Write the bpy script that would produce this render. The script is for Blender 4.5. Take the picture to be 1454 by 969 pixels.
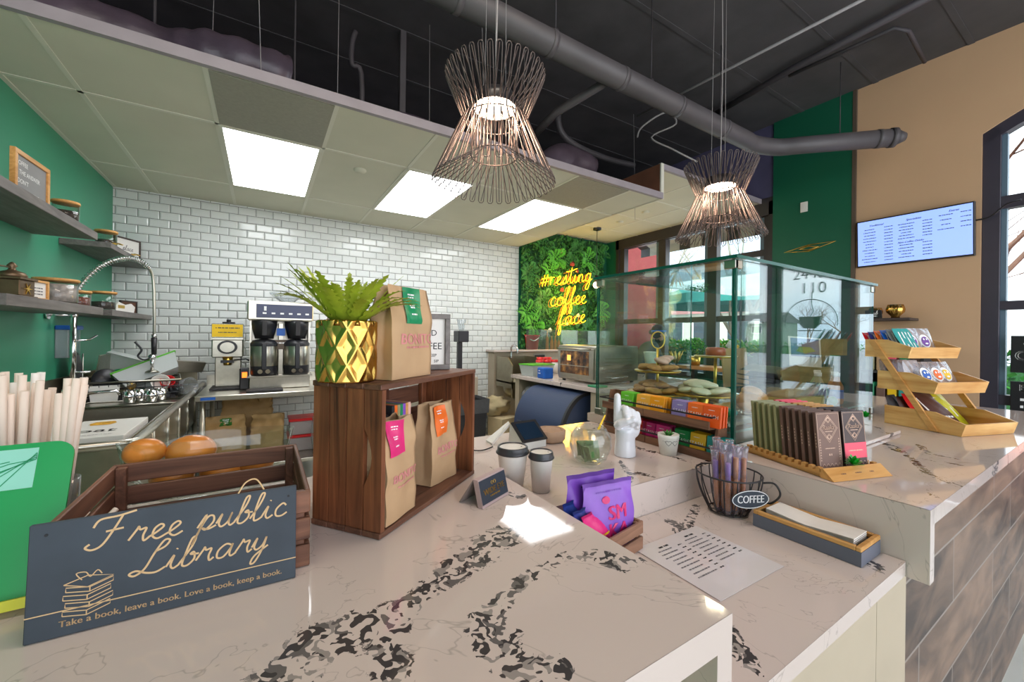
import bpy, bmesh, math, random
from mathutils import Vector, Matrix, Euler, noise
R_ = math.radians
random.seed(7)
for o in list(bpy.data.objects): bpy.data.objects.remove(o, do_unlink=True)
S = bpy.context.scene
COL = S.collection
# ------------------------------------------------------------------ camera, world, exposure
FPX, YAW, ROLL, CYO = 568.77, R_(31.857), .0126, -8.5
CAM = Vector((0, 0, 1.415))
Fv = Vector((math.sin(YAW), math.cos(YAW), 0)); R0 = Vector((math.cos(YAW), -math.sin(YAW), 0)); U0 = Vector((0, 0, 1))
Rv = R0*math.cos(ROLL)+U0*math.sin(ROLL); Uv = U0*math.cos(ROLL)-R0*math.sin(ROLL)
cd = bpy.data.cameras.new('camera'); cam = bpy.data.objects.new('camera', cd); COL.objects.link(cam)
cam.matrix_world = Matrix(((Rv.x, Uv.x, -Fv.x, 0), (Rv.y, Uv.y, -Fv.y, 0), (Rv.z, Uv.z, -Fv.z, CAM.z), (0, 0, 0, 1)))
cd.sensor_width = 36; cd.lens = FPX/1454*36; cd.shift_y = CYO/1454; cd.clip_start = .02; cd.clip_end = 300
S.camera = cam
S.view_settings.view_transform = 'Standard'; S.view_settings.look = 'None'; S.view_settings.gamma = 1
S.view_settings.use_curve_mapping = False
S.view_settings.exposure = 0.35
def at(u, v, x=None, y=None, z=None, s=None):      # a measured point of the place on a known plane
    d = Fv+Rv*((u-727)/FPX)-Uv*((v-484.5-CYO)/FPX)
    t = (x-CAM.x)/d.x if x is not None else (y-CAM.y)/d.y if y is not None else (z-CAM.z)/d.z if z is not None else s
    return CAM+d*t
W = bpy.data.worlds.new('World'); S.world = W; W.use_nodes = True
nt = W.node_tree; nt.nodes.clear()
def wn(t, **k):
    n = nt.nodes.new(t)
    for a, b in k.items(): setattr(n, a, b)
    return n
tc = wn('ShaderNodeTexCoord'); nz = wn('ShaderNodeTexNoise'); nz.inputs['Scale'].default_value = 3.5; nz.inputs['Detail'].default_value = 6
rp = wn('ShaderNodeValToRGB'); rp.color_ramp.elements[0].position = .35; rp.color_ramp.elements[0].color = (.50, .62, .78, 1)
rp.color_ramp.elements[1].position = .62; rp.color_ramp.elements[1].color = (.93, .95, 1, 1)
bg = wn('ShaderNodeBackground'); bg.inputs['Strength'].default_value = 2.5; wo = wn('ShaderNodeOutputWorld')
nt.links.new(tc.outputs['Generated'], nz.inputs['Vector']); nt.links.new(nz.outputs['Fac'], rp.inputs[0])
nt.links.new(rp.outputs[0], bg.inputs[0]); nt.links.new(bg.outputs[0], wo.inputs[0])
def area(name, loc, target, sx, sy, power, col=(1, 1, 1)):
    d = bpy.data.lights.new(name, 'AREA'); d.shape = 'RECTANGLE'; d.size = sx; d.size_y = sy; d.energy = power; d.color = col
    o = bpy.data.objects.new(name, d); COL.objects.link(o); o.location = loc
    o.rotation_euler = (Vector(target)-Vector(loc)).to_track_quat('-Z', 'Y').to_euler(); return o
# fill lights added at the unseen shop front behind the visitor and over the lobby
area('lobby_back_fill', (1.5, -3.6, 1.9), (1.5, 3, 1.2), 6, 2.6, 45, (1, .97, .93))
area('lobby_top_fill', (.2, .6, 3.7), (.2, 1.4, 0), 1.6, .4, 22, (1, .86, .72))
area('window_daylight', (5.6, 3.4, 1.9), (1, 3.2, .9), 2.4, 1.8, 26, (.85, .93, 1))
sun = bpy.data.lights.new('hazy_sun', 'SUN'); sun.energy = 5.5; sun.angle = R_(14); sun.color = (1, .96, .9); so = bpy.data.objects.new('hazy_sun', sun); COL.objects.link(so)
so.rotation_euler = Vector((.62, .18, -.80)).to_track_quat('-Z', 'Y').to_euler()
# ------------------------------------------------------------------ materials
MATS = {}
class NG:
    def __init__(s, name):
        s.m = bpy.data.materials.new(name); s.m.use_nodes = True; s.t = s.m.node_tree; s.b = s.t.nodes['Principled BSDF']; s.out = s.t.nodes['Material Output']
    def n(s, t, **k):
        x = s.t.nodes.new(t)
        for a, v in k.items():
            if a in x.inputs and not hasattr(x, a): x.inputs[a].default_value = v
            else: setattr(x, a, v)
        return x
    def l(s, a, b): s.t.links.new(a, b)
    def ramp(s, src, *st):
        r = s.n('ShaderNodeValToRGB'); e = r.color_ramp.elements
        while len(e) < len(st): e.new(.5)
        for q, (p, c) in zip(e, st): q.position = p; q.color = (*c, 1)
        s.l(src, r.inputs[0]); return r.outputs[0]
    def coords(s, scale=(1, 1, 1), rot=(0, 0, 0), kind='Object'):
        t = s.n('ShaderNodeTexCoord'); m = s.n('ShaderNodeMapping'); m.inputs['Scale'].default_value = scale; m.inputs['Rotation'].default_value = rot
        s.l(t.outputs[kind], m.inputs[0]); return m.outputs[0]
    def noise(s, vec, scale=5, detail=4, rough=.5, dist=0):
        x = s.n('ShaderNodeTexNoise'); x.inputs['Scale'].default_value = scale; x.inputs['Detail'].default_value = detail
        x.inputs['Roughness'].default_value = rough; x.inputs['Distortion'].default_value = dist; s.l(vec, x.inputs[0]); return x.outputs['Fac']
    def bump(s, h, strength=.3, dist=.01):
        b = s.n('ShaderNodeBump'); b.inputs['Strength'].default_value = strength; b.inputs['Distance'].default_value = dist
        s.l(h, b.inputs['Height']); s.l(b.outputs[0], s.b.inputs['Normal'])
    def math(s, op, a, b=None, clamp=False):
        x = s.n('ShaderNodeMath'); x.operation = op; x.use_clamp = clamp
        for i, q in enumerate((a, b)):
            if q is None: continue
            if isinstance(q, (int, float)): x.inputs[i].default_value = q
            else: s.l(q, x.inputs[i])
        return x.outputs[0]
def sr(c):   # sRGB 0-255 to linear
    return tuple((v/255/12.92 if v/255 <= .04045 else ((v/255+.055)/1.055)**2.4) for v in c)
def mat(name, col, rough=.5, metal=0, var=.08, vs=8, bump=0, bs=60, emit=None, es=1, spec=None, coat=0, alpha=None, trans=0, sss=0):
    if name in MATS: return MATS[name]
    g = NG(name); c = sr(col); b = g.b
    v = g.coords()
    if var > 0:
        f = g.noise(v, vs, 4)
        g.l(g.ramp(f, (.3, tuple(x*(1-var) for x in c)), (.7, tuple(min(1, x*(1+var)) for x in c))), b.inputs['Base Color'])
    else: b.inputs['Base Color'].default_value = (*c, 1)
    b.inputs['Roughness'].default_value = rough; b.inputs['Metallic'].default_value = metal
    if spec is not None: b.inputs['Specular IOR Level'].default_value = spec
    if coat: b.inputs['Coat Weight'].default_value = coat
    if trans: b.inputs['Transmission Weight'].default_value = trans
    if alpha is not None: b.inputs['Alpha'].default_value = alpha
    if emit: b.inputs['Emission Color'].default_value = (*sr(emit), 1); b.inputs['Emission Strength'].default_value = es
    if bump: g.bump(g.noise(v, bs, 3), bump, .004)
    MATS[name] = g.m; return g.m
def wood(name, c1, c2, axis=0, scale=1, rough=.55, dist=1.2):
    if name in MATS: return MATS[name]
    g = NG(name); sc = [22*scale]*3; sc[axis] = 1.6*scale
    v = g.coords(tuple(sc)); f = g.noise(v, 1.3, 7, .62, dist)
    f2 = g.noise(g.coords((3, 3, 3)), 2.2, 3)
    mx = g.math('ADD', g.math('MULTIPLY', f, .72), g.math('MULTIPLY', f2, .3))
    a, b_ = sr(c1), sr(c2); mid = tuple((p+q)/2 for p, q in zip(a, b_))
    g.l(g.ramp(mx, (.36, a), (.52, mid), (.68, b_)), g.b.inputs['Base Color']); g.b.inputs['Roughness'].default_value = rough
    g.bump(f, .25, .003); MATS[name] = g.m; return g.m
def thin_glass(name, tint=(235, 247, 243), k=1.0, rough=0.0, body=0):
    if name in MATS: return MATS[name]
    g = NG(name); tr = g.n('ShaderNodeBsdfTransparent'); tr.inputs[0].default_value = (*sr(tint), 1)
    gl = g.n('ShaderNodeBsdfGlossy'); gl.inputs['Roughness'].default_value = rough
    fr = g.n('ShaderNodeFresnel'); ge = g.n('ShaderNodeNewGeometry'); g.l(g.math('SUBTRACT', 1.5, g.math('MULTIPLY', ge.outputs['Backfacing'], 1.5-1/1.5)), fr.inputs[0])
    fac = g.math('MULTIPLY', fr.outputs[0], k, True)
    mx = g.n('ShaderNodeMixShader'); g.l(fac, mx.inputs[0]); g.l(tr.outputs[0], mx.inputs[1]); g.l(gl.outputs[0], mx.inputs[2])
    o = mx.outputs[0]
    if body:
        df = g.n('ShaderNodeBsdfDiffuse'); df.inputs[0].default_value = (*sr(tint), 1); m2 = g.n('ShaderNodeMixShader'); m2.inputs[0].default_value = body
        g.l(o, m2.inputs[1]); g.l(df.outputs[0], m2.inputs[2]); o = m2.outputs[0]
    g.l(o, g.out.inputs[0]); MATS[name] = g.m; return g.m
def quartz(name, base, shard=True, attr=False, vs=1.6):
    g = NG(name); v = g.coords()
    if attr:
        a = g.n('ShaderNodeAttribute'); a.attribute_name = 'vein'; vein = a.outputs['Fac']
        w = g.noise(v, 34, 6, .68, 1.0)
        m1 = g.math('ADD', vein, g.math('MULTIPLY', g.math('SUBTRACT', w, .5), 1.5))
        mask = g.ramp(m1, (.52, (0, 0, 0)), (.56, (1, 1, 1)))
        sh = g.n('ShaderNodeTexVoronoi'); sh.inputs['Scale'].default_value = 66; sh.inputs['Randomness'].default_value = 1
        nv = g.n('ShaderNodeVectorMath'); nv.operation = 'ADD'; nn = g.n('ShaderNodeTexNoise'); nn.inputs['Scale'].default_value = 30
        sc = g.n('ShaderNodeVectorMath'); sc.operation = 'SCALE'; sc.inputs['Scale'].default_value = .10
        g.l(v, nn.inputs[0]); g.l(nn.outputs['Color'], sc.inputs[0]); g.l(v, nv.inputs[0]); g.l(sc.outputs[0], nv.inputs[1]); g.l(nv.outputs[0], sh.inputs[0])
        bw = g.n('ShaderNodeRGBToBW'); g.l(sh.outputs['Color'], bw.inputs[0])
        shc = g.ramp(bw.outputs[0], (.2, sr((70, 66, 66))), (.33, sr((106, 100, 98))), (.43, sr((152, 143, 138))), (.53, sr(base)))
        shc.node.color_ramp.interpolation = 'CONSTANT'
    else:
        w = g.noise(v, vs, 6, .55, 1.1)
        d = g.math('ABSOLUTE', g.math('SUBTRACT', w, .5))
        w2 = g.noise(v, 18, 4)
        d = g.math('ADD', d, g.math('MULTIPLY', g.math('SUBTRACT', w2, .45), .035))
        gate = g.ramp(g.noise(v, 1.1, 2), (.50, (0, 0, 0)), (.56, (1, 1, 1)))
        mask0 = g.ramp(d, (.004, (1, 1, 1)), (.012, (0, 0, 0)))
        mask = g.math('MULTIPLY', mask0, gate)
        shc = g.ramp(w2, (.35, sr((92, 86, 84))), (.6, sr((160, 152, 148))))
    fine = g.math('ABSOLUTE', g.math('SUBTRACT', g.noise(g.coords(rot=(0, 0, .7)), 2.3, 5, .6, 1.6), .5))
    fm = g.ramp(fine, (0, (.55, .55, .55)), (.004, (0, 0, 0)))
    b = sr(base); bc = g.ramp(g.noise(v, 3, 3), (.3, tuple(x*.96 for x in b)), (.7, b))
    m1 = g.n('ShaderNodeMixRGB'); g.l(fm, m1.inputs[0]); g.l(bc, m1.inputs[1]); m1.inputs[2].default_value = (*sr((150, 140, 132)), 1)
    m2 = g.n('ShaderNodeMixRGB'); g.l(mask, m2.inputs[0]); g.l(m1.outputs[0], m2.inputs[1]); g.l(shc, m2.inputs[2])
    g.l(m2.outputs[0], g.b.inputs['Base Color']); g.b.inputs['Roughness'].default_value = .05; g.b.inputs['Specular IOR Level'].default_value = .5
    MATS[name] = g.m; return g.m
def subway(name):
    g = NG(name); t = g.n('ShaderNodeTexCoord'); sp = g.n('ShaderNodeSeparateXYZ'); cb = g.n('ShaderNodeCombineXYZ')
    g.l(t.outputs['Object'], sp.inputs[0]); g.l(sp.outputs[0], cb.inputs[0]); g.l(sp.outputs[2], cb.inputs[1])
    def br(mortar, smooth):
        b = g.n('ShaderNodeTexBrick'); b.inputs['Scale'].default_value = 1; b.inputs['Brick Width'].default_value = .1555; b.inputs['Row Height'].default_value = .0775
        b.inputs['Mortar Size'].default_value = mortar; b.inputs['Mortar Smooth'].default_value = smooth; b.offset = .5
        g.l(cb.outputs[0], b.inputs[0]); return b
    b = br(.0022, .1); b.inputs['Color1'].default_value = (*sr((222, 224, 220)), 1); b.inputs['Color2'].default_value = (*sr((212, 215, 212)), 1); b.inputs['Mortar'].default_value = (*sr((112, 110, 106)), 1)
    b2 = br(.013, 1.0)
    g.l(b.outputs['Color'], g.b.inputs['Base Color']); g.b.inputs['Roughness'].default_value = .12
    inv = g.math('SUBTRACT', 1, b2.outputs['Fac']); g.bump(inv, .8, .006); MATS[name] = g.m; return g.m
def planks(name, c1, c2, w, h, gap, rough=.5, axes=(0, 2)):
    g = NG(name); t = g.n('ShaderNodeTexCoord'); sp = g.n('ShaderNodeSeparateXYZ'); cb = g.n('ShaderNodeCombineXYZ')
    g.l(t.outputs['Object'], sp.inputs[0]); g.l(sp.outputs[axes[0]], cb.inputs[0]); g.l(sp.outputs[axes[1]], cb.inputs[1])
    b = g.n('ShaderNodeTexBrick'); b.inputs['Scale'].default_value = 1; b.inputs['Brick Width'].default_value = w; b.inputs['Row Height'].default_value = h
    b.inputs['Mortar Size'].default_value = .0035; b.inputs['Color1'].default_value = (.25, .25, .25, 1); b.inputs['Color2'].default_value = (.8, .8, .8, 1); b.inputs['Mortar'].default_value = (1, 1, 1, 1)
    b.offset = .37; g.l(cb.outputs[0], b.inputs[0])
    f = g.noise(g.coords((1.5, 1.5, 4.5)), 2.2, 5, .5, .8); m = g.math('ADD', g.math('MULTIPLY', f, .75), g.math('MULTIPLY', b.outputs['Color'], .3))
    cr = g.ramp(m, (.38, sr(c1)), (.68, sr(c2)))
    mx = g.n('ShaderNodeMixRGB'); g.l(b.outputs['Fac'], mx.inputs[0]); g.l(cr, mx.inputs[1]); mx.inputs[2].default_value = (*sr(gap), 1)
    g.l(mx.outputs[0], g.b.inputs['Base Color']); g.b.inputs['Roughness'].default_value = rough; MATS[name] = g.m; return g.m
BASEQ = (208, 192, 184)
M = dict(
 green=mat('green_paint', (56, 146, 112), .42, var=.05, vs=1.5), darkgreen=mat('deep_green_paint', (14, 92, 66), .5, var=.05, vs=2),
 tan=mat('tan_paint', (204, 166, 130), .7, var=.03, vs=2), tile=subway('white_subway_tile'), quartz=quartz('white_quartz', BASEQ),
 quartzA=quartz('veined_quartz', BASEQ, attr=True), ctile=mat('ceiling_tile_white', (205, 203, 184), .9, var=.03, vs=3), tbar=mat('ceiling_grid_white', (214, 212, 196), .6, var=0),
 black=mat('charcoal_deck_paint', (74, 72, 74), .8, var=.2, vs=3), navy=mat('dark_plenum_paint', (84, 80, 110), .85, var=.25, vs=2.5),
 ductm=mat('dark_grey_duct_paint', (82, 78, 80), .5, var=.12, vs=4), pipem=mat('dark_pipe_paint', (66, 62, 66), .6, var=.1),
 foil=mat('crumpled_dark_insulation', (84, 72, 82), .38, var=.3, vs=5, bump=1, bs=22), brownb=mat('brown_board', (120, 78, 58), .7),
 vent=mat('perforated_grey_panel', (150, 147, 134), .7, var=.06, vs=60), troffer=mat('white_light_diffuser', (255, 255, 255), .5, var=0, emit=(250, 252, 255), es=7.0),
 floor=mat('pale_floor_tile', (206, 206, 198), .35, var=.06, vs=2), beige=mat('cream_laminate', (180, 166, 144), .5, var=.03), darklam=mat('dark_brown_laminate', (92, 78, 66), .5),
 clad=planks('rustic_wood_look_tile', (58, 46, 42), (136, 110, 92), .92, .2, (140, 130, 122), .42), frame=mat('dark_bronze_frame', (56, 50, 50), .45, var=.06), frameb=mat('dark_navy_frame', (58, 54, 66), .4, var=.06),
 reveal=mat('blue_grey_reveal', (96, 118, 134), .4, var=.04), glass=thin_glass('window_glass', (248, 252, 251), .8), cglass=thin_glass('case_glass', (244, 251, 249), 1.25), pglass=thin_glass('partition_glass', (224, 236, 228), 1.0, body=.05), fglass=thin_glass('case_front_glass', (244, 251, 249), 1.7),
 edge=mat('green_glass_edge', (14, 84, 72), .15, var=.1), edgel=mat('pale_glass_edge', (150, 200, 196), .2, var=.05), clear=thin_glass('clear_glass', (250, 253, 252), 1.2), clearp=thin_glass('clear_plastic', (232, 236, 238), 1.6, .15, body=.12),
 cratew=wood('stained_crate_wood', (66, 32, 18), (162, 98, 60), 2), cratex=wood('stained_crate_wood_long', (64, 36, 26), (142, 96, 72), 0), cratey=wood('stained_crate_wood_deep', (64, 36, 26), (142, 96, 72), 1),
 teaw=wood('walnut_tea_rack_wood', (84, 54, 38), (146, 104, 78), 1), bam=wood('bamboo_wood', (186, 130, 66), (224, 172, 104), 1), bamx=wood('bamboo_wood_long', (190, 132, 66), (232, 178, 108), 0, rough=.35),
 bamh=wood('honey_slat_wood', (196, 136, 68), (244, 204, 136), 0, rough=.3, dist=.2), bamhy=wood('honey_slat_wood_deep', (196, 136, 68), (244, 204, 136), 1, rough=.3, dist=.2), lcw=wood('brown_slat_wood', (108, 74, 54), (166, 124, 98), 0), greyw=wood('grey_shelf_wood', (92, 86, 84), (128, 122, 118), 1), darkw=wood('dark_shelf_wood', (50, 40, 38), (84, 70, 66), 1),
 barw=wood('oiled_bar_wood', (168, 104, 52), (208, 144, 84), 1), kraft=mat('kraft_paper', (190, 156, 118), .75, var=.06, vs=14, bump=.25, bs=30), kraftd=mat('kraft_bag_brown', (184, 148, 96), .6, var=.08, vs=8, bump=.4, bs=20),
 gold=mat('polished_gold', (212, 168, 86), .2, 1, var=.04), goldm=mat('gilt_rim', (214, 176, 84), .3, 1, var=.05), steel=mat('brushed_steel', (186, 182, 170), .28, 1, var=.08, vs=20), steeld=mat('worn_sink_steel', (160, 152, 132), .35, 1, var=.1, vs=9), chrome=mat('polished_chrome', (220, 220, 222), .08, 1, var=0),
 bp=mat('black_plastic', (34, 34, 38), .35, var=.06), bpm=mat('matt_black_plastic', (44, 42, 44), .6), wp=mat('white_plastic', (228, 226, 220), .35, var=.02), paper=mat('white_paper', (232, 228, 222), .8, var=.02), ceram=mat('glazed_white_ceramic', (226, 226, 232), .12, var=.02, coat=.3),
 grey=mat('mid_grey_plastic', (130, 130, 130), .5), slate=mat('slate_blue_board', (58, 66, 76), .65, var=.18, vs=12), sand=mat('engraved_sand_lettering', (214, 178, 132), .6, var=.05), white=mat('white_print', (240, 240, 240), .6, var=0), blk=mat('black_print', (28, 28, 32), .6, var=0), greyp=mat('grey_print', (110, 106, 110), .6, var=0),
 mag=mat('magenta_label', (222, 44, 120), .35), pinkp=mat('faded_pink_stamp', (206, 134, 132), .7, var=.1, vs=40), org=mat('orange_label', (240, 112, 36), .35), grn=mat('green_label', (34, 140, 92), .3), navyb=mat('navy_card', (32, 44, 58), .5),
 neon=mat('yellow_neon', (255, 200, 30), .4, var=0, emit=(255, 176, 16), es=6.0), neonb=mat('neon_tube_back', (230, 150, 20), .4, var=0), bulb=mat('warm_bulb', (255, 220, 180), .4, var=0, emit=(255, 206, 160), es=9), lampd=mat('pendant_diffuser', (255, 240, 230), .4, var=0, emit=(255, 224, 204), es=5),
 wire=mat('dark_bronze_wire', (96, 84, 80), .35, .35, var=.05), cable=mat('pale_cable', (150, 146, 146), .5, var=0), blackw=mat('black_wire', (40, 36, 38), .5, var=0), leaf=mat('fern_leaf', (146, 164, 40), .5, var=.35, vs=14), leafd=mat('deep_leaf_green', (52, 124, 44), .5, var=.35, vs=9), leafb=mat('bright_leaf_green', (84, 176, 40), .45, var=.3, vs=9), moss=mat('moss_green', (30, 84, 40), .8, var=.45, vs=30, bump=1, bs=70),
 flowr=mat('dusty_red_flower', (170, 70, 60), .6, var=.2), floww=mat('white_flower', (226, 222, 214), .6), pink=mat('pale_pink_paper', (222, 176, 160), .6, var=.02), screen=mat('menu_screen', (120, 150, 230), .3, var=.05, vs=2, emit=(142, 168, 240), es=.95), tabs=mat('dark_tablet_glass', (24, 42, 62), .08, var=.2, vs=2),
 skin=mat('skin', (204, 156, 130), .5), hair=mat('dark_brown_hair', (56, 42, 36), .6), cloth=mat('charcoal_cloth', (62, 66, 70), .8), mask=mat('blue_mask', (70, 110, 190), .7), red=mat('red_plastic', (220, 32, 36), .3), blue=mat('blue_plastic', (26, 96, 190), .4), yel=mat('yellow_label', (240, 196, 20), .5),
 choc=mat('cocoa_card', (112, 84, 74), .5), chocd=mat('dark_chocolate_card', (58, 44, 46), .45), olive=mat('olive_card', (150, 148, 108), .5), foilc=mat('copper_line_print', (198, 168, 148), .35, .3, var=0), coral=mat('coral_label', (236, 76, 104), .4), bun=mat('golden_crust', (214, 134, 56), .3, var=.3, vs=12), bagel=mat('bagel_crust', (206, 150, 96), .3, var=.25, vs=10), cookie=mat('cookie_crumb', (176, 126, 72), .8, var=.3, vs=60, bump=.5), icing=mat('pale_iced_cookie', (226, 216, 190), .6, var=.05),
 lidg=mat('dark_cup_lid', (58, 58, 62), .3), icebin=mat('navy_blue_lid', (52, 66, 96), .4, var=.06, vs=3), liner=mat('grey_bin_liner', (84, 84, 86), .3, bump=1, bs=25), felt=mat('beige_felt', (176, 146, 122), .9, bump=.4), denim=mat('olive_bag_paper', (84, 92, 62), .7), asphalt=mat('grey_asphalt', (150, 152, 158), .8), bricko=mat('red_brick_paving', (170, 104, 86), .8, var=.2, vs=14), redwall=mat('brick_red_render', (176, 84, 84), .85, var=.08, vs=5), pinkwall=mat('dusty_pink_render', (188, 122, 122), .85), cream=mat('cream_render', (206, 200, 182), .8),
 bark=mat('pale_mottled_bark', (196, 192, 176), .8, var=.25, vs=9), barkb=mat('brown_bark', (128, 98, 84), .8, var=.25, vs=9), roof=mat('grey_roof_shingle', (96, 98, 100), .8), hgreen=mat('sage_siding', (142, 164, 146), .8), darkwin=mat('dark_window_pane', (50, 58, 66), .15), teal=mat('teal_canopy', (44, 150, 146), .7), lcdblue=mat('navy_panel', (40, 48, 82), .3),
 honey=mat('amber_syrup', (206, 128, 48), .2, var=.15), purple=mat('violet_foil', (134, 84, 190), .35, var=.12, vs=10, bump=.5, bs=14), purpled=mat('deep_violet_foil', (112, 58, 170), .35, var=.12, bump=.5, bs=14), bluef=mat('navy_foil', (36, 56, 130), .3, bump=.5, bs=20), maroon=mat('cocoa_snack_bag', (84, 52, 48), .35, var=.1, bump=.4, bs=16), lime=mat('yellow_green_bag', (200, 196, 30), .4, bump=.4, bs=16), nap=mat('paper_napkin', (232, 224, 216), .9, bump=.25, bs=50), gstand=mat('green_acrylic', (30, 148, 78), .25, var=.05), mint=mat('pale_mint_print', (142, 206, 186), .4), straw=mat('wrapped_straw_paper', (226, 210, 196), .7))
# ------------------------------------------------------------------ mesh builder
def catmull(pts, n=6, closed=False):
    P = [Vector(p) for p in pts]; out = []
    N = len(P); rng = range(N if closed else N-1)
    for i in rng:
        if closed: p0, p1, p2, p3 = P[(i-1) % N], P[i], P[(i+1) % N], P[(i+2) % N]
        else: p0, p1, p2, p3 = P[max(i-1, 0)], P[i], P[i+1], P[min(i+2, N-1)]
        for k in range(n):
            t = k/n; out.append(.5*((2*p1)+(p2-p0)*t+(2*p0-5*p1+4*p2-p3)*t*t+(3*p1-p0-3*p2+p3)*t**3))
    if not closed: out.append(P[-1].copy())
    return out
class MB:
    def __init__(s, M4=None): s.v = []; s.f = []; s.m = []; s.s = []; s.mats = []; s.T = M4 or Matrix()
    def add(s, vs, fs, m, smooth=False):
        if m not in s.mats: s.mats.append(m)
        k = s.mats.index(m); o = len(s.v); T = s.T
        s.v += [tuple(T @ Vector(p)) for p in vs]
        for f in fs: s.f.append([i+o for i in f]); s.m.append(k); s.s.append(smooth)
        return s
    def box(s, lo, hi, m, bev=0, rot=None, faces=None):
        lo = Vector(lo); hi = Vector(hi); c = (lo+hi)/2; h = (hi-lo)/2; h = Vector((abs(h.x), abs(h.y), abs(h.z)))
        Rm = rot.to_matrix() if isinstance(rot, Euler) else (rot if rot else Matrix.Identity(3))
        if bev and bev*2.2 < 2*min(h):
            b = bev; vs = []; idx = {}
            for sx in (-1, 1):
                for sy in (-1, 1):
                    for sz in (-1, 1):
                        for ax in range(3):
                            p = [sx*(h.x-b), sy*(h.y-b), sz*(h.z-b)]; p[ax] = (sx, sy, sz)[ax]*h[ax]
                            idx[(sx, sy, sz, ax)] = len(vs); vs.append(c+Rm @ Vector(p))
            fs = []
            for ax in range(3):
                a, b2 = [(1, 2), (2, 0), (0, 1)][ax]
                for sg in (-1, 1):
                    q = []
                    for (p1, p2) in ((-1, -1), (1, -1), (1, 1), (-1, 1)):
                        k = [0, 0, 0]; k[ax] = sg; k[a] = p1; k[b2] = p2; q.append(idx[(*k, ax)])
                    fs.append(q if sg > 0 else q[::-1])
            for ax in range(3):      # edge strips
                a, b2 = [(1, 2), (2, 0), (0, 1)][ax]
                for sa in (-1, 1):
                    for sb in (-1, 1):
                        def K(v, f): k = [0, 0, 0]; k[ax] = v; k[a] = sa; k[b2] = sb; return idx[(*k, f)]
                        q = [K(-1, a), K(1, a), K(1, b2), K(-1, b2)]; fs.append(q if sa*sb < 0 else q[::-1])
            for sx in (-1, 1):
                for sy in (-1, 1):
                    for sz in (-1, 1):
                        q = [idx[(sx, sy, sz, i)] for i in range(3)]; fs.append(q if sx*sy*sz > 0 else q[::-1])
            return s.add(vs, fs, m)
        vs = [c+Rm @ Vector((x*h.x, y*h.y, z*h.z)) for x in (-1, 1) for y in (-1, 1) for z in (-1, 1)]
        fs = [(0, 1, 3, 2), (4, 6, 7, 5), (0, 4, 5, 1), (2, 3, 7, 6), (0, 2, 6, 4), (1, 5, 7, 3)]
        if faces:                    # faces: dict face index -> material (x-,x+,y-,y+,z-,z+)
            for i, f in enumerate(fs): s.add([vs[j] for j in f], [(0, 1, 2, 3)], faces.get(i, m))
            return s
        return s.add(vs, fs, m)
    def tube(s, pts, r, m, n=8, closed=False, cap=True, smooth=True):
        P = [Vector(p) for p in pts]; N = len(P); rr = r if isinstance(r, (list, tuple)) else [r]*N
        vs = []; up = None
        for i, p in enumerate(P):
            a = P[(i-1) % N] if (closed or i > 0) else P[i]; b = P[(i+1) % N] if (closed or i < N-1) else P[i]
            d = (b-a)
            if d.length < 1e-9: d = Vector((0, 0, 1))
            d.normalize()
            if up is None: up = d.orthogonal().normalized()
            up = (up-d*up.dot(d)); up = up.normalized() if up.length > 1e-6 else d.orthogonal().normalized()
            w = d.cross(up)
            for k in range(n):
                t = 2*math.pi*k/n; vs.append(p+(up*math.cos(t)+w*math.sin(t))*rr[i])
        fs = []
        for i in range(N if closed else N-1):
            j = (i+1) % N
            for k in range(n): fs.append((i*n+k, i*n+(k+1) % n, j*n+(k+1) % n, j*n+k))
        if cap and not closed: fs.append(tuple(range(n))[::-1]); fs.append(tuple((N-1)*n+k for k in range(n)))
        return s.add(vs, fs, m, smooth)
    def cyl(s, p0, p1, r0, m, r1=None, n=20, smooth=True, cap=True):
        s.tube([p0, p1], [r0, r0 if r1 is None else r1], m, n, smooth=False, cap=False); k = len(s.f)
        for i in range(k-n, k): s.s[i] = smooth
        if cap:
            vs = s.v[-2*n:]; o = len(s.v)-2*n
            for ring in (list(range(o, o+n))[::-1], list(range(o+n, o+2*n))): s.f.append(ring); s.m.append(s.mats.index(m)); s.s.append(False)
        return s
    def lathe(s, prof, m, c=(0, 0, 0), n=32, smooth=True, fx=None):
        c = Vector(c); vs = []; fs = []; L = len(prof)
        for k in range(n):
            t = 2*math.pi*k/n
            for r, z in prof:
                q = r if fx is None else fx(r, t, z); vs.append(c+Vector((q*math.cos(t), q*math.sin(t), z)))
        for k in range(n):
            j = (k+1) % n
            for i in range(L-1): fs.append((k*L+i, j*L+i, j*L+i+1, k*L+i+1))
        return s.add(vs, fs, m, smooth)
    def sph(s, c, r, m, n=16, k=10, rot=None, fx=None):
        r = Vector((r, r, r)) if isinstance(r, (int, float)) else Vector(r); c = Vector(c); Rm = rot.to_matrix() if rot else Matrix.Identity(3)
        vs = []; fs = []
        for i in range(k+1):
            a = math.pi*i/k
            for j in range(n):
                b = 2*math.pi*j/n; d = Vector((math.sin(a)*math.cos(b), math.sin(a)*math.sin(b), math.cos(a)))
                q = 1 if fx is None else fx(d); vs.append(c+Rm @ Vector((d.x*r.x*q, d.y*r.y*q, d.z*r.z*q)))
        for i in range(k):
            for j in range(n): fs.append((i*n+j, (i+1)*n+j, (i+1)*n+(j+1) % n, i*n+(j+1) % n))
        return s.add(vs, fs, m, True)
    def prism(s, pts, vec, m, smooth=False):          # polygon (3-D points) swept by vec
        P = [Vector(p) for p in pts]; v = Vector(vec); n = len(P)
        fs = [tuple(range(n))[::-1], tuple(range(n, 2*n))]+[(i, (i+1) % n, n+(i+1) % n, n+i) for i in range(n)]
        return s.add(P+[p+v for p in P], fs, m, smooth)
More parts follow.
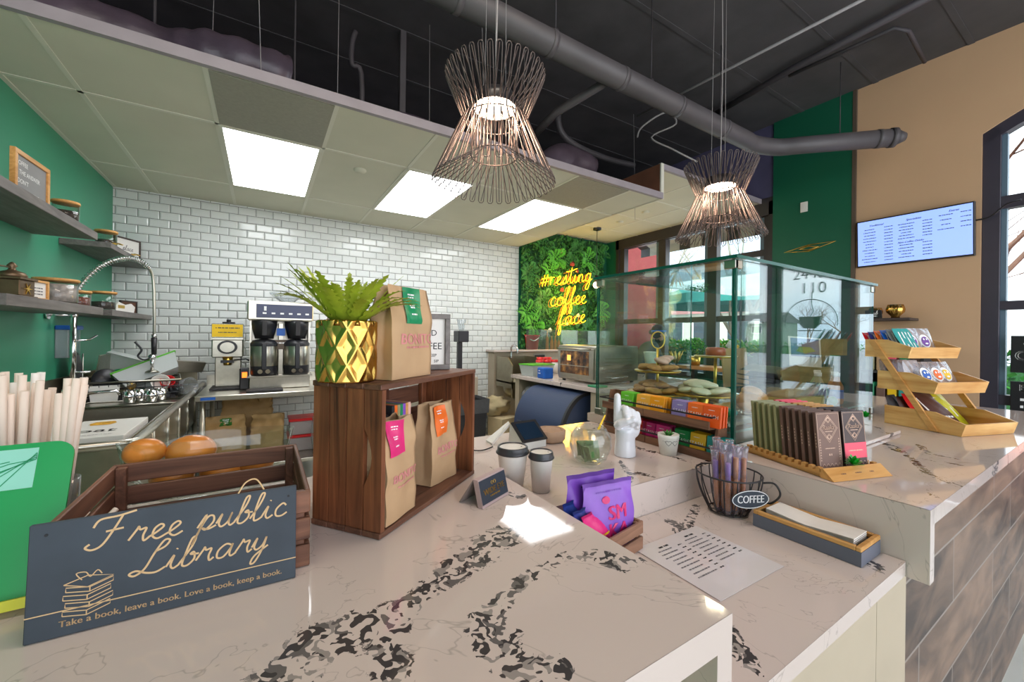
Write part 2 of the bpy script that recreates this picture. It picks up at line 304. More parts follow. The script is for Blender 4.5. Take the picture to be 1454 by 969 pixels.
    def grid(s, fn, nu, nv, m, smooth=True, both=0):
        vs = [fn(i/nu, j/nv) for j in range(nv+1) for i in range(nu+1)]
        fs = [(j*(nu+1)+i, j*(nu+1)+i+1, (j+1)*(nu+1)+i+1, (j+1)*(nu+1)+i) for j in range(nv) for i in range(nu)]
        return s.add(vs, fs, m, smooth)
    def build(s, name, parent=None, loc=None, rz=0, rot=None, label=None, cat=None, group=None, kind=None):
        me = bpy.data.meshes.new(name); me.from_pydata(s.v, [], s.f)
        for m in s.mats: me.materials.append(m)
        me.polygons.foreach_set('material_index', s.m); me.polygons.foreach_set('use_smooth', s.s); me.update()
        o = bpy.data.objects.new(name, me); COL.objects.link(o)
        if loc is not None: o.location = loc
        if rot is not None: o.rotation_euler = rot
        elif rz: o.rotation_euler = (0, 0, rz)
        if parent is not None: o.parent = parent
        tag(o, label, cat, group, kind); return o
def tag(o, label=None, cat=None, group=None, kind=None):
    if label: o['label'] = label
    if cat: o['category'] = cat
    if group: o['group'] = group
    if kind: o['kind'] = kind
    return o
def thing(name, label, cat, loc=(0, 0, 0), rz=0, group=None, rot=None):
    o = bpy.data.objects.new(name, None); COL.objects.link(o); o.location = loc; o.rotation_euler = rot if rot else (0, 0, rz); o.empty_display_size = .05
    return tag(o, label, cat, group)
def copy_tree(o, parent=None):
    c = o.copy(); COL.objects.link(c); c.parent = parent
    for ch in [x for x in bpy.data.objects if x.parent == o]: copy_tree(ch, c)
    return c
def struct(mb, name, **k): return mb.build(name, kind='structure', **k)
_tx = {}
def text2d(t, size=1.0, shear=0.0, align='CENTER', sp=1.0):
    k = (t, shear, align, sp)
    if k not in _tx:
        c = bpy.data.curves.new('lettering', 'FONT'); c.body = t; c.size = 1; c.shear = shear; c.align_x = align; c.align_y = 'CENTER'; c.resolution_u = 3; c.space_character = sp
        o = bpy.data.objects.new('lettering', c); COL.objects.link(o); bpy.context.view_layer.update()
        me = o.to_mesh(); _tx[k] = ([tuple(v.co) for v in me.vertices], [tuple(p.vertices) for p in me.polygons]); o.to_mesh_clear()
        bpy.data.objects.remove(o, do_unlink=True); bpy.data.curves.remove(c)
    v, f = _tx[k]; return [(x*size, y*size) for x, y, z in v], f
def text(mb, t, fn, m, size, bold=0, **k):              # fn(x, y) -> 3-D point
    v, f = text2d(t, size, **k)
    for dx in ([0] if not bold else [-bold, 0, bold]): mb.add([fn(x+dx, y) for x, y in v], f, m)
    return mb
def plane(o, ex, ey):
    o, ex, ey = Vector(o), Vector(ex), Vector(ey); return lambda x, y: o+ex*x+ey*y
CUR = {
 'a': (1.25, [[(.9, .85), (.55, 1), (.2, .6), (.25, .08), (.6, .06), (.88, .6), (.95, .95), (.9, .3), (1.03, .02), (1.3, .2)]]),
 'e': (.85, [[(0, .2), (.3, .42), (.62, .8), (.45, 1), (.2, .75), (.2, .25), (.5, 0), (.88, .22)]]),
 'r': (.95, [[(0, .2), (.25, .9), (.3, 1.08), (.42, .85), (.7, .9), (.66, .4), (.78, .02), (.98, .2)]]),
 's': (.85, [[(0, .1), (.35, .6), (.52, 1.02), (.6, .6), (.6, .15), (.3, -.02), (.12, .15), (.5, .02), (.88, .2)]]),
 't': (.8, [[(0, .2), (.3, .9), (.45, 1.9), (.36, .9), (.35, .2), (.55, 0), (.83, .2)], [(-.35, 1.45), (.3, 1.5), (1.2, 1.75)]]),
 'i': (.65, [[(0, .2), (.25, .95), (.22, .3), (.4, 0), (.68, .2)], [(.3, 1.35), (.32, 1.42)]]),
 'n': (1.05, [[(0, .2), (.2, .95), (.2, .05), (.25, .6), (.5, .97), (.7, .8), (.68, .25), (.85, 0), (1.08, .2)]]),
 'g': (1.15, [[(.85, .85), (.5, 1), (.18, .6), (.25, .08), (.6, .1), (.85, .7), (.88, .95), (.85, -.3), (.6, -1), (.28, -.85), (.45, -.35), (1.15, .25)]]),
 'c': (.9, [[(.75, .8), (.5, 1), (.18, .6), (.25, .1), (.6, 0), (.92, .22)]]),
 'o': (1.0, [[(.5, 1), (.15, .65), (.2, .1), (.55, 0), (.85, .4), (.75, .9), (.45, 1), (.62, .8), (1.05, .7)]]),
 'f': (.78, [[(0, .2), (.4, 1.1), (.66, 1.95), (.52, 2.2), (.36, 1.5), (.25, 0), (.15, -.9), (.3, -1.05), (.46, -.5), (.35, 0), (.82, .2)]]),
 'p': (1.0, [[(0, .2), (.3, 1.1), (.15, 0), (0, -1), (.15, 0), (.4, .9), (.7, .95), (.8, .5), (.5, 0), (.3, .12), (.62, 0), (1.02, .2)]]),
 'u': (1.05, [[(0, .3), (.2, .95), (.15, .3), (.35, 0), (.65, .3), (.76, .95), (.7, .3), (.85, 0), (1.08, .2)]]),
 'q': (.9, [[(.02, .85), (.15, .98), (.16, .05)], [(.16, .5), (.34, .92), (.62, .92)]]),
 'b': (.9, [[(0, .2), (.42, 1.3), (.5, 2), (.3, 1.9), (.2, .8), (.2, .1), (.5, 0), (.77, .4), (.65, .9), (.5, .78), (.95, .72)]]),
 'l': (.7, [[(0, .2), (.37, 1.2), (.5, 2), (.3, 2), (.2, 1), (.25, .1), (.45, 0), (.73, .2)]]),
 'y': (1.05, [[(0, .3), (.2, .95), (.15, .3), (.35, .05), (.65, .35), (.76, .95), (.7, 0), (.45, -.9), (.2, -.95), (.33, -.4), (1, .25)]]),
 'F': (1.7, [[(-.2, 1.5), (.0, 2.0), (.8, 2.1), (1.6, 2.3)], [(1.0, 2.1), (.8, 1.2), (.5, .25), (.1, 0), (-.25, .2), (-.1, .42)], [(.45, 1.12), (1.25, 1.2)]]),
 'L': (1.55, [[(.7, 1.5), (1.15, 1.75), (1.3, 2.15), (1.0, 2.2), (.7, 1.4), (.45, .4), (.05, .02), (-.25, .2), (.05, .35), (.6, .08), (1.1, 0), (1.5, .25)]]),
 '#': (1.3, [[(.35, 0), (.55, 1.3)], [(.75, 0), (.95, 1.3)], [(.15, .4), (1.1, .5)], [(.2, .85), (1.15, .95)]]), ' ': (.8, [])}
def cursive(word, slant=.22, n=5):
    x = 0; out = []
    for ch in word:
        w, st = CUR[ch]
        for q in st: out.append([(p.x+slant*p.y+x, p.y) for p in catmull([(a, b, 0) for a, b in q], n)])
        x += w
    return out, x
def ribbon(mb, pts, w, fn, m):                    # flat stroke
    vs = []; fs = []
    for i, p in enumerate(pts):
        a = Vector(pts[max(i-1, 0)]); b = Vector(pts[min(i+1, len(pts)-1)]); d = (b-a); d = d.normalized() if d.length > 1e-9 else Vector((1, 0))
        nrm = Vector((-d.y, d.x))*w/2; q = Vector(p); vs += [fn(*(q+nrm)), fn(*(q-nrm))]
    for i in range(len(pts)-1): fs.append((2*i, 2*i+1, 2*i+3, 2*i+2))
    mb.add(vs, fs, m)
def scribble(mb, fn, m, w, h, seed=1):      # a line of print too small to read: short dashes of uneven length
    rr = random.Random(seed); x = -w/2
    while x < w/2:
        L = min(w/2-x, h*rr.uniform(.5, 2.6))
        mb.add([fn(x, -h/2), fn(x+L, -h/2), fn(x+L, h/2), fn(x, h/2)], [(0, 1, 2, 3)], m); x += L+h*rr.uniform(.25, .7)
    return mb
def wrap_bag(w, d, h, seed, top=.03, lean=0):       # a block-bottom paper bag as a surface function
    def fn(a, t):       # a in 0..1 around (0 front-left, .25.. ), t height
        per = [(-w/2, -d/2), (0, -d/2), (w/2, -d/2), (w/2, 0), (w/2, d/2), (0, d/2), (-w/2, d/2), (-w/2, 0)]
        k = a*8 % 8; i = int(k); f = k-i; p = Vector(per[i]); q = Vector(per[(i+1) % 8]); P = p.lerp(q, f)
        sq = 0 if t < .55 else (t-.55)/.45; sq = sq*sq*(3-2*sq)
        y = P.y*(1-sq*(1-top/d)); x = P.x
        side = max(0, 1-abs(P.y)/(d/2)) if abs(abs(P.x)-w/2) < 1e-6 else 0
        x -= math.copysign(side*w*(.06+.22*sq), P.x)*(1 if t > .1 else t*10)
        bul = math.sin(min(1, t/.6)*math.pi)*.07*d*(1-abs(P.x)/(w/2)) if abs(abs(P.y)-d/2) < 1e-6 else 0
        y += math.copysign(bul, P.y)
        nn = noise.noise(Vector((x*25+seed, y*25, t*h*25)))*.012*h/.2*(.3+t)
        y += nn+lean*max(0, t-.7)*h; x += nn*.5
        return Vector((x, y, t*h))
    return fn
def bag(name, label, loc, rz, w, d, h, seed, lab, stamp=True, lean=0, cat='coffee bag', group=None, m=None, labrange=(.62, 1.0), labx=(-.6, .25), rot=None):
    t = thing(name, label, cat, loc, rz, group, rot=rot); fn = wrap_bag(w, d, h, seed, lean=lean); mb = MB()
    mb.grid(lambda u, v: fn(u, v), 48, 26, m or M['kraft']); mb.box((-w/2+.002, -d/2+.002, .0005), (w/2-.002, d/2-.002, .003), m or M['kraft'])
    mb.build('bag_body', t)
    def fr(x, z): p = fn((x+w/2)/w*.25, max(0, min(1, z/h))); return p+Vector((0, -.0012-.002*(z/h > .6), 0))
    if lab:
        mb = MB(); mb.grid(lambda u, v: fr((labx[0]+(labx[1]-labx[0])*u)*w/2, (labrange[0]+(labrange[1]-labrange[0])*v)*h-.001), 8, 12, lab)
        lb = mb.build('label', t, label='printed sticker over the fold'); mb = MB()
        cx = (labx[0]+labx[1])/2*w/2
        for q, sz in ((.80, .8), (.72, .7), (.5, .6), (.44, .5), (.25, .6)):
            scribble(mb, lambda x, y: fr(cx+x, (labrange[0]+(labrange[1]-labrange[0])*q)*h+y)+Vector((0, -.0006, 0)), M['white'], w*.2*sz, w*.022, seed+q)
        mb.build('label_print', lb)
    if stamp:
        mb = MB(); text(mb, 'BONITO', lambda x, y: fr(x+w*.12, .42*h+y), M['pinkp'], w*.23, bold=.0008)
        scribble(mb, lambda x, y: fr(x+w*.12, .335*h+y), M['pinkp'], w*.62, w*.03, seed); mb.build('stamp', t, label='faded pink stamped name')
    return t
# ------------------------------------------------------------------ the room
XL, YB, XR = -1.181, 5.05, 5.05
ZC, ZH, ZT = 2.73, 3.025, 3.925
CT, TB, LG = 1.065, 1.03, .943                    # counter, till counter, ledge heights
m = MB(); m.box((-2.2, -4, -.05), (5.3, 5.3, 0), M['floor']); struct(m, 'floor')
m = MB(); m.box((XL-.12, -3, 0), (XL, YB+.12, ZC+.03), M['green']); m.box((XL-.12, -3, ZC+.03), (XL, YB+.12, ZT), M['navy']); struct(m, 'wall_left')
m = MB(); m.box((XL, YB, 0), (3.24, YB+.12, ZC+.02), M['tile']); m.box((XL, YB, ZC+.02), (3.24, YB+.12, ZT), M['navy'])
m.box((3.24, YB, 0), (XR, YB+.12, ZH+.02), M['darkgreen']); m.box((3.24, YB, ZH+.02), (XR, YB+.12, ZT), M['navy']); struct(m, 'wall_back')
m = MB(); m.box((XL-.2, -3, ZT), (XR+.3, YB+.2, ZT+.06), M['black'])
for i in range(13): m.box((XL, -2.9+i*.62, ZT-.006), (XR, -2.9+i*.62+.04, ZT), M['black'])
struct(m, 'ceiling')
# right wall: window band, green pier, tan wall, arched shop front
Y0, Y1 = 2.37, 4.80; WT, WS = 2.93, .86
m = MB(); m.box((XR, Y1, 0), (XR+.2, YB+.12, ZT), M['darkgreen']); m.box((XR, Y0, WT), (XR+.2, Y1, ZT), M['navy']); m.box((XR, Y0, 0), (XR+.2, Y1, WS), M['darkgreen'])
m.box((XR-.02, 1.63, 0), (XR+.2, Y0, ZT), M['darkgreen'], faces={0: M['darkgreen']}); struct(m, 'wall_right')
AY0, AY1 = -1.40, .775
def arch(y): return 3.135+ .33*(1-((y-(AY0+AY1)/2)/((AY1-AY0)/2))**2)
m = MB(); m.box((XR, AY1, 0), (XR+.2, 1.60, ZT), M['tan']); m.box((XR, -3.4, 0), (XR+.2, AY0, ZT), M['tan'])
n = 24
for i in range(n):
    a = AY0+(AY1-AY0)*i/n; b = AY0+(AY1-AY0)*(i+1)/n
    m.prism([(XR, a, arch(a)), (XR, b, arch(b)), (XR, b, ZT), (XR, a, ZT)], (.2, 0, 0), M['tan'])
m.box((XR-.024, 1.60, 0), (XR+.2, 1.632, ZT), M['darklam']); struct(m, 'wall_front')
def window(name, ys, zs, fm, x=XR+.02, wv=.09, wh=.07):
    m = MB()
    for y in ys: m.box((x, y-wv/2, zs[0]), (x+.1, y+wv/2, zs[-1]), fm, .004)
    for z in zs: m.box((x+.01, ys[0], z-wh/2), (x+.09, ys[-1], z+wh/2), fm)
    for y in ys[:-1]: m.box((x+.02, y+wv/2, zs[0]), (x+.1, y+wv/2+.05, zs[-1]), M['reveal'])
    o = struct(m, name); g = MB()
    for i in range(len(ys)-1):
        g.box((x+.045, ys[i]+.03, zs[0]), (x+.051, ys[i+1]-.03, zs[-1]), M['glass'])
    g.build('window_pane', o); return o
w1 = window('window_1', [Y0+.05, 3.135, 3.925, 4.73], [WS+.03, 1.66, 2.44, WT-.03], M['frame'], wv=.13, wh=.075)
m = MB(); m.box((XR-.01, Y0-.02, WT-.06), (XR+.02, Y1+.03, ZH+.05), M['frame']); m.box((XR-.01, Y0-.03, WS), (XR+.12, Y0+.05, ZH), M['frame']); m.box((XR-.01, Y1-.04, WS), (XR+.12, Y1+.02, ZH), M['frame']); struct(m, 'trim_1')
# arch window (window_2) with door_1 beside it
m = MB(); x = XR+.02; FW = .10
for i in range(n):
    a = AY0+(AY1-AY0)*i/n; b = AY0+(AY1-AY0)*(i+1)/n
    m.prism([(x, a, arch(a)-FW), (x, b, arch(b)-FW), (x, b, arch(b)), (x, a, arch(a))], (.1, 0, 0), M['frameb'])
m.box((x, AY1-.10, 0), (x+.1, AY1, arch(AY1-.05)), M['frameb'], .004); m.box((x, -.26, 0), (x+.1, -.18, 3.4), M['frameb']); m.box((x, -1.02, 0), (x+.1, -.93, 3.35), M['frameb']); m.box((x, AY0, 0), (x+.1, AY0+.08, arch(AY0+.04)), M['frameb'])
m.box((x+.006, -.2, 2.49), (x+.094, AY1, 2.59), M['frameb']); m.box((x+.006, AY0, 2.49), (x+.094, -.2, 2.59), M['frameb'])
m.box((x+.006, -.2, 1.67), (x+.094, AY1, 1.74), M['frameb']); m.box((x+.006, -.2, .90), (x+.094, AY1, .98), M['frameb']); m.box((x+.006, -.2, 0), (x+.094, AY1, .14), M['frameb'])
m.box((x+.03, AY1-.13, .14), (x+.1, AY1-.10, 3.1), M['reveal'])
w2 = struct(m, 'window_2'); g = MB(); gx = x+.05
g.prism([(gx, AY1-.1, .1), (gx, -.2, .1), (gx, -.2, 3.38), (gx, .3, 3.30), (gx, AY1-.1, 3.13)], (.006, 0, 0), M['glass']); g.prism([(gx, -.2, 2.55), (gx, AY0, 2.55), (gx, AY0, 3.1), (gx, -.9, 3.36), (gx, -.2, 3.38)], (.006, 0, 0), M['glass']); g.box((gx, AY0+.05, 0), (gx+.006, -1.0, 2.5), M['glass']); g.build('window_pane', w2)
m = MB(); m.box((x+.02, -.93, .02), (x+.07, -.88, 2.48), M['frameb']); m.box((x+.02, -.31, .02), (x+.07, -.26, 2.48), M['frameb']); m.box((x+.02, -.93, .02), (x+.07, -.26, .2), M['frameb']); m.box((x+.02, -.93, 2.42), (x+.07, -.26, 2.48), M['frameb']); m.box((x+.02, -.93, .93), (x+.06, -.26, .97), M['frameb'])
d1 = struct(m, 'door_1'); g = MB(); g.box((gx, -.9, .1), (gx+.006, -.28, 2.45), M['glass']); g.build('door_pane', d1)
m = MB(); hy = -.85; m.tube(catmull([(x+.02, hy, 1.32), (x-.04, hy, 1.31), (x-.05, hy, 1.25), (x-.05, hy, 1.0), (x-.04, hy, .93), (x+.02, hy, .92)], 5), .013, M['bp'], 10); m.build('door_handle', d1)
m = MB(); dp = lambda xx, yy: Vector((gx+.008, -.575+xx, yy))
text(m, '24450', lambda a, b: dp(a, 2.13+b), M['blk'], .16); text(m, '110', lambda a, b: dp(a, 1.97+b), M['blk'], .17)
cx, cz, rr = -.60, 1.60, .25
m.tube([(gx+.008, cx+rr*math.cos(R_(t)), cz+rr*math.sin(R_(t))) for t in range(-10, 196, 6)], .005, M['blk'], 5)
m.prism([(gx+.007, cx+p, cz+q) for p, q in ((-.11, .06), (.11, .06), (.10, -.02), (.06, -.07), (-.06, -.07), (-.10, -.02))], (.002, 0, 0), M['blk']); m.tube([(gx+.008, cx, cz+.06), (gx+.008, cx+.03, cz+.12), (gx+.008, cx+.01, cz+.2), (gx+.008, cx+.015, cz+.33)], .006, M['blk'], 5); m.prism([(gx+.007, cx-.13, cz-.09), (gx+.007, cx+.13, cz-.09), (gx+.007, cx+.1, cz-.1), (gx+.007, cx-.1, cz-.1)], (.002, 0, 0), M['blk'])
m.build('door_lettering', d1)
# lower ceiling over the service area
gx_ = [XL, -.87, -.26, .35, .96, 1.57, 2.18, 2.79, 3.20]; gy_ = [2.50, 3.14, 4.375, YB]
m = MB(); m.box((XL, 2.50, ZC), (3.20, YB, ZC+.015), M['ctile'])
c1 = struct(m, 'ceiling_1')
m = MB()
for q in gx_[1:-1]: m.box((q-.012, 2.5, ZC-.004), (q+.012, YB, ZC), M['tbar'])
for q in gy_[1:-1]: m.box((XL, q-.012, ZC-.004), (3.2, q+.012, ZC), M['tbar'])
m.box((XL, 2.47, ZC-.006), (3.2, 2.5, ZC+.05), mat('lavender_grey_fascia', (150, 142, 146), .6)); m.box((XL, 2.5, ZC-.005), (XL+.025, YB, ZC), M['tbar']); m.build('ceiling_grid', c1)
for a, b in ((-.26, .35), (2.18, 2.79)):
    m = MB(); m.box((a+.012, 2.515, ZC-.006), (b-.012, 3.128, ZC-.001), M['vent']); m.build('vent_panel', c1)
m = MB(); m.box((3.20, 2.53, ZH), (XR, YB, ZH+.015), M['ctile']); m.box((3.2, 2.50, ZH-.005), (XR, 2.53, ZH+.05), mat('lavender_grey_fascia', (150, 142, 146), .6)); m.box((3.19, 2.50, ZC), (3.215, YB, ZH+.04), M['ctile'], faces={0: M['brownb']}); m.box((3.185, 2.485, ZC-.004), (3.225, 2.5, ZH+.04), M['tbar'])
for q in (3.81, 4.42): m.box((q-.01, 2.5, ZH-.004), (q+.01, YB, ZH), M['tbar'])
for q in (3.14, 3.75, 4.375): m.box((3.2, q-.01, ZH-.004), (XR, q+.01, ZH), M['tbar'])
struct(m, 'ceiling_2')
for i, (a, b, wh) in enumerate(((-.26, .35, 'leftmost of the three'), (.96, 1.57, 'behind the near pendant'), (2.18, 2.79, 'nearest the plant wall'))):
    t = thing('ceiling_light', 'white flat square-lensed ceiling light panel, '+wh, 'ceiling light', ((a+b)/2, 3.757, ZC-.004)); m = MB()
    m.box((-.30, -.615, -.004), (.30, -.59, .0), M['tbar']); m.box((-.30, .59, -.004), (.30, .615, 0), M['tbar']); m.box((-.30, -.59, -.004), (-.28, .59, 0), M['tbar']); m.box((.28, -.59, -.004), (.30, .59, 0), M['tbar']); m.build('frame', t)
    m = MB(); m.box((-.28, -.59, -.003), (.28, .59, -.001), M['troffer']); m.build('diffuser', t)
for px, z, nm in (((511, 243), ZC, 'small round white ceiling cap between the first two light panels'), ((917, 302), ZH, 'small round smoke detector on the raised ceiling by the brown board'), ((880, 316), ZH, 'round ceiling speaker above the plant wall')):
    p = at(*px, z=z-.01); m = MB(); m.lathe([(0, -.012), (.035, -.012), (.05, 0), (.05, .009)], M['ctile'], n=24); o = m.build('smoke_detector', loc=(p.x, p.y, z-.008)); tag(o, nm, 'ceiling cap')
# ------------------------------------------------------------------ plenum, ducts and pipes
def piping(name, label, pts, r, m, cat='pipe', n=14, bands=0, smooth=0, group=None):
    P = [Vector(p) for p in pts]; P = catmull(P, smooth) if smooth else P
    t = MB(); t.tube(P, r, m, n)
    if bands:
        for i in range(len(P)-1):
            L = (P[i+1]-P[i]); k = int(L.length/bands)
            for j in range(1, k+1):
                c = P[i]+L.normalized()*j*bands; d = L.normalized()*.018
                if (c-P[i+1]).length > .02: t.cyl(c-d, c+d, r*1.06, m, n=n)
    return tag(t.build(name), label, cat, group)
DZ = 3.22
a = at(640, -8, z=DZ); b = at(1083, 211, z=DZ); c = at(1265, 196, z=DZ-.03)
ext = (a-b).normalized(); a2 = a+ext*1.2
P1 = [a2]+catmull([b-(b-a).normalized()*.3, b-(b-a).normalized()*.15, b+(c-b).normalized()*.12, b+(c-b).normalized()*.28], 4)+[c]
sd = thing('spiral_duct', 'long dark grey round duct crossing under the black ceiling and bending to the tan wall', 'duct', (0, 0, 0))
t = MB(); t.tube(P1, .075, M['ductm'], 22)
for (p0, p1) in ((P1[0], P1[1]), (P1[-2], P1[-1])):
    L = p1-p0; d = L.normalized()
    for j in range(1, int(L.length/.62)+1): q = p0+d*j*.62; t.cyl(q-d*.018, q+d*.018, .079, M['ductm'], n=22)
t.build('duct_run', sd)
p = P1[-1]; m = MB(); d = (P1[-1]-P1[-2]).normalized(); m.cyl(p-d*.01, p+d*.03, .082, M['ductm'], n=22); m.cyl(p+d*.03, p+d*.10, .07, M['ductm'], r1=.035, n=22); m.build('end_cap', sd)
m = MB(); m.tube([at(858, 118, z=3.22), at(790, 160, z=3.2), at(760, 190, z=3.1)], .03, M['ductm'], 12); m.build('branch_pipe', sd)
for k, t_ in enumerate((.22, .5, .78)):
    q = a+(b-a)*t_; m = MB(); m.tube([q+Vector((0, 0, .07)), (q.x, q.y, ZT)], .004, M['pipem'], 5); m.cyl(q+Vector((0, 0, .06)), q+Vector((0, 0, .1)), .02, M['pipem'], n=8); tag(m.build('duct_hanger'), ('thin hanger rod of the long duct nearest the near pendant', 'thin hanger rod at the middle of the long duct', 'thin hanger rod of the long duct near its bend')[k], 'hanger')
q = b+(c-b)*.62; m = MB(); m.tube([q+Vector((0, 0, .07)), (q.x, q.y, ZT)], .004, M['pipem'], 5); tag(m.build('duct_hanger'), 'thin hanger rod holding the duct in front of the green wall', 'hanger')
piping('conduit', 'pale straight sprinkler pipe running diagonally under the black ceiling', [at(1240, -8, z=3.8), at(905, 165, z=3.8)], .012, M['cable'], 'pipe', 8)
piping('conduit', 'thick black conduit along the ceiling toward the tan wall corner', [at(1330, -10, z=3.86), at(1130, 95, z=3.86), at(1010, 165, z=3.86)], .03, M['pipem'], 'pipe', 8)
piping('conduit', 'short black conduit with an elbow dropping beside the tan wall ceiling', [at(1120, 108, z=3.85), at(1270, 40, z=3.85), at(1290, 44, z=3.82), at(1313, 88, z=3.82)], .016, M['pipem'], 'pipe', 8)
piping('curved_conduit', 'thin curled grey wire loop hanging by the long duct', catmull([at(905, 195, s=3.8), at(912, 180, s=3.8), at(945, 160, s=3.8), at(960, 176, s=3.8), at(925, 195, s=3.8), at(955, 212, s=3.8), at(990, 230, s=3.8)], 5), .008, M['cable'], 'wire', 6)
m = MB()     # crumpled flexible duct lying above the ceiling edge
def flex(name, label, pts, r, cat='flexible duct'):
    P = catmull([Vector(p) for p in pts], 8); rr = [r*(1+.05*math.sin(i*1.1)+.12*math.sin(i*.37+r*40)) for i in range(len(P))]
    m = MB(); m.tube(P, rr, M['foil'], 20); return tag(m.build(name), label, cat)
flex('flexible_duct', 'crumpled dark flexible duct resting above the ceiling edge at upper left', [at(-20, 10, y=2.9), at(120, 38, y=2.95), at(240, 72, y=2.95), at(300, 85, y=2.9), at(360, 92, y=2.85), at(400, 112, y=2.9)], .13)
flex('flexible_duct', 'bulging dark insulated duct above the ceiling behind the near pendant', [at(760, 250, y=3.1), at(800, 228, y=3.1), at(838, 240, y=3.1)], .14)
flex('flexible_duct', 'low dark duct lying along the ceiling edge between two hangers', [at(410, 130, y=2.95), at(520, 158, y=2.95), at(610, 185, y=2.95)], .06)
for i, (u0, v0, u1, v1, yy, w_, lb) in enumerate(((330, -5, 660, 88, 3.9, .09, 'dark steel beam crossing the plenum behind the vent panel'), (640, 60, 1110, 190, 4.4, .07, 'dark beam in the plenum behind the near pendant'), (140, -5, 420, 70, 4.4, .06, 'thin dark beam in the plenum at upper left'))):
    a = at(u0, v0, y=yy); b = at(u1, v1, y=yy); b.z = a.z; m = MB(); m.box((a.x, yy, a.z-w_/2), (b.x, yy+.05, a.z+w_/2), M['ductm']); m.box((a.x, yy-.03, a.z-w_/2-.01), (b.x, yy+.08, a.z-w_/2), M['ductm']); tag(m.build('steel_beam'), lb, 'beam')
for u, w_, lb in ((572, .05, 'dark vertical post rising above the ceiling left of the near pendant'), (218, .015, 'thin dark drop pipe above the vent panel'), (418, .012, 'thin dark rod above the first light panel')):
    p = at(u, 140, y=3.3); m = MB(); m.box((p.x-w_/2, 3.3, ZC+.02), (p.x+w_/2, 3.3+w_, ZT), M['ductm'], .004); tag(m.build('plenum_post'), lb, 'post')
piping('sprinkler_drop', 'dark bent sprinkler drop pipe with a small brass head', catmull([at(505, 45, y=3), at(500, 62, y=3), at(500, 92, y=3), at(513, 105, y=3), (at(514, 150, y=3).x, 3, ZC+.02)], 4), .018, M['pipem'], 'pipe', 10)
piping('elbow_pipe', 'large dark grey elbow pipe above the ceiling right of the near pendant', catmull([at(793, 130, y=3.6), at(794, 180, y=3.6), at(815, 205, y=3.6), at(860, 225, y=3.6), at(900, 235, y=3.6)], 6), .035, M['ductm'], 'pipe', 12)
piping('large_duct', 'wide dark rectangular-looking duct at the back above the raised ceiling', [at(880, 222, y=4.7), at(1100, 236, y=4.7)], .2, M['navy'], 'duct', 24)
for i, u in enumerate((22, 66, 300, 372, 480, 612, 690, 745, 905)):
    p = at(u, 60, y=2.53+.3*(i % 3)); m = MB(); m.tube([(p.x, p.y, ZC+.01), (p.x+random.uniform(-.05, .05), p.y, ZT)], .0022, M['cable'], 5)
    tag(m.build('ceiling_hanger_wire'), 'thin pale hanger wire holding up the lower ceiling', 'wire', 'hanger wires of the lower ceiling')
# ------------------------------------------------------------------ pendants
def pendant(c, sc, label):
    t = thing('pendant_light', label, 'pendant light', c)
    Z = lambda z: (z-2.2)*sc
    prof = [(.096, Z(2.35)), (.203, Z(2.475)), (.132, Z(2.30)), (.249, Z(2.045)), (.096, Z(2.152))]
    m = MB(); NW = 36
    for k in range(NW):
        th = 2*math.pi*k/NW; dl = 2*math.pi/NW*.5
        d2 = 2*math.pi/NW; pt = lambda i, a_, dz=0, kr=1: (prof[i][0]*sc*kr*math.cos(a_), prof[i][0]*sc*kr*math.sin(a_), prof[i][1]+dz*sc)
        wr = .0021*sc
        m.tube([pt(2, th), pt(3, th+.22*d2), pt(3, th+.36*d2, -.007, 1.01), pt(3, th+.64*d2, -.007, 1.01), pt(3, th+.78*d2), pt(2, th+d2)], wr, M['wire'], 5)
        m.tube([pt(2, th), pt(1, th+.22*d2), pt(1, th+.36*d2, .007, 1.01), pt(1, th+.64*d2, .007, 1.01), pt(1, th+.78*d2), pt(2, th+d2)], wr, M['wire'], 5)
        m.tube([pt(1, th+.5*d2), pt(0, th), pt(4, th), pt(3, th+.5*d2)], wr, M['wire'], 5)
    m.build('wire_shade', t)
    for z in (2.30, 2.152):
        r = .118 if z > 2.2 else .096; m = MB(); m.tube([(r*sc*math.cos(2*math.pi*i/40), r*sc*math.sin(2*math.pi*i/40), Z(z)) for i in range(40)], .0025*sc, M['wire'], 6, closed=True); m.build('ring', t)
    m = MB(); m.lathe([(0, Z(2.40)), (.08*sc, Z(2.40)), (.088*sc, Z(2.37)), (.088*sc, Z(2.345))], M['bp']); m.lathe([(.086*sc, Z(2.346)), (0, Z(2.338))], M['lampd']); lp = m.build('lamp', t)
    for k in range(3):
        a_ = k*2.1; m = MB(); m.tube([(.05*sc*math.cos(a_), .05*sc*math.sin(a_), Z(2.4)), (.04*sc*math.cos(a_), .04*sc*math.sin(a_), ZT-c[2])], .0012, M['cable'], 4); m.build('suspension_wire', t)
    m = MB(); m.tube(catmull([(0, 0, Z(2.4)), (.01, 0, (ZT-c[2])*.5), (.04, .03, ZT-c[2]-.15), (0, 0, ZT-c[2]-.01)], 5), .003, M['cable'], 5); m.build('power_cord', t)
    m = MB(); m.lathe([(0, ZT-c[2]-.035), (.07, ZT-c[2]-.035), (.07, ZT-c[2]-.012)], M['bp']); m.build('ceiling_canopy', t)
    l = bpy.data.lights.new('pendant_lamp', 'POINT'); l.energy = 8*sc; l.color = (1, .70, .50); l.shadow_soft_size = .05; lo = bpy.data.objects.new('pendant_lamp', l); COL.objects.link(lo); lo.parent = t; lo.location = (0, 0, Z(2.31))
    return t
c = at(702, 215, s=1.65); pendant((c.x, c.y, 2.2), 1, 'near wire cage pendant lamp hanging over the till counter')
c = at(1022, 300, s=2.35); pendant((c.x, c.y, c.z), .96, 'far wire cage pendant lamp hanging above the glass case by the windows')
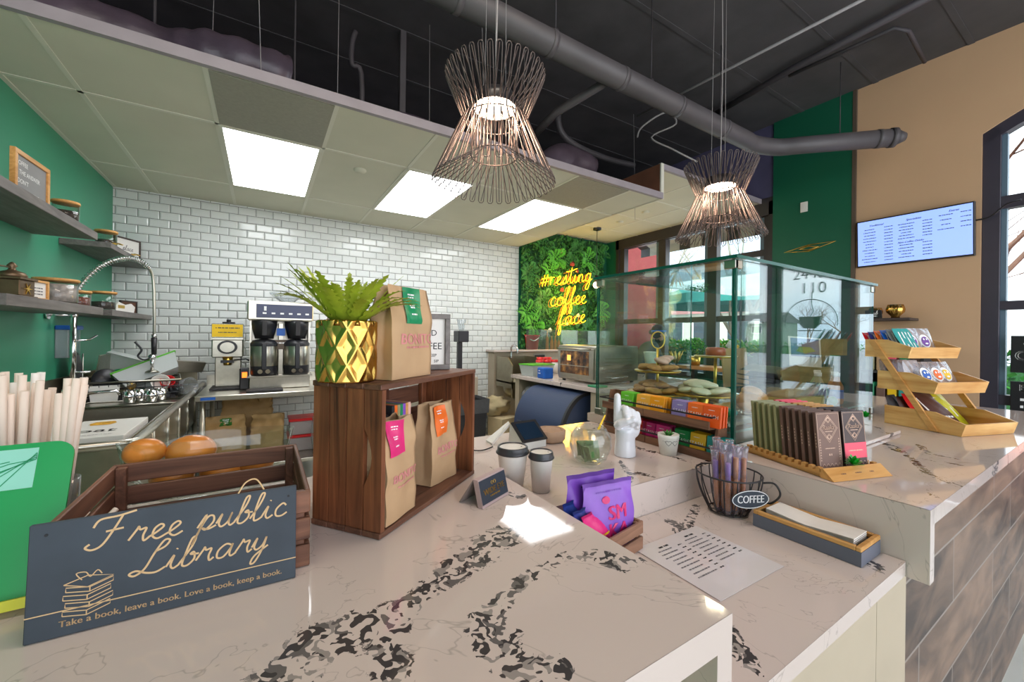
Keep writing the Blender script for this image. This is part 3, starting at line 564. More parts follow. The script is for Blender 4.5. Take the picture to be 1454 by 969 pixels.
t = thing('bulb_pendant', 'small black cord pendant with a bare bulb in front of the plant wall', 'pendant light', (*at(848, 324, z=ZH).xy, ZH))
m = MB(); m.lathe([(0, -.03), (.06, -.03), (.06, 0)], M['bp'], n=20); m.build('ceiling_canopy', t)
zb = at(848, 405, y=at(848, 324, z=ZH).y).z-ZH
m = MB(); m.tube([(0, 0, -.03), (0, 0, zb+.1)], .004, M['bp'], 5); m.build('cord', t); m = MB(); m.cyl((0, 0, zb+.04), (0, 0, zb+.14), .03, M['bp'], n=12); m.build('lamp_socket', t); m = MB(); m.sph((0, 0, zb), .05, M['bulb']); m.build('bulb', t)
# ------------------------------------------------------------------ counters
def seg_d(p, a, b):
    ax, ay = a; bx, by = b; dx, dy = bx-ax, by-ay; t = max(0, min(1, ((p[0]-ax)*dx+(p[1]-ay)*dy)/(dx*dx+dy*dy+1e-9)))
    return math.hypot(p[0]-ax-dx*t, p[1]-ay-dy*t), t
def vein_top(mb, x0, x1, y0, y1, z, veins, step=.012):
    """a polished top whose broken veins follow measured lines (u, v, half width)"""
    nx, ny = max(2, int((x1-x0)/step)), max(2, int((y1-y0)/step))
    o = len(mb.v); mb.grid(lambda u, v: (x0+(x1-x0)*u, y0+(y1-y0)*v, z), nx, ny, M['quartzA'], smooth=False)
    vals = {}
    for i in range(o, len(mb.v)):
        p = mb.v[i]; best = 0
        for vn in veins:
            for (ax, ay, aw), (bx, by, bw) in zip(vn, vn[1:]):
                d, t = seg_d(p, (ax, ay), (bx, by)); w = aw+(bw-aw)*t; best = max(best, 1.15-d/max(w, 1e-4)*.62)
        vals[i] = max(-.6, best)
    return vals
def set_vein(o, vals):
    at_ = o.data.attributes.new('vein', 'FLOAT', 'POINT')
    for i in range(len(o.data.vertices)): at_.data[i].value = vals.get(i, -.6)
def vpx(lst, z): return [(*at(u, v, z=z).xy, w) for u, v, w in lst]
NX1, NY0, NY1 = .512, .283, 1.08
t = thing('near_counter', 'white quartz counter nearest the camera with thick mitred waterfall end and bold dark veins', 'counter', (0, 0, 0))
m = MB(); vals = vein_top(m, -1.15, NX1, NY0, NY1, CT, [
  vpx([(395, 985, .035), (440, 915, .032), (478, 905, .030), (545, 880, .026), (590, 850, .016), (640, 815, .026), (700, 770, .034), (728, 752, .028)], CT),
  vpx([(560, 880, .020), (545, 930, .022), (560, 985, .022)], CT),
  vpx([(800, 790, .010), (850, 790, .022), (880, 800, .020), (905, 795, .014)], CT),
  vpx([(790, 798, .010), (745, 822, .012), (712, 855, .014), (690, 880, .022), (700, 925, .022), (735, 900, .010)], CT),
  vpx([(695, 930, .016), (740, 950, .022), (790, 955, .018)], CT), vpx([(715, 700, .010), (740, 705, .012)], CT)])
o = len(m.v); m.box((NX1-.032, NY0, 0), (NX1, NY1, CT-.001), M['quartz']); m.box((-1.15, NY0, CT-.042), (NX1-.032, NY1, CT-.001), M['quartz'])
set_vein(m.build('counter_slab', t), vals)
m = MB(); m.box((-1.1, NY0+.06, 0), (NX1-.033, NY1-.05, CT-.043), M['beige']); m.build('counter_base', t)
# till counter (lower work top behind the drop face)
TX0, TX1, TY0, TY1 = NX1+.002, 1.255, .712, 1.345
t = thing('till_counter', 'lower white quartz work top carrying the till, with a drop face onto the ledge', 'counter', (0, 0, 0))
m = MB(); vals = vein_top(m, TX0, TX1, TY0, TY1, TB, [
  vpx([(880, 655, .006), (893, 672, .012), (905, 672, .012), (930, 678, .006)], TB), vpx([(895, 676, .010), (887, 692, .012)], TB),
  vpx([(895, 630, .010), (915, 640, .012), (945, 645, .010), (975, 655, .006)], TB), vpx([(985, 668, .006), (1003, 655, .014), (1012, 650, .016)], TB), vpx([(695, 665, .010), (705, 680, .010)], TB),
  vpx([(860, 605, .004), (880, 600, .006), (830, 612, .004)], TB)])
m.box((TX0, TY0, LG-.002), (TX1, TY0+.03, TB-.001), M['quartz']); m.box((TX0, TY0+.03, TB-.03), (TX1, TY1, TB-.001), M['quartz']); set_vein(m.build('counter_slab', t), vals)
m = MB(); m.box((TX0, TY0+.04, 0), (TX1, TY1-.03, TB-.031), M['darklam']); m.build('counter_base', t)
# ledge
LX0, LX1, LY0, LY1 = NX1+.002, 1.168, .279, TY0-.002
t = thing('ledge_counter', 'low white quartz ledge with the laminated menu, between the two higher counters', 'counter', (0, 0, 0))
m = MB(); vals = vein_top(m, LX0, LX1, LY0, LY1, LG, [vpx([(950, 740, .014), (965, 748, .018), (968, 765, .014), (990, 718, .010)], LG), vpx([(1236, 800, .016), (1252, 812, .010)], LG), vpx([(1035, 900, .018), (1060, 940, .018), (1085, 965, .004)], LG)])
m.box((LX0, LY0, LG-.03), (LX1, LY1, LG-.001), M['quartz']); set_vein(m.build('counter_slab', t), vals)
m = MB(); m.box((LX0, .325, 0), (1.166, LY1, LG-.032), M['beige']); m.build('counter_base', t)
# raised display counter
t = thing('display_counter', 'long raised white quartz counter under the glass case and snack rack, clad in plank tiles', 'counter', (0, 0, 0))
RX0, RY0, RX1, RY1 = 1.170, .243, 3.24, 1.37
m = MB(); vals = vein_top(m, RX0, RX1, RY0, .708, CT, [vpx([(1248, 628, .016), (1270, 636, .018), (1290, 648, .010), (1320, 675, .010), (1365, 692, .008)], CT), vpx([(1290, 650, .005), (1345, 658, .006), (1390, 665, .003)], CT), vpx([(1305, 632, .010), (1320, 645, .010), (1380, 655, .004)], CT), vpx([(1310, 698, .004), (1335, 708, .006)], CT)], step=.016)
vals.update(vein_top(m, 1.262, RX1, .708, RY1, CT, [], step=.2))
m.box((RX0, RY0, CT-.155), (RX0+.012, LY1, CT-.001), M['quartz']); m.box((RX0+.012, RY0, CT-.155), (RX0+.03, RY0+.03, CT-.001), M['quartz']); m.box((RX0+.012, RY0, CT-.035), (RX1, .708, CT-.001), M['quartz']); m.box((1.262, .708, CT-.035), (RX1, RY1, CT-.001), M['quartz'])
set_vein(m.build('counter_slab', t), vals)
m = MB(); m.box((1.37, .33, 0), (3.157, .345, CT-.036), M['clad']); m.box((3.14, .345, 0), (3.157, 1.3, CT-.036), M['clad']); m.build('plank_cladding', t)
m = MB(); m.box((1.168, .325, 0), (1.365, .36, CT-.17), M['beige']); m.box((1.27, .36, 0), (3.135, RY1-.06, CT-.036), M['darklam']); m.build('counter_base', t)
m = MB(); m.box((1.275, .50, CT+.001), (2.02, .70, CT+.013), M['quartz'], .002); tag(m.build('marble_slab'), 'thin polished marble slab lying in front of the glass case', 'slab')
# ------------------------------------------------------------------ glass case
CX0, CX1, CY0, CY1, CZ = 1.275, 2.46, .71, 1.33, 1.678
t = thing('glass_display_case', 'frameless green-edged glass pastry case with a glass lid', 'display case', (0, 0, CT+.001))
gz0, gz1 = .006, CZ-CT-.012
def pane(name, lo, hi, thin, lab=None):
    ed = M['edge']; gg = M['fglass'] if name == 'front_glass' else M['cglass']; f = {0: ed, 1: ed, 2: ed, 3: ed, 4: ed, 5: ed}
    for k in {'x': (0, 1), 'y': (2, 3), 'z': (4, 5)}[thin]: f[k] = gg
    m = MB(); m.box(lo, hi, gg, faces=f); return m.build(name, t)
pane('side_glass', (CX0, CY0+.01, gz0), (CX0+.008, CY1, gz1), 'x'); pane('front_glass', (CX0, CY0, gz0), (CX1, CY0+.008, gz1), 'y')
pane('side_glass', (CX1-.008, CY0+.01, gz0), (CX1, CY1, gz1), 'x'); pane('back_glass', (CX0+.01, CY1-.008, gz0), (CX1-.5, CY1, gz1), 'y'); pane('top_glass', (CX0-.012, CY0-.012, gz1+.001), (CX1+.012, CY1+.012, gz1+.012), 'z')
m = MB(); m.box((CX0+.02, CY0+.02, .30), (CX1-.02, CY1-.02, .302), M['cglass']);
m = MB(); m.box((CX0-.0005, CY0-.0035, gz0), (CX0+.009, CY0-.0005, gz1), M['edge']); m.build('corner_edge', t)
for (x, y), z in [((CX0, CY0), gz1-.03), ((CX1, CY0), gz1-.03), ((CX0, CY1), gz1-.03), ((CX1, CY0), .0), ((CX0, CY1), .0)]:
    sx = 1 if x == CX0 else -1; sy = 1 if y == CY0 else -1
    m = MB(); m.box((x-.004*sx, y-.004*sy, z), (x+.035*sx, y+.010*sy, z+.028), M['steel'], .002); m.box((x-.004*sx, y-.004*sy, z), (x+.012*sx, y+.035*sy, z+.028), M['steel'], .002); m.build('clip', t)
# ------------------------------------------------------------------ left wall: shelves and what stands on them
def shelf(name, y0, y1, z0, z1, x1, label, mt='greyw'):
    m = MB(); m.box((XL+.001, y0, z0), (x1, y1, z1), M[mt], .002); return tag(m.build('wall_shelf'), label, 'shelf')
SU, SL = 2.032, 1.558
shelf('a', 2.42, 3.56, 1.985, SU, -.90, 'upper left grey floating shelf holding the letter board')
shelf('b', 3.92, 5.045, 1.997, SU+.004, -.922, 'upper right dark floating shelf against the tiled corner')
shelf('c', 2.45, 3.60, 1.51, SL, -.88, 'lower left grey floating shelf holding the old coffee mill')
shelf('d', 3.87, 5.045, 1.515, SL, -.90, 'lower right dark floating shelf ending in the tiled corner')
def jar(loc, r, h, label, fill, lvl=.6, group=None):
    t = thing('storage_jar', label, 'jar', loc); m = MB(); m.lathe([(0, .001), (r*.95, .001), (r, .008), (r, h), (r*.96, h), (r*.96, .01), (0, .008)], M['clear'], n=28); m.build('glass_body', t)
    m = MB(); m.lathe([(0, .011), (r*.92, .011), (r*.93, h*lvl), (r*.5, h*lvl*1.06), (0, h*lvl)], fill, n=24, fx=lambda q, a, z: q*(1+.02*math.sin(a*9+z*200))); m.build('contents', t)
    m = MB(); m.lathe([(0, h+.018), (r*1.06, h+.016), (r*1.08, h+.009), (r*1.06, h+.001), (0, h+.001)], M['bam'], n=28); m.build('wooden_lid', t); return t
beans = mat('dark_coffee_beans', (60, 42, 36), .6, var=.5, vs=120, bump=1, bs=120); teas = mat('reddish_loose_tea', (150, 84, 70), .8, var=.5, vs=90, bump=1, bs=100); sug = mat('pale_sweetener_packets', (206, 186, 180), .7, var=.3, vs=50)
def on(u, zt, x): p = at(u, 400, x=x); return (p.x, p.y, zt)
p = on(2, SU, -.98); jar((p[0]-.02, 2.50, SU+.001), .055, .11, 'glass jar with wooden lid at the near end of the upper shelf', beans)
jar(on(92, SU+.001, -.97), .055, .10, 'glass jar of dark beans right of the letter board', beans)
jar(on(150, SU+.005, -1.0), .06, .10, 'glass jar with dark contents on the upper right shelf', beans, .45)
jar(on(80, SL+.001, -.98), .085, .12, 'wide glass jar of packets with wooden lid on the lower shelf', sug, .85)
jar(on(112, SL+.001, -.99), .055, .085, 'small glass jar behind the wide packet jar on the lower shelf', teas, .7)
jar(on(146, SL+.001, -1.0), .072, .12, 'glass jar of dark grounds on the lower right shelf', beans, .5)
# letter board
def frame_sign(name, label, cat, loc, rz, w, h, fw, fm, face, lines, tilt=0, dep=.02, tm='white', deco=None):
    t = thing(name, label, cat, loc, rot=(tilt, 0, rz)); m = MB()
    for lo, hi in (((-w/2, 0, 0), (w/2, dep, fw)), ((-w/2, 0, h-fw), (w/2, dep, h)), ((-w/2, 0, fw), (-w/2+fw, dep, h-fw)), ((w/2-fw, 0, fw), (w/2, dep, h-fw))): m.box(lo, hi, fm, .001)
    m.build('frame', t); m = MB(); m.box((-w/2+fw, dep*.4, fw), (w/2-fw, dep*.9, h-fw), face); fc = m.build('face', t)
    m = MB(); f = plane((0, dep*.4-.0008, 0), (1, 0, 0), (0, 0, 1))
    for (tx, x, z, s_, *k) in lines:
        kw = k[0] if k else {}; text(m, tx, lambda a, b: f(x+a, z+b), M[tm], s_, **kw)
    if deco: deco(m, f)
    if m.v: m.build('lettering', fc)
    return t
p = on(46, SU+.001, -.93)
t = frame_sign('letter_board', 'oak-framed grey felt letter board with white capitals on the upper shelf', 'letter board', (-.985, p[1]+.17, SU+.001), R_(90)-.04, .32, .235, .022, M['bamx'], M['grey'], [('COFFEE', -.14, .178, .030, dict(align='LEFT')), ('IS THE ANSWER', -.14, .135, .030, dict(align='LEFT')), ("I DON'T", -.14, .092, .030, dict(align='LEFT')), ('REMEMBER THE', -.14, .049, .030, dict(align='LEFT'))])
p = on(190, SU+.005, -.96); frame_sign('framed_print', 'brown framed cream print with small script on the upper right shelf', 'framed sign', (-1.03, 4.86, SU+.005), R_(62), .26, .20, .014, M['darkw'], M['paper'], [], deco=lambda m, f: ([ribbon(m, [(x*.022-.05, y*.022+.09) for x, y in q], .004, f, M['greyp']) for q in cursive('place')[0]]))
p = on(64, SL+.001, -.93); frame_sign('framed_print', 'small oak framed white card beside the coffee mill', 'framed sign', (-.95, p[1], SL+.001), R_(80), .15, .10, .012, M['bamx'], M['paper'], [], deco=lambda m, f: [scribble(m, lambda x, y: f(x, y+z), M['greyp'], .08, .006, 3) for z in (.06, .045, .03)])
frame_sign('framed_print', 'brown framed board with white cutouts at the end of the lower right shelf', 'framed sign', (-1.02, 4.87, SL+.001), R_(70), .2, .12, .012, M['darkw'], M['cratex'], [])
m = MB(); m.prism([(-.14, 0, 0), (.12, 0, 0), (.14, 0, .05), (.08, 0, .075), (0, 0, .06), (-.1, 0, .08), (-.15, 0, .04)], (0, .012, 0), M['paper']); m.box((-.11, -.002, .03), (-.02, 0, .055), M['goldm'])
tag(m.build('cutout_sign', loc=(-.955, 4.45, SL+.002), rz=R_(78)), 'white cutout sign with a gold panel lying along the lower right shelf', 'sign')
for k, (yy, lb) in enumerate(((4.12, 'gold leaf ornament at the near end of the upper right shelf'), (4.62, 'gold leaf ornament between the jar and the framed print'))):
    m = MB()
    for i in range(6):
        a = i*.5-1.2; m.sph((.02*i-.05, .012*math.sin(i*2), .012+.004*i), (.028, .012, .006), M['goldm'], rot=Euler((0, -.3, a)))
    tag(m.build('gold_leaf_ornament', loc=(-.95, yy, SU+.006), rz=1.4), lb, 'ornament')
p = on(26, SL+.001, -.98); t = thing('coffee_mill', 'antique bronze coffee mill with crank and star emblem', 'coffee mill', (-1.0, p[1], SL+.001), R_(-8)); br = mat('aged_bronze', (112, 92, 70), .4, .7, var=.2, vs=20)
m = MB(); m.box((-.06, -.06, 0), (.06, .06, .012), br, .002); m.box((-.052, -.052, .012), (.052, .052, .085), br, .003); m.box((-.06, -.06, .085), (.06, .06, .097), br, .002); m.build('body', t)
m = MB(); m.lathe([(.045, .097), (.05, .105), (.04, .12), (.015, .13), (.01, .14), (.018, .15), (.008, .165), (0, .17)], br, n=20); m.build('dome_cap', t)
m = MB(); m.tube([(0, 0, .14), (0, -.05, .142), (0, -.14, .135)], .004, br, 6); m.sph((0, -.14, .15), .012, br); m.build('crank', t)
m = MB()
for i in range(6): a = i*math.pi/3; m.prism([(.053, .03*math.cos(a), .045+.03*math.sin(a)), (.053, .007*math.cos(a+.52), .045+.007*math.sin(a+.52)), (.053, 0, .045), (.053, .007*math.cos(a-.52), .045+.007*math.sin(a-.52))], (.003, 0, 0), M['goldm'])
m.build('star_emblem', t)
# ------------------------------------------------------------------ sink run along the green wall
SX = -.50; SZ = .895; SY0 = 2.48
t = thing('sink_unit', 'long stainless three-bay sink with rolled rim and tall splashback along the green wall', 'sink', (0, 0, 0))
m = MB(); m.box((XL+.004, SY0, SZ-.02), (XL+.02, YB-.01, 1.085), M['steeld'], .002); m.box((XL+.02, YB-.02, SZ), (SX-.05, YB-.008, 1.085), M['steeld']); m.build('splashback', t)
m = MB(); m.box((XL+.02, 3.75, SZ-.03), (SX-.03, YB-.02, SZ-.012), M['steeld']); m.build('drainboard', t)
m = MB(); m.box((XL+.02, SY0+.02, .60), (SX-.05, 3.7, .61), M['steeld']); m.box((XL+.02, SY0+.02, .6), (XL+.03, 3.7, SZ), M['steeld']); m.box((SX-.05, SY0+.02, .56), (SX-.04, YB-.02, SZ-.005), M['steel']); m.box((XL+.03, SY0+.02, .56), (SX-.05, SY0+.03, SZ-.005), M['steel']); m.box((XL+.03, 3.70, .56), (SX-.05, 3.71, SZ-.014), M['steel']); m.box((XL+.03, 3.1, .6), (SX-.05, 3.11, SZ-.03), M['steel']); m.build('basin', t)
for k in range(5): y = 3.05+.42*k; m = MB(); m.tube([(SX-.035, y, .57), (SX-.035, y, SZ-.03)], .012, M['steel'], 8); m.build('front_rib', t)
m = MB(); m.tube([(SX, 5.0, SZ), (SX, SY0+.03, SZ), (SX-.03, SY0, SZ), (XL+.02, SY0, SZ)], .021, M['steel'], 14); m.build('rolled_rim', t)
for x, y in ((-.56, 2.66), (-1.1, 2.66), (-.56, 3.9), (-.56, 4.95)):
    m = MB(); m.cyl((x, y, 0), (x, y, .57), .02, M['steel'], n=12); m.build('leg', t)
# pre-rinse tap
t = thing('spray_tap', 'tall chrome pre-rinse tap with spring arch and hanging spray handle', 'tap', (0, 0, 0))
bx, by = -1.07, at(103, 560, x=-1.07).y
m = MB(); m.cyl((bx, by, SZ+.02), (bx, by, 1.62), .016, M['chrome'], n=12); m.build('riser', t)
arcp = [at(u, v, x=bx+dx) for u, v, dx in ((105, 425, 0), (115, 405, .03), (140, 380, .1), (165, 369, .18), (190, 368, .24), (208, 378, .3), (217, 395, .33), (219, 440, .34), (219, 475, .34))]
A_ = catmull([(bx, by, 1.6)]+arcp[1:], 8); m = MB(); m.tube(A_, .0095, M['steel'], 10); m.build('hose', t)
m = MB(); hel = []
for i in range(0, int(len(A_)*.62)):
    pass
n_ = int((len(A_)-1)*.66)*6
for i in range(n_):
    f = i/6; k = int(f); q = A_[k].lerp(A_[k+1], f-k); d = (A_[k+1]-A_[k]).normalized(); u_ = d.orthogonal().normalized(); w_ = d.cross(u_); a = i*.95
    hel.append(q+(u_*math.cos(a)+w_*math.sin(a))*.019)
m.tube(hel, .0032, M['chrome'], 5); m.build('spring', t)
e = A_[-1]; m = MB(); m.cyl(e, e+Vector((0, 0, -.03)), .016, M['chrome']); m.cyl(e+Vector((0, 0, -.03)), e+Vector((0, 0, -.16)), .019, M['bp'], r1=.016); m.tube(catmull([e+Vector((0, -.0, -.17)), e+Vector((-.05, -.02, -.20)), e+Vector((-.09, -.02, -.17)), e+Vector((-.07, -.02, -.12)), e+Vector((-.11, -.02, -.06))], 5), .007, M['bp'], 8); m.build('spray_handle', t)
m = MB(); e2 = e+Vector((-.01, 0, -.18)); m.sph(e2, .026, M['chrome']); m.cyl(e2, e2+Vector((0, 0, -.10)), .012, M['chrome']); m.lathe([(0, -.12), (.045, -.118), (.03, -.105), (.012, -.10)], M['steel'], c=e2); m.build('spray_head', t)
m = MB(); w_ = at(66, 447, x=XL+.005); m.cyl(w_, w_+Vector((.012, 0, 0)), .028, M['chrome']); m.tube([w_, (bx, by, w_.z)], .007, M['chrome'], 8); m.sph((bx, by, w_.z), .022, M['chrome'], n=10, k=6); m.build('wall_bracket', t)
m = MB(); m.tube([(bx, by, 1.34), (bx+.05, by+.1, 1.345), (bx+.07, by+.17, 1.375)], .006, M['chrome'], 6); m.tube([(bx, by, 1.13), (bx+.08, by+.02, 1.13)], .008, M['chrome'], 6); m.build('hook_arm', t)
m = MB(); fy = by+.12; m.box((XL+.02, by-.25, .955), (XL+.05, by+.35, .995), M['chrome'], .004); m.cyl((bx, by-.0, SZ-.01), (bx, by, 1.0), .026, M['chrome']); m.tube([(bx, fy, .97), (bx+.18, fy+.02, .98), (bx+.2, fy+.02, .95)], .011, M['chrome'], 8); m.cyl((bx, fy+.1, .98), (bx, fy+.1, 1.08), .018, M['chrome'], r1=.012); m.cyl((bx, by-.12, .96), (bx, by-.12, 1.03), .018, M['chrome']); m.build('mixer_body', t)
p = at(93, 487, x=XL+.02); t = thing('soap_dispenser', 'clear wall-hung cleaner holder with blue top on the green wall', 'dispenser', (XL+.002, p.y, p.z))
m = MB(); m.box((0, -.11, -.10), (.004, .11, .09), M['clearp']); m.box((0, -.11, -.1), (.06, -.1, .09), M['clearp']); m.box((0, .1, -.1), (.06, .11, .09), M['clearp']); m.box((0, -.11, -.1), (.06, .11, -.095), M['clearp']); m.build('holder', t)
m = MB(); m.box((-.0, -.12, .09), (.075, .12, .12), M['blue'], .006); m.build('blue_lid', t)
# oat milk cartons, flat on the near bay
ob = mat('oat_carton_white', (226, 222, 216), .6, var=.01); oatp = mat('oat_grain_print', (222, 164, 44), .6, var=.3, vs=60)
def carton(x0, x1, y0, y1, z0, label, big):
    t = thing('oat_milk_case', label, 'carton', ((x0+x1)/2, (y0+y1)/2, z0), 0); w, d = x1-x0, y1-y0
    m = MB(); m.box((-w/2, -d/2, 0), (w/2, d/2, .075), ob, .002); m.build('box', t)
    m = MB(); f = lambda x, y: Vector((x, y, .0765)); T = lambda s_, x, y, sz, mm='greyp', **k: text(m, s_, lambda a, b: f(x+a, y+b), M[mm], sz, **k)
    T('oat', -.02 if big else 0, -d*.16, w*.42, 'blk'); m.grid(lambda u, v: f(-w*.1+w*.4*(u-.5)*(1-.6*abs(v-.5)), d*.26+d*.2*(v-.5)), 6, 4, oatp)
    m.add([f(-w*.12, d*.25), f(w*.0, d*.25), f(w*.0, d*.28), f(-w*.12, d*.28)], [(0, 1, 2, 3)], M['darklam']); scribble(m, lambda a, b: f(a, -d*.38+b), M['greyp'], w*.6, .006, 5); m.build('carton_print', t)
    return t
a = at(66, 640, z=.99); b = at(204, 596, z=.99)
carton(-1.13, -.83, 2.60, 3.08, SZ-.055, 'white oat drink case lying on the sink, the one nearest the straws', True)
carton(-.825, -.56, 2.60, 3.08, SZ-.055, 'white oat drink case lying on the sink rim side, right of its twin', False)
# dish pile on the far drainboard
DZ0 = SZ-.011
t = thing('dish_rack', 'black wire dish rack with a silver rim on the drainboard', 'dish rack', (-.86, 4.25, DZ0), .15); m = MB()
m.box((-.25, -.2, 0), (.25, .2, .012), M['bpm'])
for zz in (.05, .1, .14):
    m.tube([(-.27, -.22, zz), (.27, -.22, zz), (.27, .22, zz), (-.27, .22, zz)], .004, M['bp'], 5, closed=True)
for i in range(12): m.tube([(-.27+.049*i, -.22, .01), (-.27+.049*i, -.22, .14)], .003, M['bp'], 4)
m.build('wire_basket', t); m = MB(); m.tube([(-.28, -.23, .15), (.28, -.23, .15), (.28, .23, .15), (-.28, .23, .15)], .008, M['steel'], 6, closed=True); m.build('rim', t)
def tub(name, label, loc, rot, w, d, h, bm, lm=None, cat='food tub'):
    t = thing(name, label, cat, loc, rot=rot); m = MB(); vs = []
    m.box((-w/2*.85, -d/2*.85, 0), (w/2*.85, d/2*.85, .004), bm)
    for (x0, y0), (x1, y1) in (((-1, -1), (1, -1)), ((1, -1), (1, 1)), ((1, 1), (-1, 1)), ((-1, 1), (-1, -1))):
        m.add([(x0*w/2*.85, y0*d/2*.85, 0), (x1*w/2*.85, y1*d/2*.85, 0), (x1*w/2, y1*d/2, h), (x0*w/2, y0*d/2, h)], [(0, 1, 2, 3)], bm)
    m.build('tub_body', t)
    if lm: m = MB(); m.box((-w/2*1.04, -d/2*1.04, h), (w/2*1.04, d/2*1.04, h+.012), lm, .003); m.build('lid', t)
    return t
milky = thin_glass('milky_plastic', (222, 228, 226), 1.4, .2, body=.6)
def dp_(u, v, x): return at(u, v, x=x)
tub('food_tub', 'translucent tub with dark rim leaning at the back of the dish pile', dp_(184, 522, -.95), (1.9, .35, .2), .34, .26, .12, milky)
tub('food_tub', 'translucent tub with bright green lid lying tilted on the dish pile', dp_(218, 530, -.75)+Vector((0, 0, -.05)), (-.35, -.42, .3), .40, .25, .12, milky, M['leafb'])
tub('food_tub', 'small upturned frosted tub in front of the green-lidded one', dp_(208, 545, -.82), (2.6, .3, .5), .2, .16, .09, milky)
m = MB(); m.lathe([(0, 0), (.06, 0), (.07, .06), (.065, .06), (.055, .006)], M['grn'], n=24); tag(m.build('green_bowl', loc=dp_(172, 538, -.97), rot=(1.3, .2, 0)), 'dark green bowl on its side at the left of the dish pile', 'bowl')
m = MB(); m.lathe([(0, 0), (.045, 0), (.05, .05), (.046, .05), (.04, .006)], M['red'], n=24); tag(m.build('red_cup', loc=dp_(238, 545, -.66), rot=(.9, .2, 0)), 'red lid or cup standing among the tubs', 'cup')
m = MB(); m.lathe([(0, 0), (.05, 0), (.075, .12), (.072, .12), (.048, .006)], M['clearp'], n=24); m.lathe([(.0, -.03), (.055, -.03), (.06, 0), (0, .0)], M['bp'], n=24); tag(m.build('blender_jug', loc=dp_(252, 548, -.6)+Vector((0, 0, -.02)), rot=(1.4, .2, .9)), 'clear blender jug with black base lying at the right end of the pile', 'jug')
tub('food_tub', 'white tub standing at the front left of the dish rack', (-.98, 4.06, DZ0+.006), (0, 0, .2), .16, .14, .11, M['wp'])
m = MB(); m.lathe([(0, 0), (.08, 0), (.085, .012), (.08, .02), (0, .02)], M['bp'], n=30); tag(m.build('black_lid', loc=dp_(150, 540, -1.02), rot=(1.35, 0, .5)), 'round black lid standing left of the tubs', 'lid')
m = MB(); m.lathe([(0, 0), (.05, 0), (.06, .10), (.056, .1), (.045, .005)], M['wp'], n=24); tag(m.build('white_cup', loc=dp_(228, 548, -.70), rot=(1.1, .3, 0)), 'white cup tipped over at the front of the pile', 'cup')
m = MB(); m.prism([(-.12, 0, 0), (.12, 0, .03), (.13, 0, .13), (-.10, 0, .11)], (0, .04, 0), M['steel']); tag(m.build('steel_pan', loc=dp_(262, 520, -.62)+Vector((0, .1, -.08)), rot=(.2, .2, .4)), 'shallow steel pan leaning at the back right of the pile', 'pan')
for i, (u, lb) in enumerate(((176, 'dented steel cup nearest the tray corner'), (186, 'steel cup standing second in the pair row'), (198, 'steel cup behind the whisk'), (208, 'rightmost steel cup before the black rack'))):
    p = at(u, 575, z=DZ0+.02); m = MB(); m.lathe([(0, .001), (.032, .001), (.036, .085), (.034, .085), (.03, .005), (0, .005)], M['chrome'], n=22); tag(m.build('steel_cup', loc=(p.x+.03*(i > 1), 3.86+.07*(i % 2), DZ0+.014)), lb, 'cup')
m = MB(); m.box((-.24, -.12, 0), (.26, .10, .006), M['steel'], .002); m.tube([(-.25, -.13, .01), (.27, -.13, .01), (.27, .11, .01), (-.25, .11, .01)], .006, M['steel'], 6, closed=True); tag(m.build('draining_tray', loc=(-.80, 3.87, DZ0+.002)), 'shallow steel tray under the steel cups', 'tray')
m = MB()
for i in range(10): a = i*.6; m.tube(catmull([(0, 0, 0), (.02*math.cos(a), .02*math.sin(a), .02), (.024*math.cos(a+.6), .024*math.sin(a+.6), .05), (0, 0, .075)], 4), .0012, M['goldm'], 4)
tag(m.build('wire_whisk', loc=(-.82, 3.98, DZ0+.1), rot=(.9, .3, 0)), 'balloon whisk head lying over the dish rack', 'whisk')
p = at(134, 535, x=-1.06); t = thing('serving_pan', 'black oval pan standing on edge against the splashback', 'pan', (-1.12, 4.0, DZ0+.001))
m = MB(); m.sph((0, 0, .19), (.03, .12, .19), M['bp'], fx=lambda d: 1 if d.x > 0 else .4); m.build('pan_body', t); m = MB(); m.tube([(.03, .03, .0), (.034, .03, .36)], .004, M['steel'], 5); m.build('steel_rod', t)
m = MB(); m.box((-.006, -.16, 0), (.006, .16, .34), M['steel'], .004); tag(m.build('cutting_sheet', loc=(-1.1, 4.42, DZ0+.001), rot=(0, .12, 0)), 'grey steel sheet pan leaning on the splashback beside the oval pan', 'sheet pan')
# ------------------------------------------------------------------ coffee prep table at the tiled wall
def box_thing(name, label, cat, lo, hi, m_, bev=.003, group=None, rz=0):
    c = ((lo[0]+hi[0])/2, (lo[1]+hi[1])/2, lo[2]); m = MB(); m.box((lo[0]-c[0], lo[1]-c[1], 0), (hi[0]-c[0], hi[1]-c[1], hi[2]-lo[2]), m_, bev)
    return tag(m.build(name, loc=c, rz=rz), label, cat, group)
TZ = .88; tx0, tx1, ty0, ty1 = -.47, .62, 4.12, 4.98
t = thing('prep_table', 'stainless steel work table with rolled edge holding the grinder and brewer', 'table', (tx0, ty0, 0)); w_, d_ = tx1-tx0, ty1-ty0
m = MB(); m.box((0, 0, TZ-.045), (w_, d_, TZ), M['steel'], .006); m.box((0, d_-.01, TZ), (w_, d_, TZ+.10), M['steel']); m.box((.04, -.001, TZ-.035), (.14, .0, TZ-.012), M['blue']); m.build('table_top', t)
for x, y in ((.05, .05), (w_-.05, .05), (.05, d_-.05), (w_-.05, d_-.05)): m = MB(); m.cyl((x, y, 0), (x, y, TZ-.045), .02, M['steel'], n=12); m.build('leg', t)
m = MB(); m.box((.03, .04, .22), (w_-.03, d_-.03, .25), M['steel'], .003); m.build('undershelf', t)
p = at(318, 552, z=TZ); t = thing('coffee_grinder', 'steel coffee grinder with yellow label, round dial and black hopper top', 'grinder', (p.x+.03, 4.62, TZ+.001)); gm = M['steel']
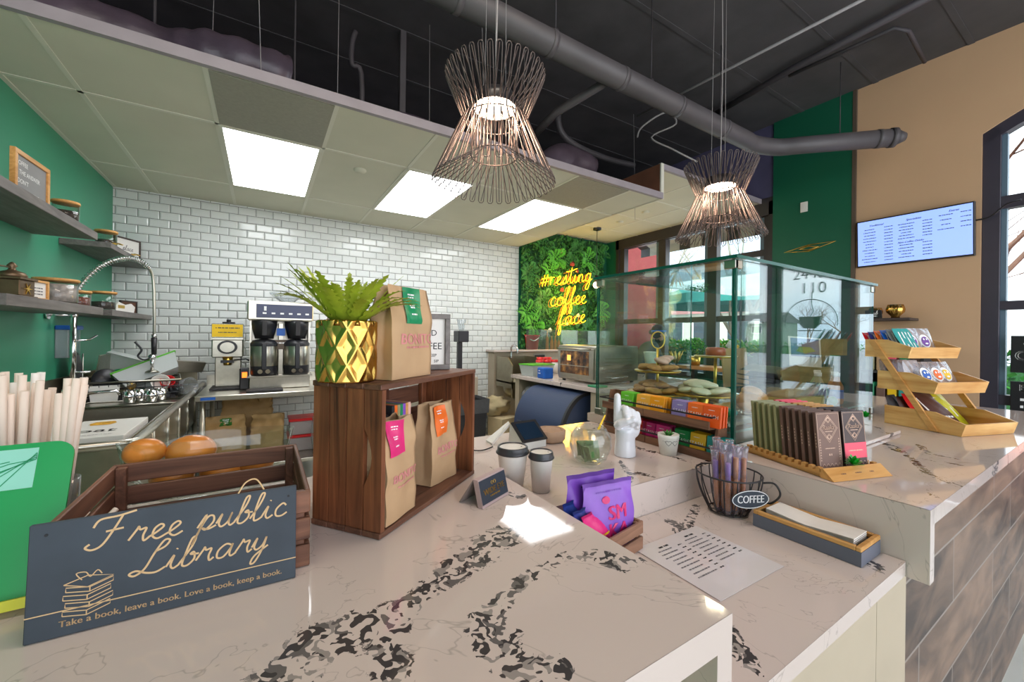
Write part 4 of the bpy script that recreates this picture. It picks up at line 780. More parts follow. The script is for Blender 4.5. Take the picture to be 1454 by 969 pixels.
sc_ = at(318, 470, y=4.62).z-TZ-0
m = MB(); m.box((-.13, -.15, 0), (.13, .15, .02), M['bpm'], .003); m.box((-.10, -.02, .02), (.10, .15, .42), gm, .006); m.box((-.12, -.12, .36), (.12, .14, .56), gm, .01); m.build('body', t)
m = MB(); m.box((-.12, -.125, .58), (.12, .13, .74), M['clearp'], .006); m.box((-.118, -.118, .56), (.118, .12, .58), gm); m.build('hopper', t); m = MB(); m.box((-.115, -.132, .59), (.115, -.126, .73), M['yel']); scribble(m, plane((0, -.133, .69), (1, 0, 0), (0, 0, 1)), M['darklam'], .18, .012); scribble(m, plane((0, -.133, .64), (1, 0, 0), (0, 0, 1)), M['darklam'], .14, .01, 4); m.build('yellow_label', t)
m = MB(); m.cyl((0, -.12, .475), (0, -.145, .475), .075, M['bp'], n=28); m.cyl((0, -.145, .475), (0, -.155, .475), .055, M['steel'], n=28); m.build('dial', t)
m = MB(); m.cyl((0, 0, .74), (0, 0, .76), .05, M['bp']); m.cyl((0, 0, .76), (0, 0, .79), .018, M['bp']); m.build('lid', t); m = MB(); m.cyl((0, -.09, .36), (0, -.09, .27), .04, M['goldm'], r1=.03); m.box((-.05, -.14, .3), (.05, -.10, .33), M['bp']); m.tube([(.05, -.12, .33), (.14, -.12, .34), (.17, -.12, .32)], .008, M['bp'], 6); m.build('spout', t); t.scale = (1, 1, .82)
# brewer
p = at(400, 530, y=4.62); bw = .50; t = thing('coffee_brewer', 'tall stainless twin coffee brewer with navy control strip', 'coffee brewer', (.145, 4.40, TZ+.001)); H = 1.70-TZ
m = MB(); m.box((-.25, 0, 0), (.25, .3, .11), M['steel'], .006); m.box((-.25, .02, .11), (-.235, .3, H-.12), M['steel']); m.box((.235, .02, .11), (.25, .3, H-.12), M['steel']); m.box((-.235, .18, .11), (.235, .3, H), M['steel']); m.box((-.02, .02, .11), (.02, .2, H-.2), M['steel'], .003); m.box((-.27, -.06, H-.18), (.27, .3, H), M['steel'], .012); m.box((-.27, -.02, .11), (.27, .2, .125), M['steel']); m.build('housing', t)
m = MB(); m.box((-.2, -.066, H-.155), (.26, -.061, H-.03), M['lcdblue'])
for i in range(6): m.box((-.15+.07*i, -.068, H-.12), (-.12+.07*i, -.066, H-.105), M['white'])
m.box((-.14, -.0685, H-.09), (-.12, -.0665, H-.05), M['white']); m.build('control_strip', t, label='navy panel with small white marks')
m = MB(); m.box((-.035, .012, .5), (.035, .019, .57), M['blue']); m.box((-.05, .012, .37), (.05, .019, .46), M['darklam']); scribble(m, plane((0, .011, .43), (1, 0, 0), (0, 0, 1)), M['white'], .07, .012); m.build('badge', t)
for sx in (-1, 1):
    x = sx*.135
    m = MB(); m.lathe([(.0, .47), (.075, .47), (.105, .60), (.105, .64), (0, .64)], M['bp'], c=(x, .04, 0), n=24); m.box((x-.02, -.10, .50), (x+.02, -.05, .64), M['bpm'], .004); m.build('brew_basket', t)
for sx, lb in ((-1, 'left insulated coffee server in the brewer'), (1, 'right insulated coffee server in the brewer')):
    s_ = thing('coffee_server', lb, 'coffee server', (.145+sx*.135, 4.44, TZ+.127)); m = MB(); m.lathe([(0, 0), (.10, 0), (.11, .02), (.11, .09)], M['bp'], n=28); m.build('base', s_)
    m = MB(); m.lathe([(.108, .09), (.112, .10), (.112, .27), (.108, .28)], M['steel'], n=28); m.build('steel_body', s_); m = MB(); m.lathe([(.113, .275), (.115, .30), (.09, .33), (.03, .34), (.03, .36), (0, .365)], M['bp'], n=28); m.build('lid', s_)
    m = MB(); m.box((-.02, -.13, .06), (.02, -.10, .30), M['bp'], .006); m.build('sight_gauge', s_)
    for a in (-1, 1): m = MB(); m.cyl((a*.03, -.11, .045), (a*.03, -.14, .045), .02, M['chrome'], n=14); m.build('tap_knob', s_)
m = MB(); m.lathe([(.0, .0), (.05, 0), (.14, .075), (.145, .078), (.15, .10)], M['clearp'], n=26, fx=lambda r, a, z: r*(1+.05*math.sin(a*5))); tag(m.build('filter_bag', loc=(.2, 4.55, 1.705)), 'crumpled clear bag of paper filters on top of the brewer', 'bag')
p = at(347, 515, y=4.35); t = thing('wall_phone_charger', 'small black gadget with an orange light beside the grinder', 'gadget', (p.x, 4.45, TZ+.001)); m = MB(); m.box((-.04, -.02, 0), (.04, .03, .20), M['bp'], .01); m.build('body', t); m = MB(); m.box((-.02, -.024, .11), (.02, -.021, .16), mat('orange_glow', (255, 120, 40), .4, emit=(255, 110, 30), es=2)); m.build('light', t)
box_thing('drip_tray', 'flat black tray on the steel table in front of the grinder', 'tray', (-.12, 4.18, TZ+.001), (.16, 4.34, TZ+.018), M['bpm'])
m = MB(); m.lathe([(0, 0), (.035, 0), (.042, .10), (.04, .1), (.032, .005)], M['steel'], n=20); tag(m.build('steel_cup', loc=(-.02, 4.45, TZ+.001)), 'steel cup between the grinder and the brewer', 'cup')
# things under the prep table
for i, (x, w1_, h1, lb) in enumerate(((-.28, .30, .40, 'brown coffee sack at the left under the steel table'), (.05, .26, .38, 'brown coffee sack in the middle under the steel table'))):
    bag('coffee_sack', lb, (x, 4.45+.04*i, .251), .12-.2*i, w1_, .2, h1, 11+i, M['leafd'] if i == 0 else None, stamp=False, cat='sack', m=M['kraftd'], labrange=(.8, .95), labx=(-.3, .3))
bag('coffee_sack', 'third brown coffee sack standing behind the front two', (-.12, 4.74, .251), 0, .42, .18, .50, 15, None, stamp=False, cat='sack', m=M['kraftd'])
pp = thin_glass('frosted_tub', (216, 206, 206), 1.3, .25, body=.5)
for z, dx, lb in ((.251, 0, 'lower clear tub with red lid under the steel table'), (.251+.16, .01, 'upper clear tub with red lid under the steel table')):
    t = thing('red_lid_tub', lb, 'food tub', (.35+dx, 4.55, z)); m = MB(); m.box((-.13, -.12, 0), (.13, .12, .13), pp, .006); m.build('tub_body', t); m = MB(); m.box((-.14, -.13, .131), (.14, .13, .157), M['red'], .006); m.build('lid', t)
m = MB(); m.lathe([(0, 0), (.1, 0), (.11, .2), (.10, .34), (.03, .44), (.05, .47)], M['clearp'], n=26, fx=lambda r, a, z: r*(1+.1*math.sin(a*4+z*9))); tag(m.build('plastic_sleeve_bag', loc=(.52, 4.3, .251)), 'crumpled clear plastic bag of black lids at the right under the table', 'bag')
m = MB()
for k in range(12): m.lathe([(0, 0), (.05, 0), (.052, .008), (.0, .014)], M['bp'], c=(0, 0, .018*k), n=18)
tag(m.build('lid_stack', loc=(.52, 4.3, .255)), 'stack of black lids inside the clear plastic bag', 'lids')
# ------------------------------------------------------------------ bin, hand sink, cardboard by the back corner
p = at(681, 600, s=4.3); t = thing('rubbish_bin', 'black bin with grey liner between the wooden crate and the hand sink', 'bin', (p.x-.14, p.y, 0)); m = MB()
def frustum(mb, w0, d0, w1, d1, z0, z1, mt): 
    vs = [(-w0/2, -d0/2, z0), (w0/2, -d0/2, z0), (w0/2, d0/2, z0), (-w0/2, d0/2, z0), (-w1/2, -d1/2, z1), (w1/2, -d1/2, z1), (w1/2, d1/2, z1), (-w1/2, d1/2, z1)]
    mb.add(vs, [(3, 2, 1, 0), (0, 1, 5, 4), (1, 2, 6, 5), (2, 3, 7, 6), (3, 0, 4, 7)], mt)
frustum(m, .26, .22, .32, .28, 0, .72, M['bpm']); m.build('bin_body', t); m = MB(); frustum(m, .34, .30, .35, .31, .60, .745, M['liner']); m.build('liner', t)
t = thing('hand_sink', 'wall-hung stainless hand sink with curved side splashes and gooseneck tap', 'sink', (2.95, 4.79, 0)); m = MB()
m.box((-.22, -.42, .78), (.25, 0, .80), M['steeld']); m.box((-.22, -.42, .60), (.25, -.40, .80), M['steeld']); m.box((-.22, -.01, .78), (.25, 0, 1.12), M['steeld'])
m.prism([(-.22, -.42, .72), (-.22, 0, .72), (-.22, 0, 1.12), (-.22, -.30, 1.12), (-.22, -.42, 1.02)], (.012, 0, 0), M['steeld']); m.prism([(.24, -.42, .72), (.24, 0, .72), (.24, 0, 1.12), (.24, -.30, 1.12), (.24, -.42, 1.02)], (.012, 0, 0), M['steeld']); m.build('basin', t)
m = MB(); m.sph((0, -.2, .70), (.2, .18, .16), M['steeld']); m.build('bowl', t); m = MB(); m.tube(catmull([(0, -.03, 1.08), (0, -.03, 1.24), (0, -.10, 1.28), (0, -.18, 1.24), (0, -.19, 1.16)], 6), .012, M['chrome'], 8); m.build('gooseneck_tap', t)
m = MB(); m.cyl((0, -.2, .56), (0, -.2, .25), .022, M['chrome']); m.tube([(0, -.2, .3), (0, -.05, .27), (0, -.0, .27)], .02, M['chrome'], 8); m.build('drain_pipe', t)
m = MB(); m.box((-.16, -.14, 0), (.14, .14, .34), mat('pale_cardboard', (206, 186, 146), .8), .004); tag(m.build('cardboard_box', loc=(2.72, 4.55, 0), rz=.2), 'pale open cardboard box on the floor below the hand sink', 'box')
m = MB(); m.sph((0, 0, .08), (.24, .18, .12), mat('crumpled_beige_cloth', (196, 178, 138), .9, bump=1, bs=10), n=28, k=18, fx=lambda d: 1+.35*noise.noise(d*3.1)); tag(m.build('cloth_heap', loc=(2.62, 4.7, .38)), 'crumpled beige cloths heaped on the cardboard box', 'cloth')
m = MB(); m.sph((0, 0, .2), (.12, .12, .24), mat('crumpled_beige_cloth', (196, 178, 138), .9), n=24, k=16, fx=lambda d: 1+.3*noise.noise(d*3+Vector((5, 0, 0)))); tag(m.build('cloth_heap', loc=(3.0, 4.4, .02)), 'beige paper sack slumped behind the cardboard box', 'sack')
# a narrow grinder seen over the crate
p = at(652, 520, y=4.6); t = thing('espresso_grinder', 'slim black coffee grinder standing behind the framed sign', 'grinder', (p.x, 4.55, .90)); m = MB(); m.box((-.07, -.08, 0), (.07, .1, .06), M['bp'], .005); m.box((-.035, .0, .06), (.02, .06, .42), M['bp'], .004); m.box((-.07, -.08, .42), (.07, .08, .56), M['bp'], .008); m.build('body', t); m = MB(); m.lathe([(.03, .56), (.06, .70), (.05, .70)], M['clearp'], n=16); m.build('hopper', t)
box_thing('side_cabinet', 'low pale cabinet at the tiled wall under the slim grinder', 'cabinet', (p.x-.5, 4.35, 0), (p.x+.14, 5.03, .899), M['beige'])
m = MB(); m.box((3.40, 4.86, 1.04), (3.62, 4.868, 1.14), M['steel']); m.box((3.42, 4.852, 1.06), (3.60, 4.86, 1.12), M['bp'])
tag(m.build('wall_outlet'), 'black and steel outlet plate on the half wall behind the hand sink', 'outlet')
t = thing('switch_plate', 'double white outlet plate on the tiled wall left of the hand sink', 'outlet', at(697, 509, y=YB-.004)); m = MB(); m.box((-.06, -.003, -.05), (.06, .0, .05), M['wp'], .001); m.build('plate', t); m = MB(); m.box((-.035, -.012, -.03), (.03, -.003, -.022), M['greyp']); m.build('slot', t)
# ------------------------------------------------------------------ half wall ledge, back counter
t = thing('half_wall', 'low cream half wall with pale stone ledge below the plant wall', 'half wall', (0, 0, 0)); m = MB(); m.box((2.74, 4.87, 0), (4.95, 5.045, 1.175), M['beige']); m.build('wall_body', t); m = MB(); m.box((2.70, 4.80, 1.176), (4.95, 5.045, 1.205), M['quartz'], .003); m.build('stone_ledge', t)
m = MB(); m.box((3.25, 4.83, 1.207), (4.93, 4.838, 1.50), M['pglass']); tag(m.build('glass_screen'), 'low clear glass screen standing on the half wall ledge', 'glass screen')
def ledge_item(u, yy=4.9): p = at(u, 495, y=yy); return (p.x, yy, 1.206)
x, y, z = ledge_item(757, 4.70); t = thing('red_bucket', 'bright red plastic bucket on the half wall ledge', 'bucket', (at(757, 497, y=4.9).x, 4.93, 1.206)); m = MB(); m.lathe([(0, .0), (.07, 0), (.088, .15), (.094, .152), (.094, .165), (.085, .165), (.068, .005), (0, .005)], M['red'], n=26); m.build('bucket_body', t); t.scale = (1.35, 1.0, 1.3); m = MB(); m.tube(catmull([(-.09, 0, .15), (-.03, -.09, .10), (.04, -.09, .13), (.09, 0, .15)], 5), .004, M['white'], 5); m.build('handle', t)
BX0, BX1, BY0, BY1, BZ = 2.70, 4.30, 2.78, 4.36, .915
t = thing('back_counter', 'white stone topped back counter with cream end panels carrying the oven', 'counter', (0, 0, 0)); m = MB(); m.box((BX0, BY0, BZ-.045), (BX1, BY1, BZ), M['quartz'], .003); m.build('counter_slab', t)
m = MB(); m.box((BX0+.05, BY1-.12, 0), (BX1-.1, BY1-.03, BZ-.046), M['beige']); m.box((BX0+.03, BY0+.02, 0), (BX0+.2, BY0+.14, BZ-.046), M['beige']); m.box((BX0+.2, BY0+.05, 0), (BX1-.1, BY0+.08, BZ-.046), M['darklam']); m.box((BX0+.9, BY0+.08, 0), (BX0+.95, BY1-.12, BZ-.046), M['beige']); m.box((BX0+.05, BY0+.14, 0), (BX0+.9, BY1-.12, .02), M['darklam']); m.build('counter_base', t)
# ice bin
t = thing('ice_bin', 'ice bin with big curved navy lid pushed under the back counter', 'ice bin', (2.72, 3.42, 0)); m = MB(); m.box((-.28, -.42, .02), (.52, .42, .40), M['steel'], .006); m.build('bin_body', t)
prof = [(p.x, p.y) for p in catmull([(-.30, .38, 0), (-.29, .50, 0), (-.25, .62, 0), (-.17, .74, 0), (-.06, .82, 0), (.10, .85, 0)], 6)]
m = MB(); pr_ = [(x, z) for x, z in prof]+[(.10, .40)]; m.prism([(x, -.41, z) for x, z in pr_], (0, .82, 0), M['icebin']); m.build('curved_lid', t)
m = MB(); m.tube([(-.305, -.33, .47), (-.305, .33, .47)], .006, M['bp'], 6); m.box((-.315, -.07, .45), (-.29, .07, .475), M['bp'], .003); m.build('lid_handle', t)
m = MB(); m.prism([(x-.004, -.425, z+.004) for x, z in prof]+[(x+.03, -.425, z-.02) for x, z in prof[::-1]], (0, .03, 0), M['bp']); m.build('lid_edge', t, label='black rim of the lid')
m = MB(); m.cyl((-.285, -.02, .34), (-.30, -.02, .34), .035, mat('violet_badge', (90, 70, 190), .4), n=20); m.build('round_badge', t)
m = MB(); m.sph((0, 0, 0), (.12, .10, .16), M['clearp'], n=18, k=12, fx=lambda d: 1+.4*noise.noise(d*3)); tag(m.build('plastic_bag', loc=(2.80, 4.05, .62)), 'scrunched clear plastic bag hanging left of the ice bin lid', 'bag')
# oven
p = at(797, 540, z=BZ); ox, oy = 2.86, 2.98
t = thing('convection_oven', 'stainless countertop convection oven with glowing glass door', 'oven', (ox, oy, BZ+.001)); OW, OD, OH = .62, .62, .395
m = MB(); m.box((0, 0, .02), (OW, OD, OH), M['steel'], .012, faces=None); m.build('housing', t)
og = mat('warm_oven_glow', (255, 170, 80), .5, emit=(255, 160, 70), es=1.6)
m = MB(); m.box((-.012, .03, .05), (0, OD-.01, OH-.03), M['steel'], .004); m.build('door_frame', t)
inn = NG('oven_interior_seen_through_glass'); f_ = inn.noise(inn.coords((1, 6, 6)), 2.5, 5); inn.l(inn.ramp(f_, (.35, sr((40, 26, 22))), (.55, sr((120, 80, 50))), (.75, sr((220, 160, 90)))), inn.b.inputs['Base Color']); inn.b.inputs['Roughness'].default_value = .05
m = MB(); m.box((-.016, .10, .09), (-.012, OD-.06, OH-.06), inn.m); m.box((-.018, .38, .23), (-.016, .44, .29), og); m.box((-.019, .10, .175), (-.016, OD-.06, .182), M['steel']); m.build('door_window', t)
m = MB(); m.tube([(-.012, OD-.06, OH-.035), (-.05, OD-.06, OH-.035), (-.05, .08, OH-.035), (-.012, .08, OH-.035)], .009, M['steel'], 8); m.build('door_handle', t)
for x in (.05, OW-.05):
    for y in (.05, OD-.05): m = MB(); m.cyl((x, y, 0), (x, y, .02), .02, M['bp'], n=10); m.build('foot', t)
for i in range(5): m = MB(); m.box((.12, -.003, .12+.035*i), (OW-.1, .001, .128+.035*i), M['steeld']); m.build('side_vent', t)
m = MB(); m.tube([(.18, .0, .07), (.18, -.03, .07), (.42, -.03, .07), (.42, 0, .07)], .008, M['chrome'], 8); m.build('side_handle', t)
box_thing('green_towel', 'folded dark green cloth at the near corner of the back counter', 'cloth', (2.72, 2.82, BZ+.001), (2.86, 2.96, BZ+.018), M['grn'], .005)
# tubs and bottles left of oven
t = tub('food_tub', 'clear tub with bright green lid on the back counter left of the oven', (2.92, 4.10, BZ+.001), (0, 0, .1), .36, .26, .13, milky, M['leafb'])
t = thing('blue_tub', 'blue printed tub between the green-lidded tub and the oven', 'tub', (2.80, 3.76, BZ+.001)); m = MB(); m.box((-.07, -.07, 0), (.07, .07, .125), M['blue'], .012); m.build('tub_body', t); m = MB(); f = plane((-.072, .02, .06), (0, -1, 0), (0, 0, 1)); scribble(m, f, M['white'], .05, .012); scribble(m, lambda x, y: f(x, y+.03), M['white'], .03, .012, 2); m.build('tub_print', t)
for i, (u, zz, lb) in enumerate(((822, .13, 'amber syrup bottle furthest left behind the tubs'), (829, .11, 'amber syrup bottle in the middle behind the tubs'), (834, .11, 'amber syrup bottle beside the oven'))):
    pass
for i, u in enumerate((779, 785.5, 790.5, 795.5)):
    p = at(u, 497, y=4.88); t = thing('syrup_bottle', ('tall amber pump bottle standing first on the ledge after the bucket', 'amber bottle second in the row on the ledge', 'amber bottle third in the row on the ledge', 'amber bottle on the ledge nearest the oven')[i], 'bottle', (p.x, 4.92, 1.206)); h = .24 if i == 0 else .17
    m = MB(); m.lathe([(0, 0), (.022, 0), (.024, .02), (.022, h*.7), (.009, h*.85), (.009, h)], M['honey'], n=16); m.build('bottle_body', t); m = MB(); m.cyl((0, 0, h), (0, 0, h+.03), .009, M['goldm'], n=10)
    if i == 0: m.tube([(0, 0, h+.03), (0, 0, h+.05), (-.06, 0, h+.055)], .005, M['goldm'], 6)
    m.build('pump' if i == 0 else 'cap', t)
for i in range(5):
    a = ((3.05, 4.22, 'red-lidded canister beside the green-lidded tub'), (3.17, 4.22, 'second red-lidded canister behind the blue tub'), (3.28, 4.2, 'red-lidded canister against the oven'), (3.12, 4.3, 'back red-lidded canister left of the bottles'), (3.24, 4.3, 'back red-lidded canister right of the bottles'))[i]
    t = thing('red_lid_jar', a[2], 'jar', (a[0], a[1], BZ+.001)); hh = .15+.03*(i > 2); m = MB(); m.lathe([(0, 0), (.05, 0), (.05, hh), (0, hh)], M['clearp'] if i % 2 else M['paper'], n=20); m.build('jar_body', t); m = MB(); m.lathe([(.053, hh), (.053, hh+.03), (0, hh+.03)], M['red'], n=20); m.build('lid', t)
p = at(917, 530, z=BZ); t = thing('cup_stack', 'stack of frosted cups in a dark holder on the back counter', 'cups', (3.62, 2.93, BZ+.001)); m = MB(); m.lathe([(0, 0), (.055, 0), (.06, .015), (.05, .02), (.062, .15), (0, .15)], mat('dark_cup_holder', (74, 74, 82), .5), n=24); m.build('holder', t); m = MB(); m.lathe([(.055, .15), (.075, .32), (.079, .325), (.078, .335), (0, .33)], mat('frosted_cup', (196, 208, 190), .4), n=24, fx=lambda r, a, z: r*(1+.012*math.sin(a*16))); m.build('cups', t)
# ------------------------------------------------------------------ right tan wall
TVc = (at(1218, 316.6, x=5.0)+at(1385, 362.8, x=5.0))/2
t = thing('menu_screen', 'wall-mounted blue menu screen with black script headings on the tan wall', 'screen', (5.0, 1.19, 2.35), rot=(0, -.06, 0)); ty = .39; tz = .225
m = MB(); m.box((0, -ty, -tz), (.035, ty, tz), M['bp'], .004); m.build('bezel', t); m = MB(); m.box((-.002, -ty+.012, -tz+.014), (-.0, ty-.012, tz-.012), M['screen']); scn = m.build('display', t)
m = MB(); f = lambda x, y: Vector((-.0032, -x, y)); rs = random.Random(3)
for wd, x0, y0, s_ in (('Traditional', -.24, .165, .024), ('Specialties', .02, .165, .024), ('Extras', .27, .178, .024), ('Non-Coffee Drinks', .0, -.035, .022)): text(m, wd, lambda a, b: f(x0+a, y0+b), M['blk'], s_, shear=.4, bold=.0006)
def rows(x0, x1, y0, y1, n, price=True):
    for i in range(n):
        y = y0+(y1-y0)*i/max(1, n-1); scribble(m, lambda a, b: f(x0+(x1-x0)*.3+a, y+b), M['blk'], (x1-x0)*.5*rs.uniform(.5, 1), .0065, i)
        if price: scribble(m, lambda a, b: f(x1-.03+a, y+.004+b), M['blk'], .06, .0065, i+50)
rows(-.36, -.12, .13, -.18, 12); rows(-.10, .14, .13, .0, 6); rows(-.10, .14, -.06, -.17, 5); rows(.16, .37, .15, .03, 4); m.build('menu_print', scn)
m = MB(); m.box((.035, -.1, -.1), (.05, .1, .1), M['bp']); m.build('wall_mount', t)
p = at(1390, 306, x=5.03); piping('screen_cable', 'thin black cable running from the menu screen to the window frame', catmull([(5.03, .80, 2.42), (5.02, .72, 2.43), (5.0, .64, 2.50), (5.0, .56, 2.52)], 5), .006, M['bp'], 'cable', 6)
t = thing('wall_shelf', 'dark shelf on the tan wall holding the gold planters', 'shelf', (4.85, 1.30, 1.59)); m = MB(); m.box((-.05, -.16, 0), (.198, .17, .022), M['darkw'], .002); m.build('board', t)
for y, lb in ((1.26, 'larger ribbed gold planter on the tan wall shelf'), (1.40, 'smaller gold planter behind the black card')):
    r = .062 if y < 1.3 else .05; m = MB(); m.lathe([(0, 0), (r*.5, 0), (r*.45, r*.25), (r, r*.9), (r*1.05, r*1.3), (r*.85, r*2), (r*.75, r*2)], M['gold'], n=40, fx=lambda q, a, z: q*(1+.05*math.cos(a*12))); tag(m.build('gold_planter', loc=(4.90, y, 1.613)), lb, 'planter')
t = thing('label_card', 'black tent card with white script on the tan wall shelf', 'card', (4.82, 1.39, 1.613), rot=(0, -.2, 0)); m = MB(); m.box((0, -.06, 0), (.008, .06, .075), M['bp'], .001); m.build('card', t); m = MB(); f = lambda x, y: Vector((-.001, -x, y)); q, wd = cursive('club')
for st in q: ribbon(m, [(x*.017-.03, y*.017+.035) for x, y in st], .0035, f, M['white'])
scribble(m, lambda a, b: f(a, .02+b), M['white'], .05, .008); m.build('card_print', t)
t = thing('light_switch', 'white switch plate high on the green wall', 'switch', (XR-.024, 2.05, 2.86)); m = MB(); m.box((-.006, -.035, -.055), (.0, .035, .055), M['wp'], .002); m.build('plate', t); m = MB(); m.box((-.010, -.012, -.025), (-.006, .012, .025), M['wp']); m.build('rocker', t)
t = thing('brass_emblem', 'thin brass diamond ornament on the green wall', 'wall ornament', (XR-.03, 2.0, 2.40)); rb = lambda m, pts, r=.006: m.tube(pts, r, M['goldm'], 6, closed=True)
m = MB(); rb(m, [(0, .24, -.01), (0, 0, .035), (0, -.24, .03), (0, 0, -.035)]); m.build('outer_diamond', t); m = MB(); rb(m, [(0, .09, 0), (0, 0, .02), (0, -.09, .0), (0, 0, -.02)], .007); m.build('inner_diamond', t)
# shelving of retail things behind the snack rack, by the tan wall
t = thing('retail_shelf', 'dark shelf unit with colourful packets behind the snack rack', 'shelf unit', (4.62, 1.22, 0)); m = MB()
for z in (.02, .5, .85, 1.12, 1.38): m.box((0, -.19, z), (.38, .19, z+.02), M['bpm'])
m.box((.0, -.21, 0), (.38, -.19, 1.40), M['bpm']); m.box((.0, .19, 0), (.38, .21, 1.40), M['bpm']); m.box((.36, -.19, 0), (.38, .19, 1.40), M['bpm']); m.build('shelf_frame', t)
cols = [M['org'], M['teal'], M['yel'], M['choc'], M['grn'], M['coral'], M['kraft'], M['olive']]
k = 0
names = ('orange', 'teal', 'yellow', 'cocoa brown', 'green', 'coral', 'tan', 'olive')
for zi, z in enumerate((.872, 1.142)):
    for j in range(5):
        h = .13+.03*((j*7+zi) % 3); m = MB(); m.box((-.05, -.03, 0), (.05, .03, h), cols[(j+zi*3) % 8], .004); o = m.build('packet', loc=(4.72, 1.07+.075*j, z)); tag(o, '%s packet on the %s shelf of the dark unit by the tan wall' % (names[(j+zi*3) % 8], ('lower', 'upper')[zi]), 'packet', 'packets on the dark shelf unit')
# ------------------------------------------------------------------ near counter: library crate and its sign
def slat_crate(t, w, d, h, rows, wx, wy, th=.007, post=.014, gap=.008):
    hh = (h-gap*(rows-1))/rows
    for k in range(rows):
        z = k*(hh+gap)
        for y in (0, d-th): m = MB(); m.box((0, y, z), (w, y+th, z+hh), wx, .0015); m.build('long_slat', t)
        for x in (0, w-th): m = MB(); m.box((x, th+.0005, z), (x+th, d-th-.0005, z+hh), wy, .0015); m.build('end_slat', t)
    for x in (th, w-th-post):
        for y in (th, d-th-post): m = MB(); m.box((x, y, 0), (x+post, y+post, h-.003), wy, .001); m.build('corner_post', t)
    m = MB(); m.box((th, th, 0), (w-th, d-th, .005), wx); m.build('bottom', t)
t = thing('wooden_crate', 'low dark stained slat crate standing behind the library sign', 'crate', (-.221, .668, CT+.001)); slat_crate(t, .284, .297, .112, 3, M['cratex'], M['cratey'])
SGW, SGH = .264, .128
t = thing('library_sign', 'slate blue wooden sign reading Free public Library, leaning on the low crate', 'sign', (-.089, .6495, CT+.001), rot=(-.085, 0, -.04))
m = MB(); m.box((-SGW/2, 0, 0), (SGW/2, .006, SGH), M['slate'], .001); m.build('board', t)
f = plane((-SGW/2, -.0004, 0), (1, 0, 0), (0, 0, 1)); m = MB()
for wd, x0, x1, zb in (('Free public', .19, .95, .70), ('Library', .34, .87, .385)):
    q, W_ = cursive(wd, .22, 7); sc = (x1-x0)*SGW/W_
    for st in q: ribbon(m, [(x*sc+x0*SGW, y*sc*.86+zb*SGH) for x, y in st], .0022, f, M['sand'])
m.build('script_lettering', t, label='sand coloured cursive words'); m = MB(); text(m, 'Take a book, leave a book. Love a book, keep a book.', lambda x, y: f(SGW*.52+x, .105*SGH+y), M['sand'], .0098, bold=.0002, sp=1.02)
m.build('small_lettering', t); m = MB(); m.add([f(0, .215*SGH), f(SGW, .215*SGH), f(SGW, .225*SGH), f(0, .225*SGH)], [(0, 1, 2, 3)], M['sand']); m.build('rule_line', t)
m = MB()
for k in range(4):
    z = .022+.0085*k; x = .030+.002*(k % 2)
    for pts in ([(x, z), (x+.020, z-.004), (x+.040, z+.003), (x+.040, z+.008), (x+.020, z+.001), (x, z+.005), (x, z)], [(x+.020, z-.004), (x+.020, z+.001)]): ribbon(m, pts, .0011, f, M['sand'])
ribbon(m, [(.03, .056), (.05, .049), (.072, .057), (.05, .062), (.03, .056)], .0011, f, M['sand']); ribbon(m, [p[:2] for p in catmull([(.045, .058, 0), (.04, .066, 0), (.048, .066, 0), (.052, .060, 0), (.058, .066, 0), (.062, .061, 0)], 4)], .0011, f, M['sand'])
m.build('book_stack_drawing', t)
for x in (.014, SGW-.010): m = MB(); m.cyl(f(x, SGH*.9), f(x, SGH*.9)+Vector((0, -.0006, 0)), .0016, M['blk'], n=10); m.build('nail_hole', t)
m = MB(); m.tube(catmull([(.062, .003, SGH), (.070, .01, SGH+.012), (.082, .012, SGH+.014), (.092, .004, SGH)], 5), .0011, M['sand'], 5); m.build('twine_loop', t)
m = MB(); m.tube(catmull([(-.21, .70, 1.168), (-.196, .71, 1.155), (-.19, .715, 1.150), (-.176, .72, 1.163), (-.165, .735, 1.175)], 4), .0035, M['straw'], 6); tag(m.build('twine_bow'), 'cream twine looped over the left inner corner of the low crate', 'twine')
# green acrylic stand
t = thing('green_stand', 'bright green acrylic leaflet stand at the left edge, beside the low crate', 'stand', (-.378, .748, CT+.001), rot=(-.38, 0, 0)); GW, GH = .30, .205
m = MB(); R = .02; pts = [(-GW/2, 0, 0), (GW/2, 0, 0)]+[(GW/2-R+R*math.cos(a), 0, GH-R+R*math.sin(a)) for a in [R_(x) for x in range(0, 91, 15)]]+[(-GW/2, 0, GH)]
m.prism(pts, (0, .004, 0), M['gstand']); m.build('panel', t); f = plane((0, -.0006, 0), (1, 0, 0), (0, 0, 1))
m = MB(); m.add([f(-.06, .145), f(.115, .145), f(.115, .198), f(-.06, .198)], [(0, 1, 2, 3)], M['mint'])
for i in range(8): ribbon(m, [(-.058+.02*i, .146), (min(.114, -.0+.03*i), .17+.003*i), (min(.114, .03+.03*i), .182)], .0012, lambda x, y: f(x, y)+Vector((0, -.0004, 0)), M['grn'])
m.build('mint_print', t, label='pale mint palm picture')
m = MB(); m.box((-GW/2, -.02, 0), (GW/2, .02, .012), M['lime']); m.build('foot', t, label='yellow green foot')
for z in (.020, .083):
    m = MB(); m.box((-.02, -.004, z), (.065, -.0005, z+.058), M['goldm'], .001); pf = m.build('gold_frame', t); m = MB(); m.box((-.013, -.0052, z+.006), (.058, -.0041, z+.052), M['wp']); m.build('blank_plate', pf)
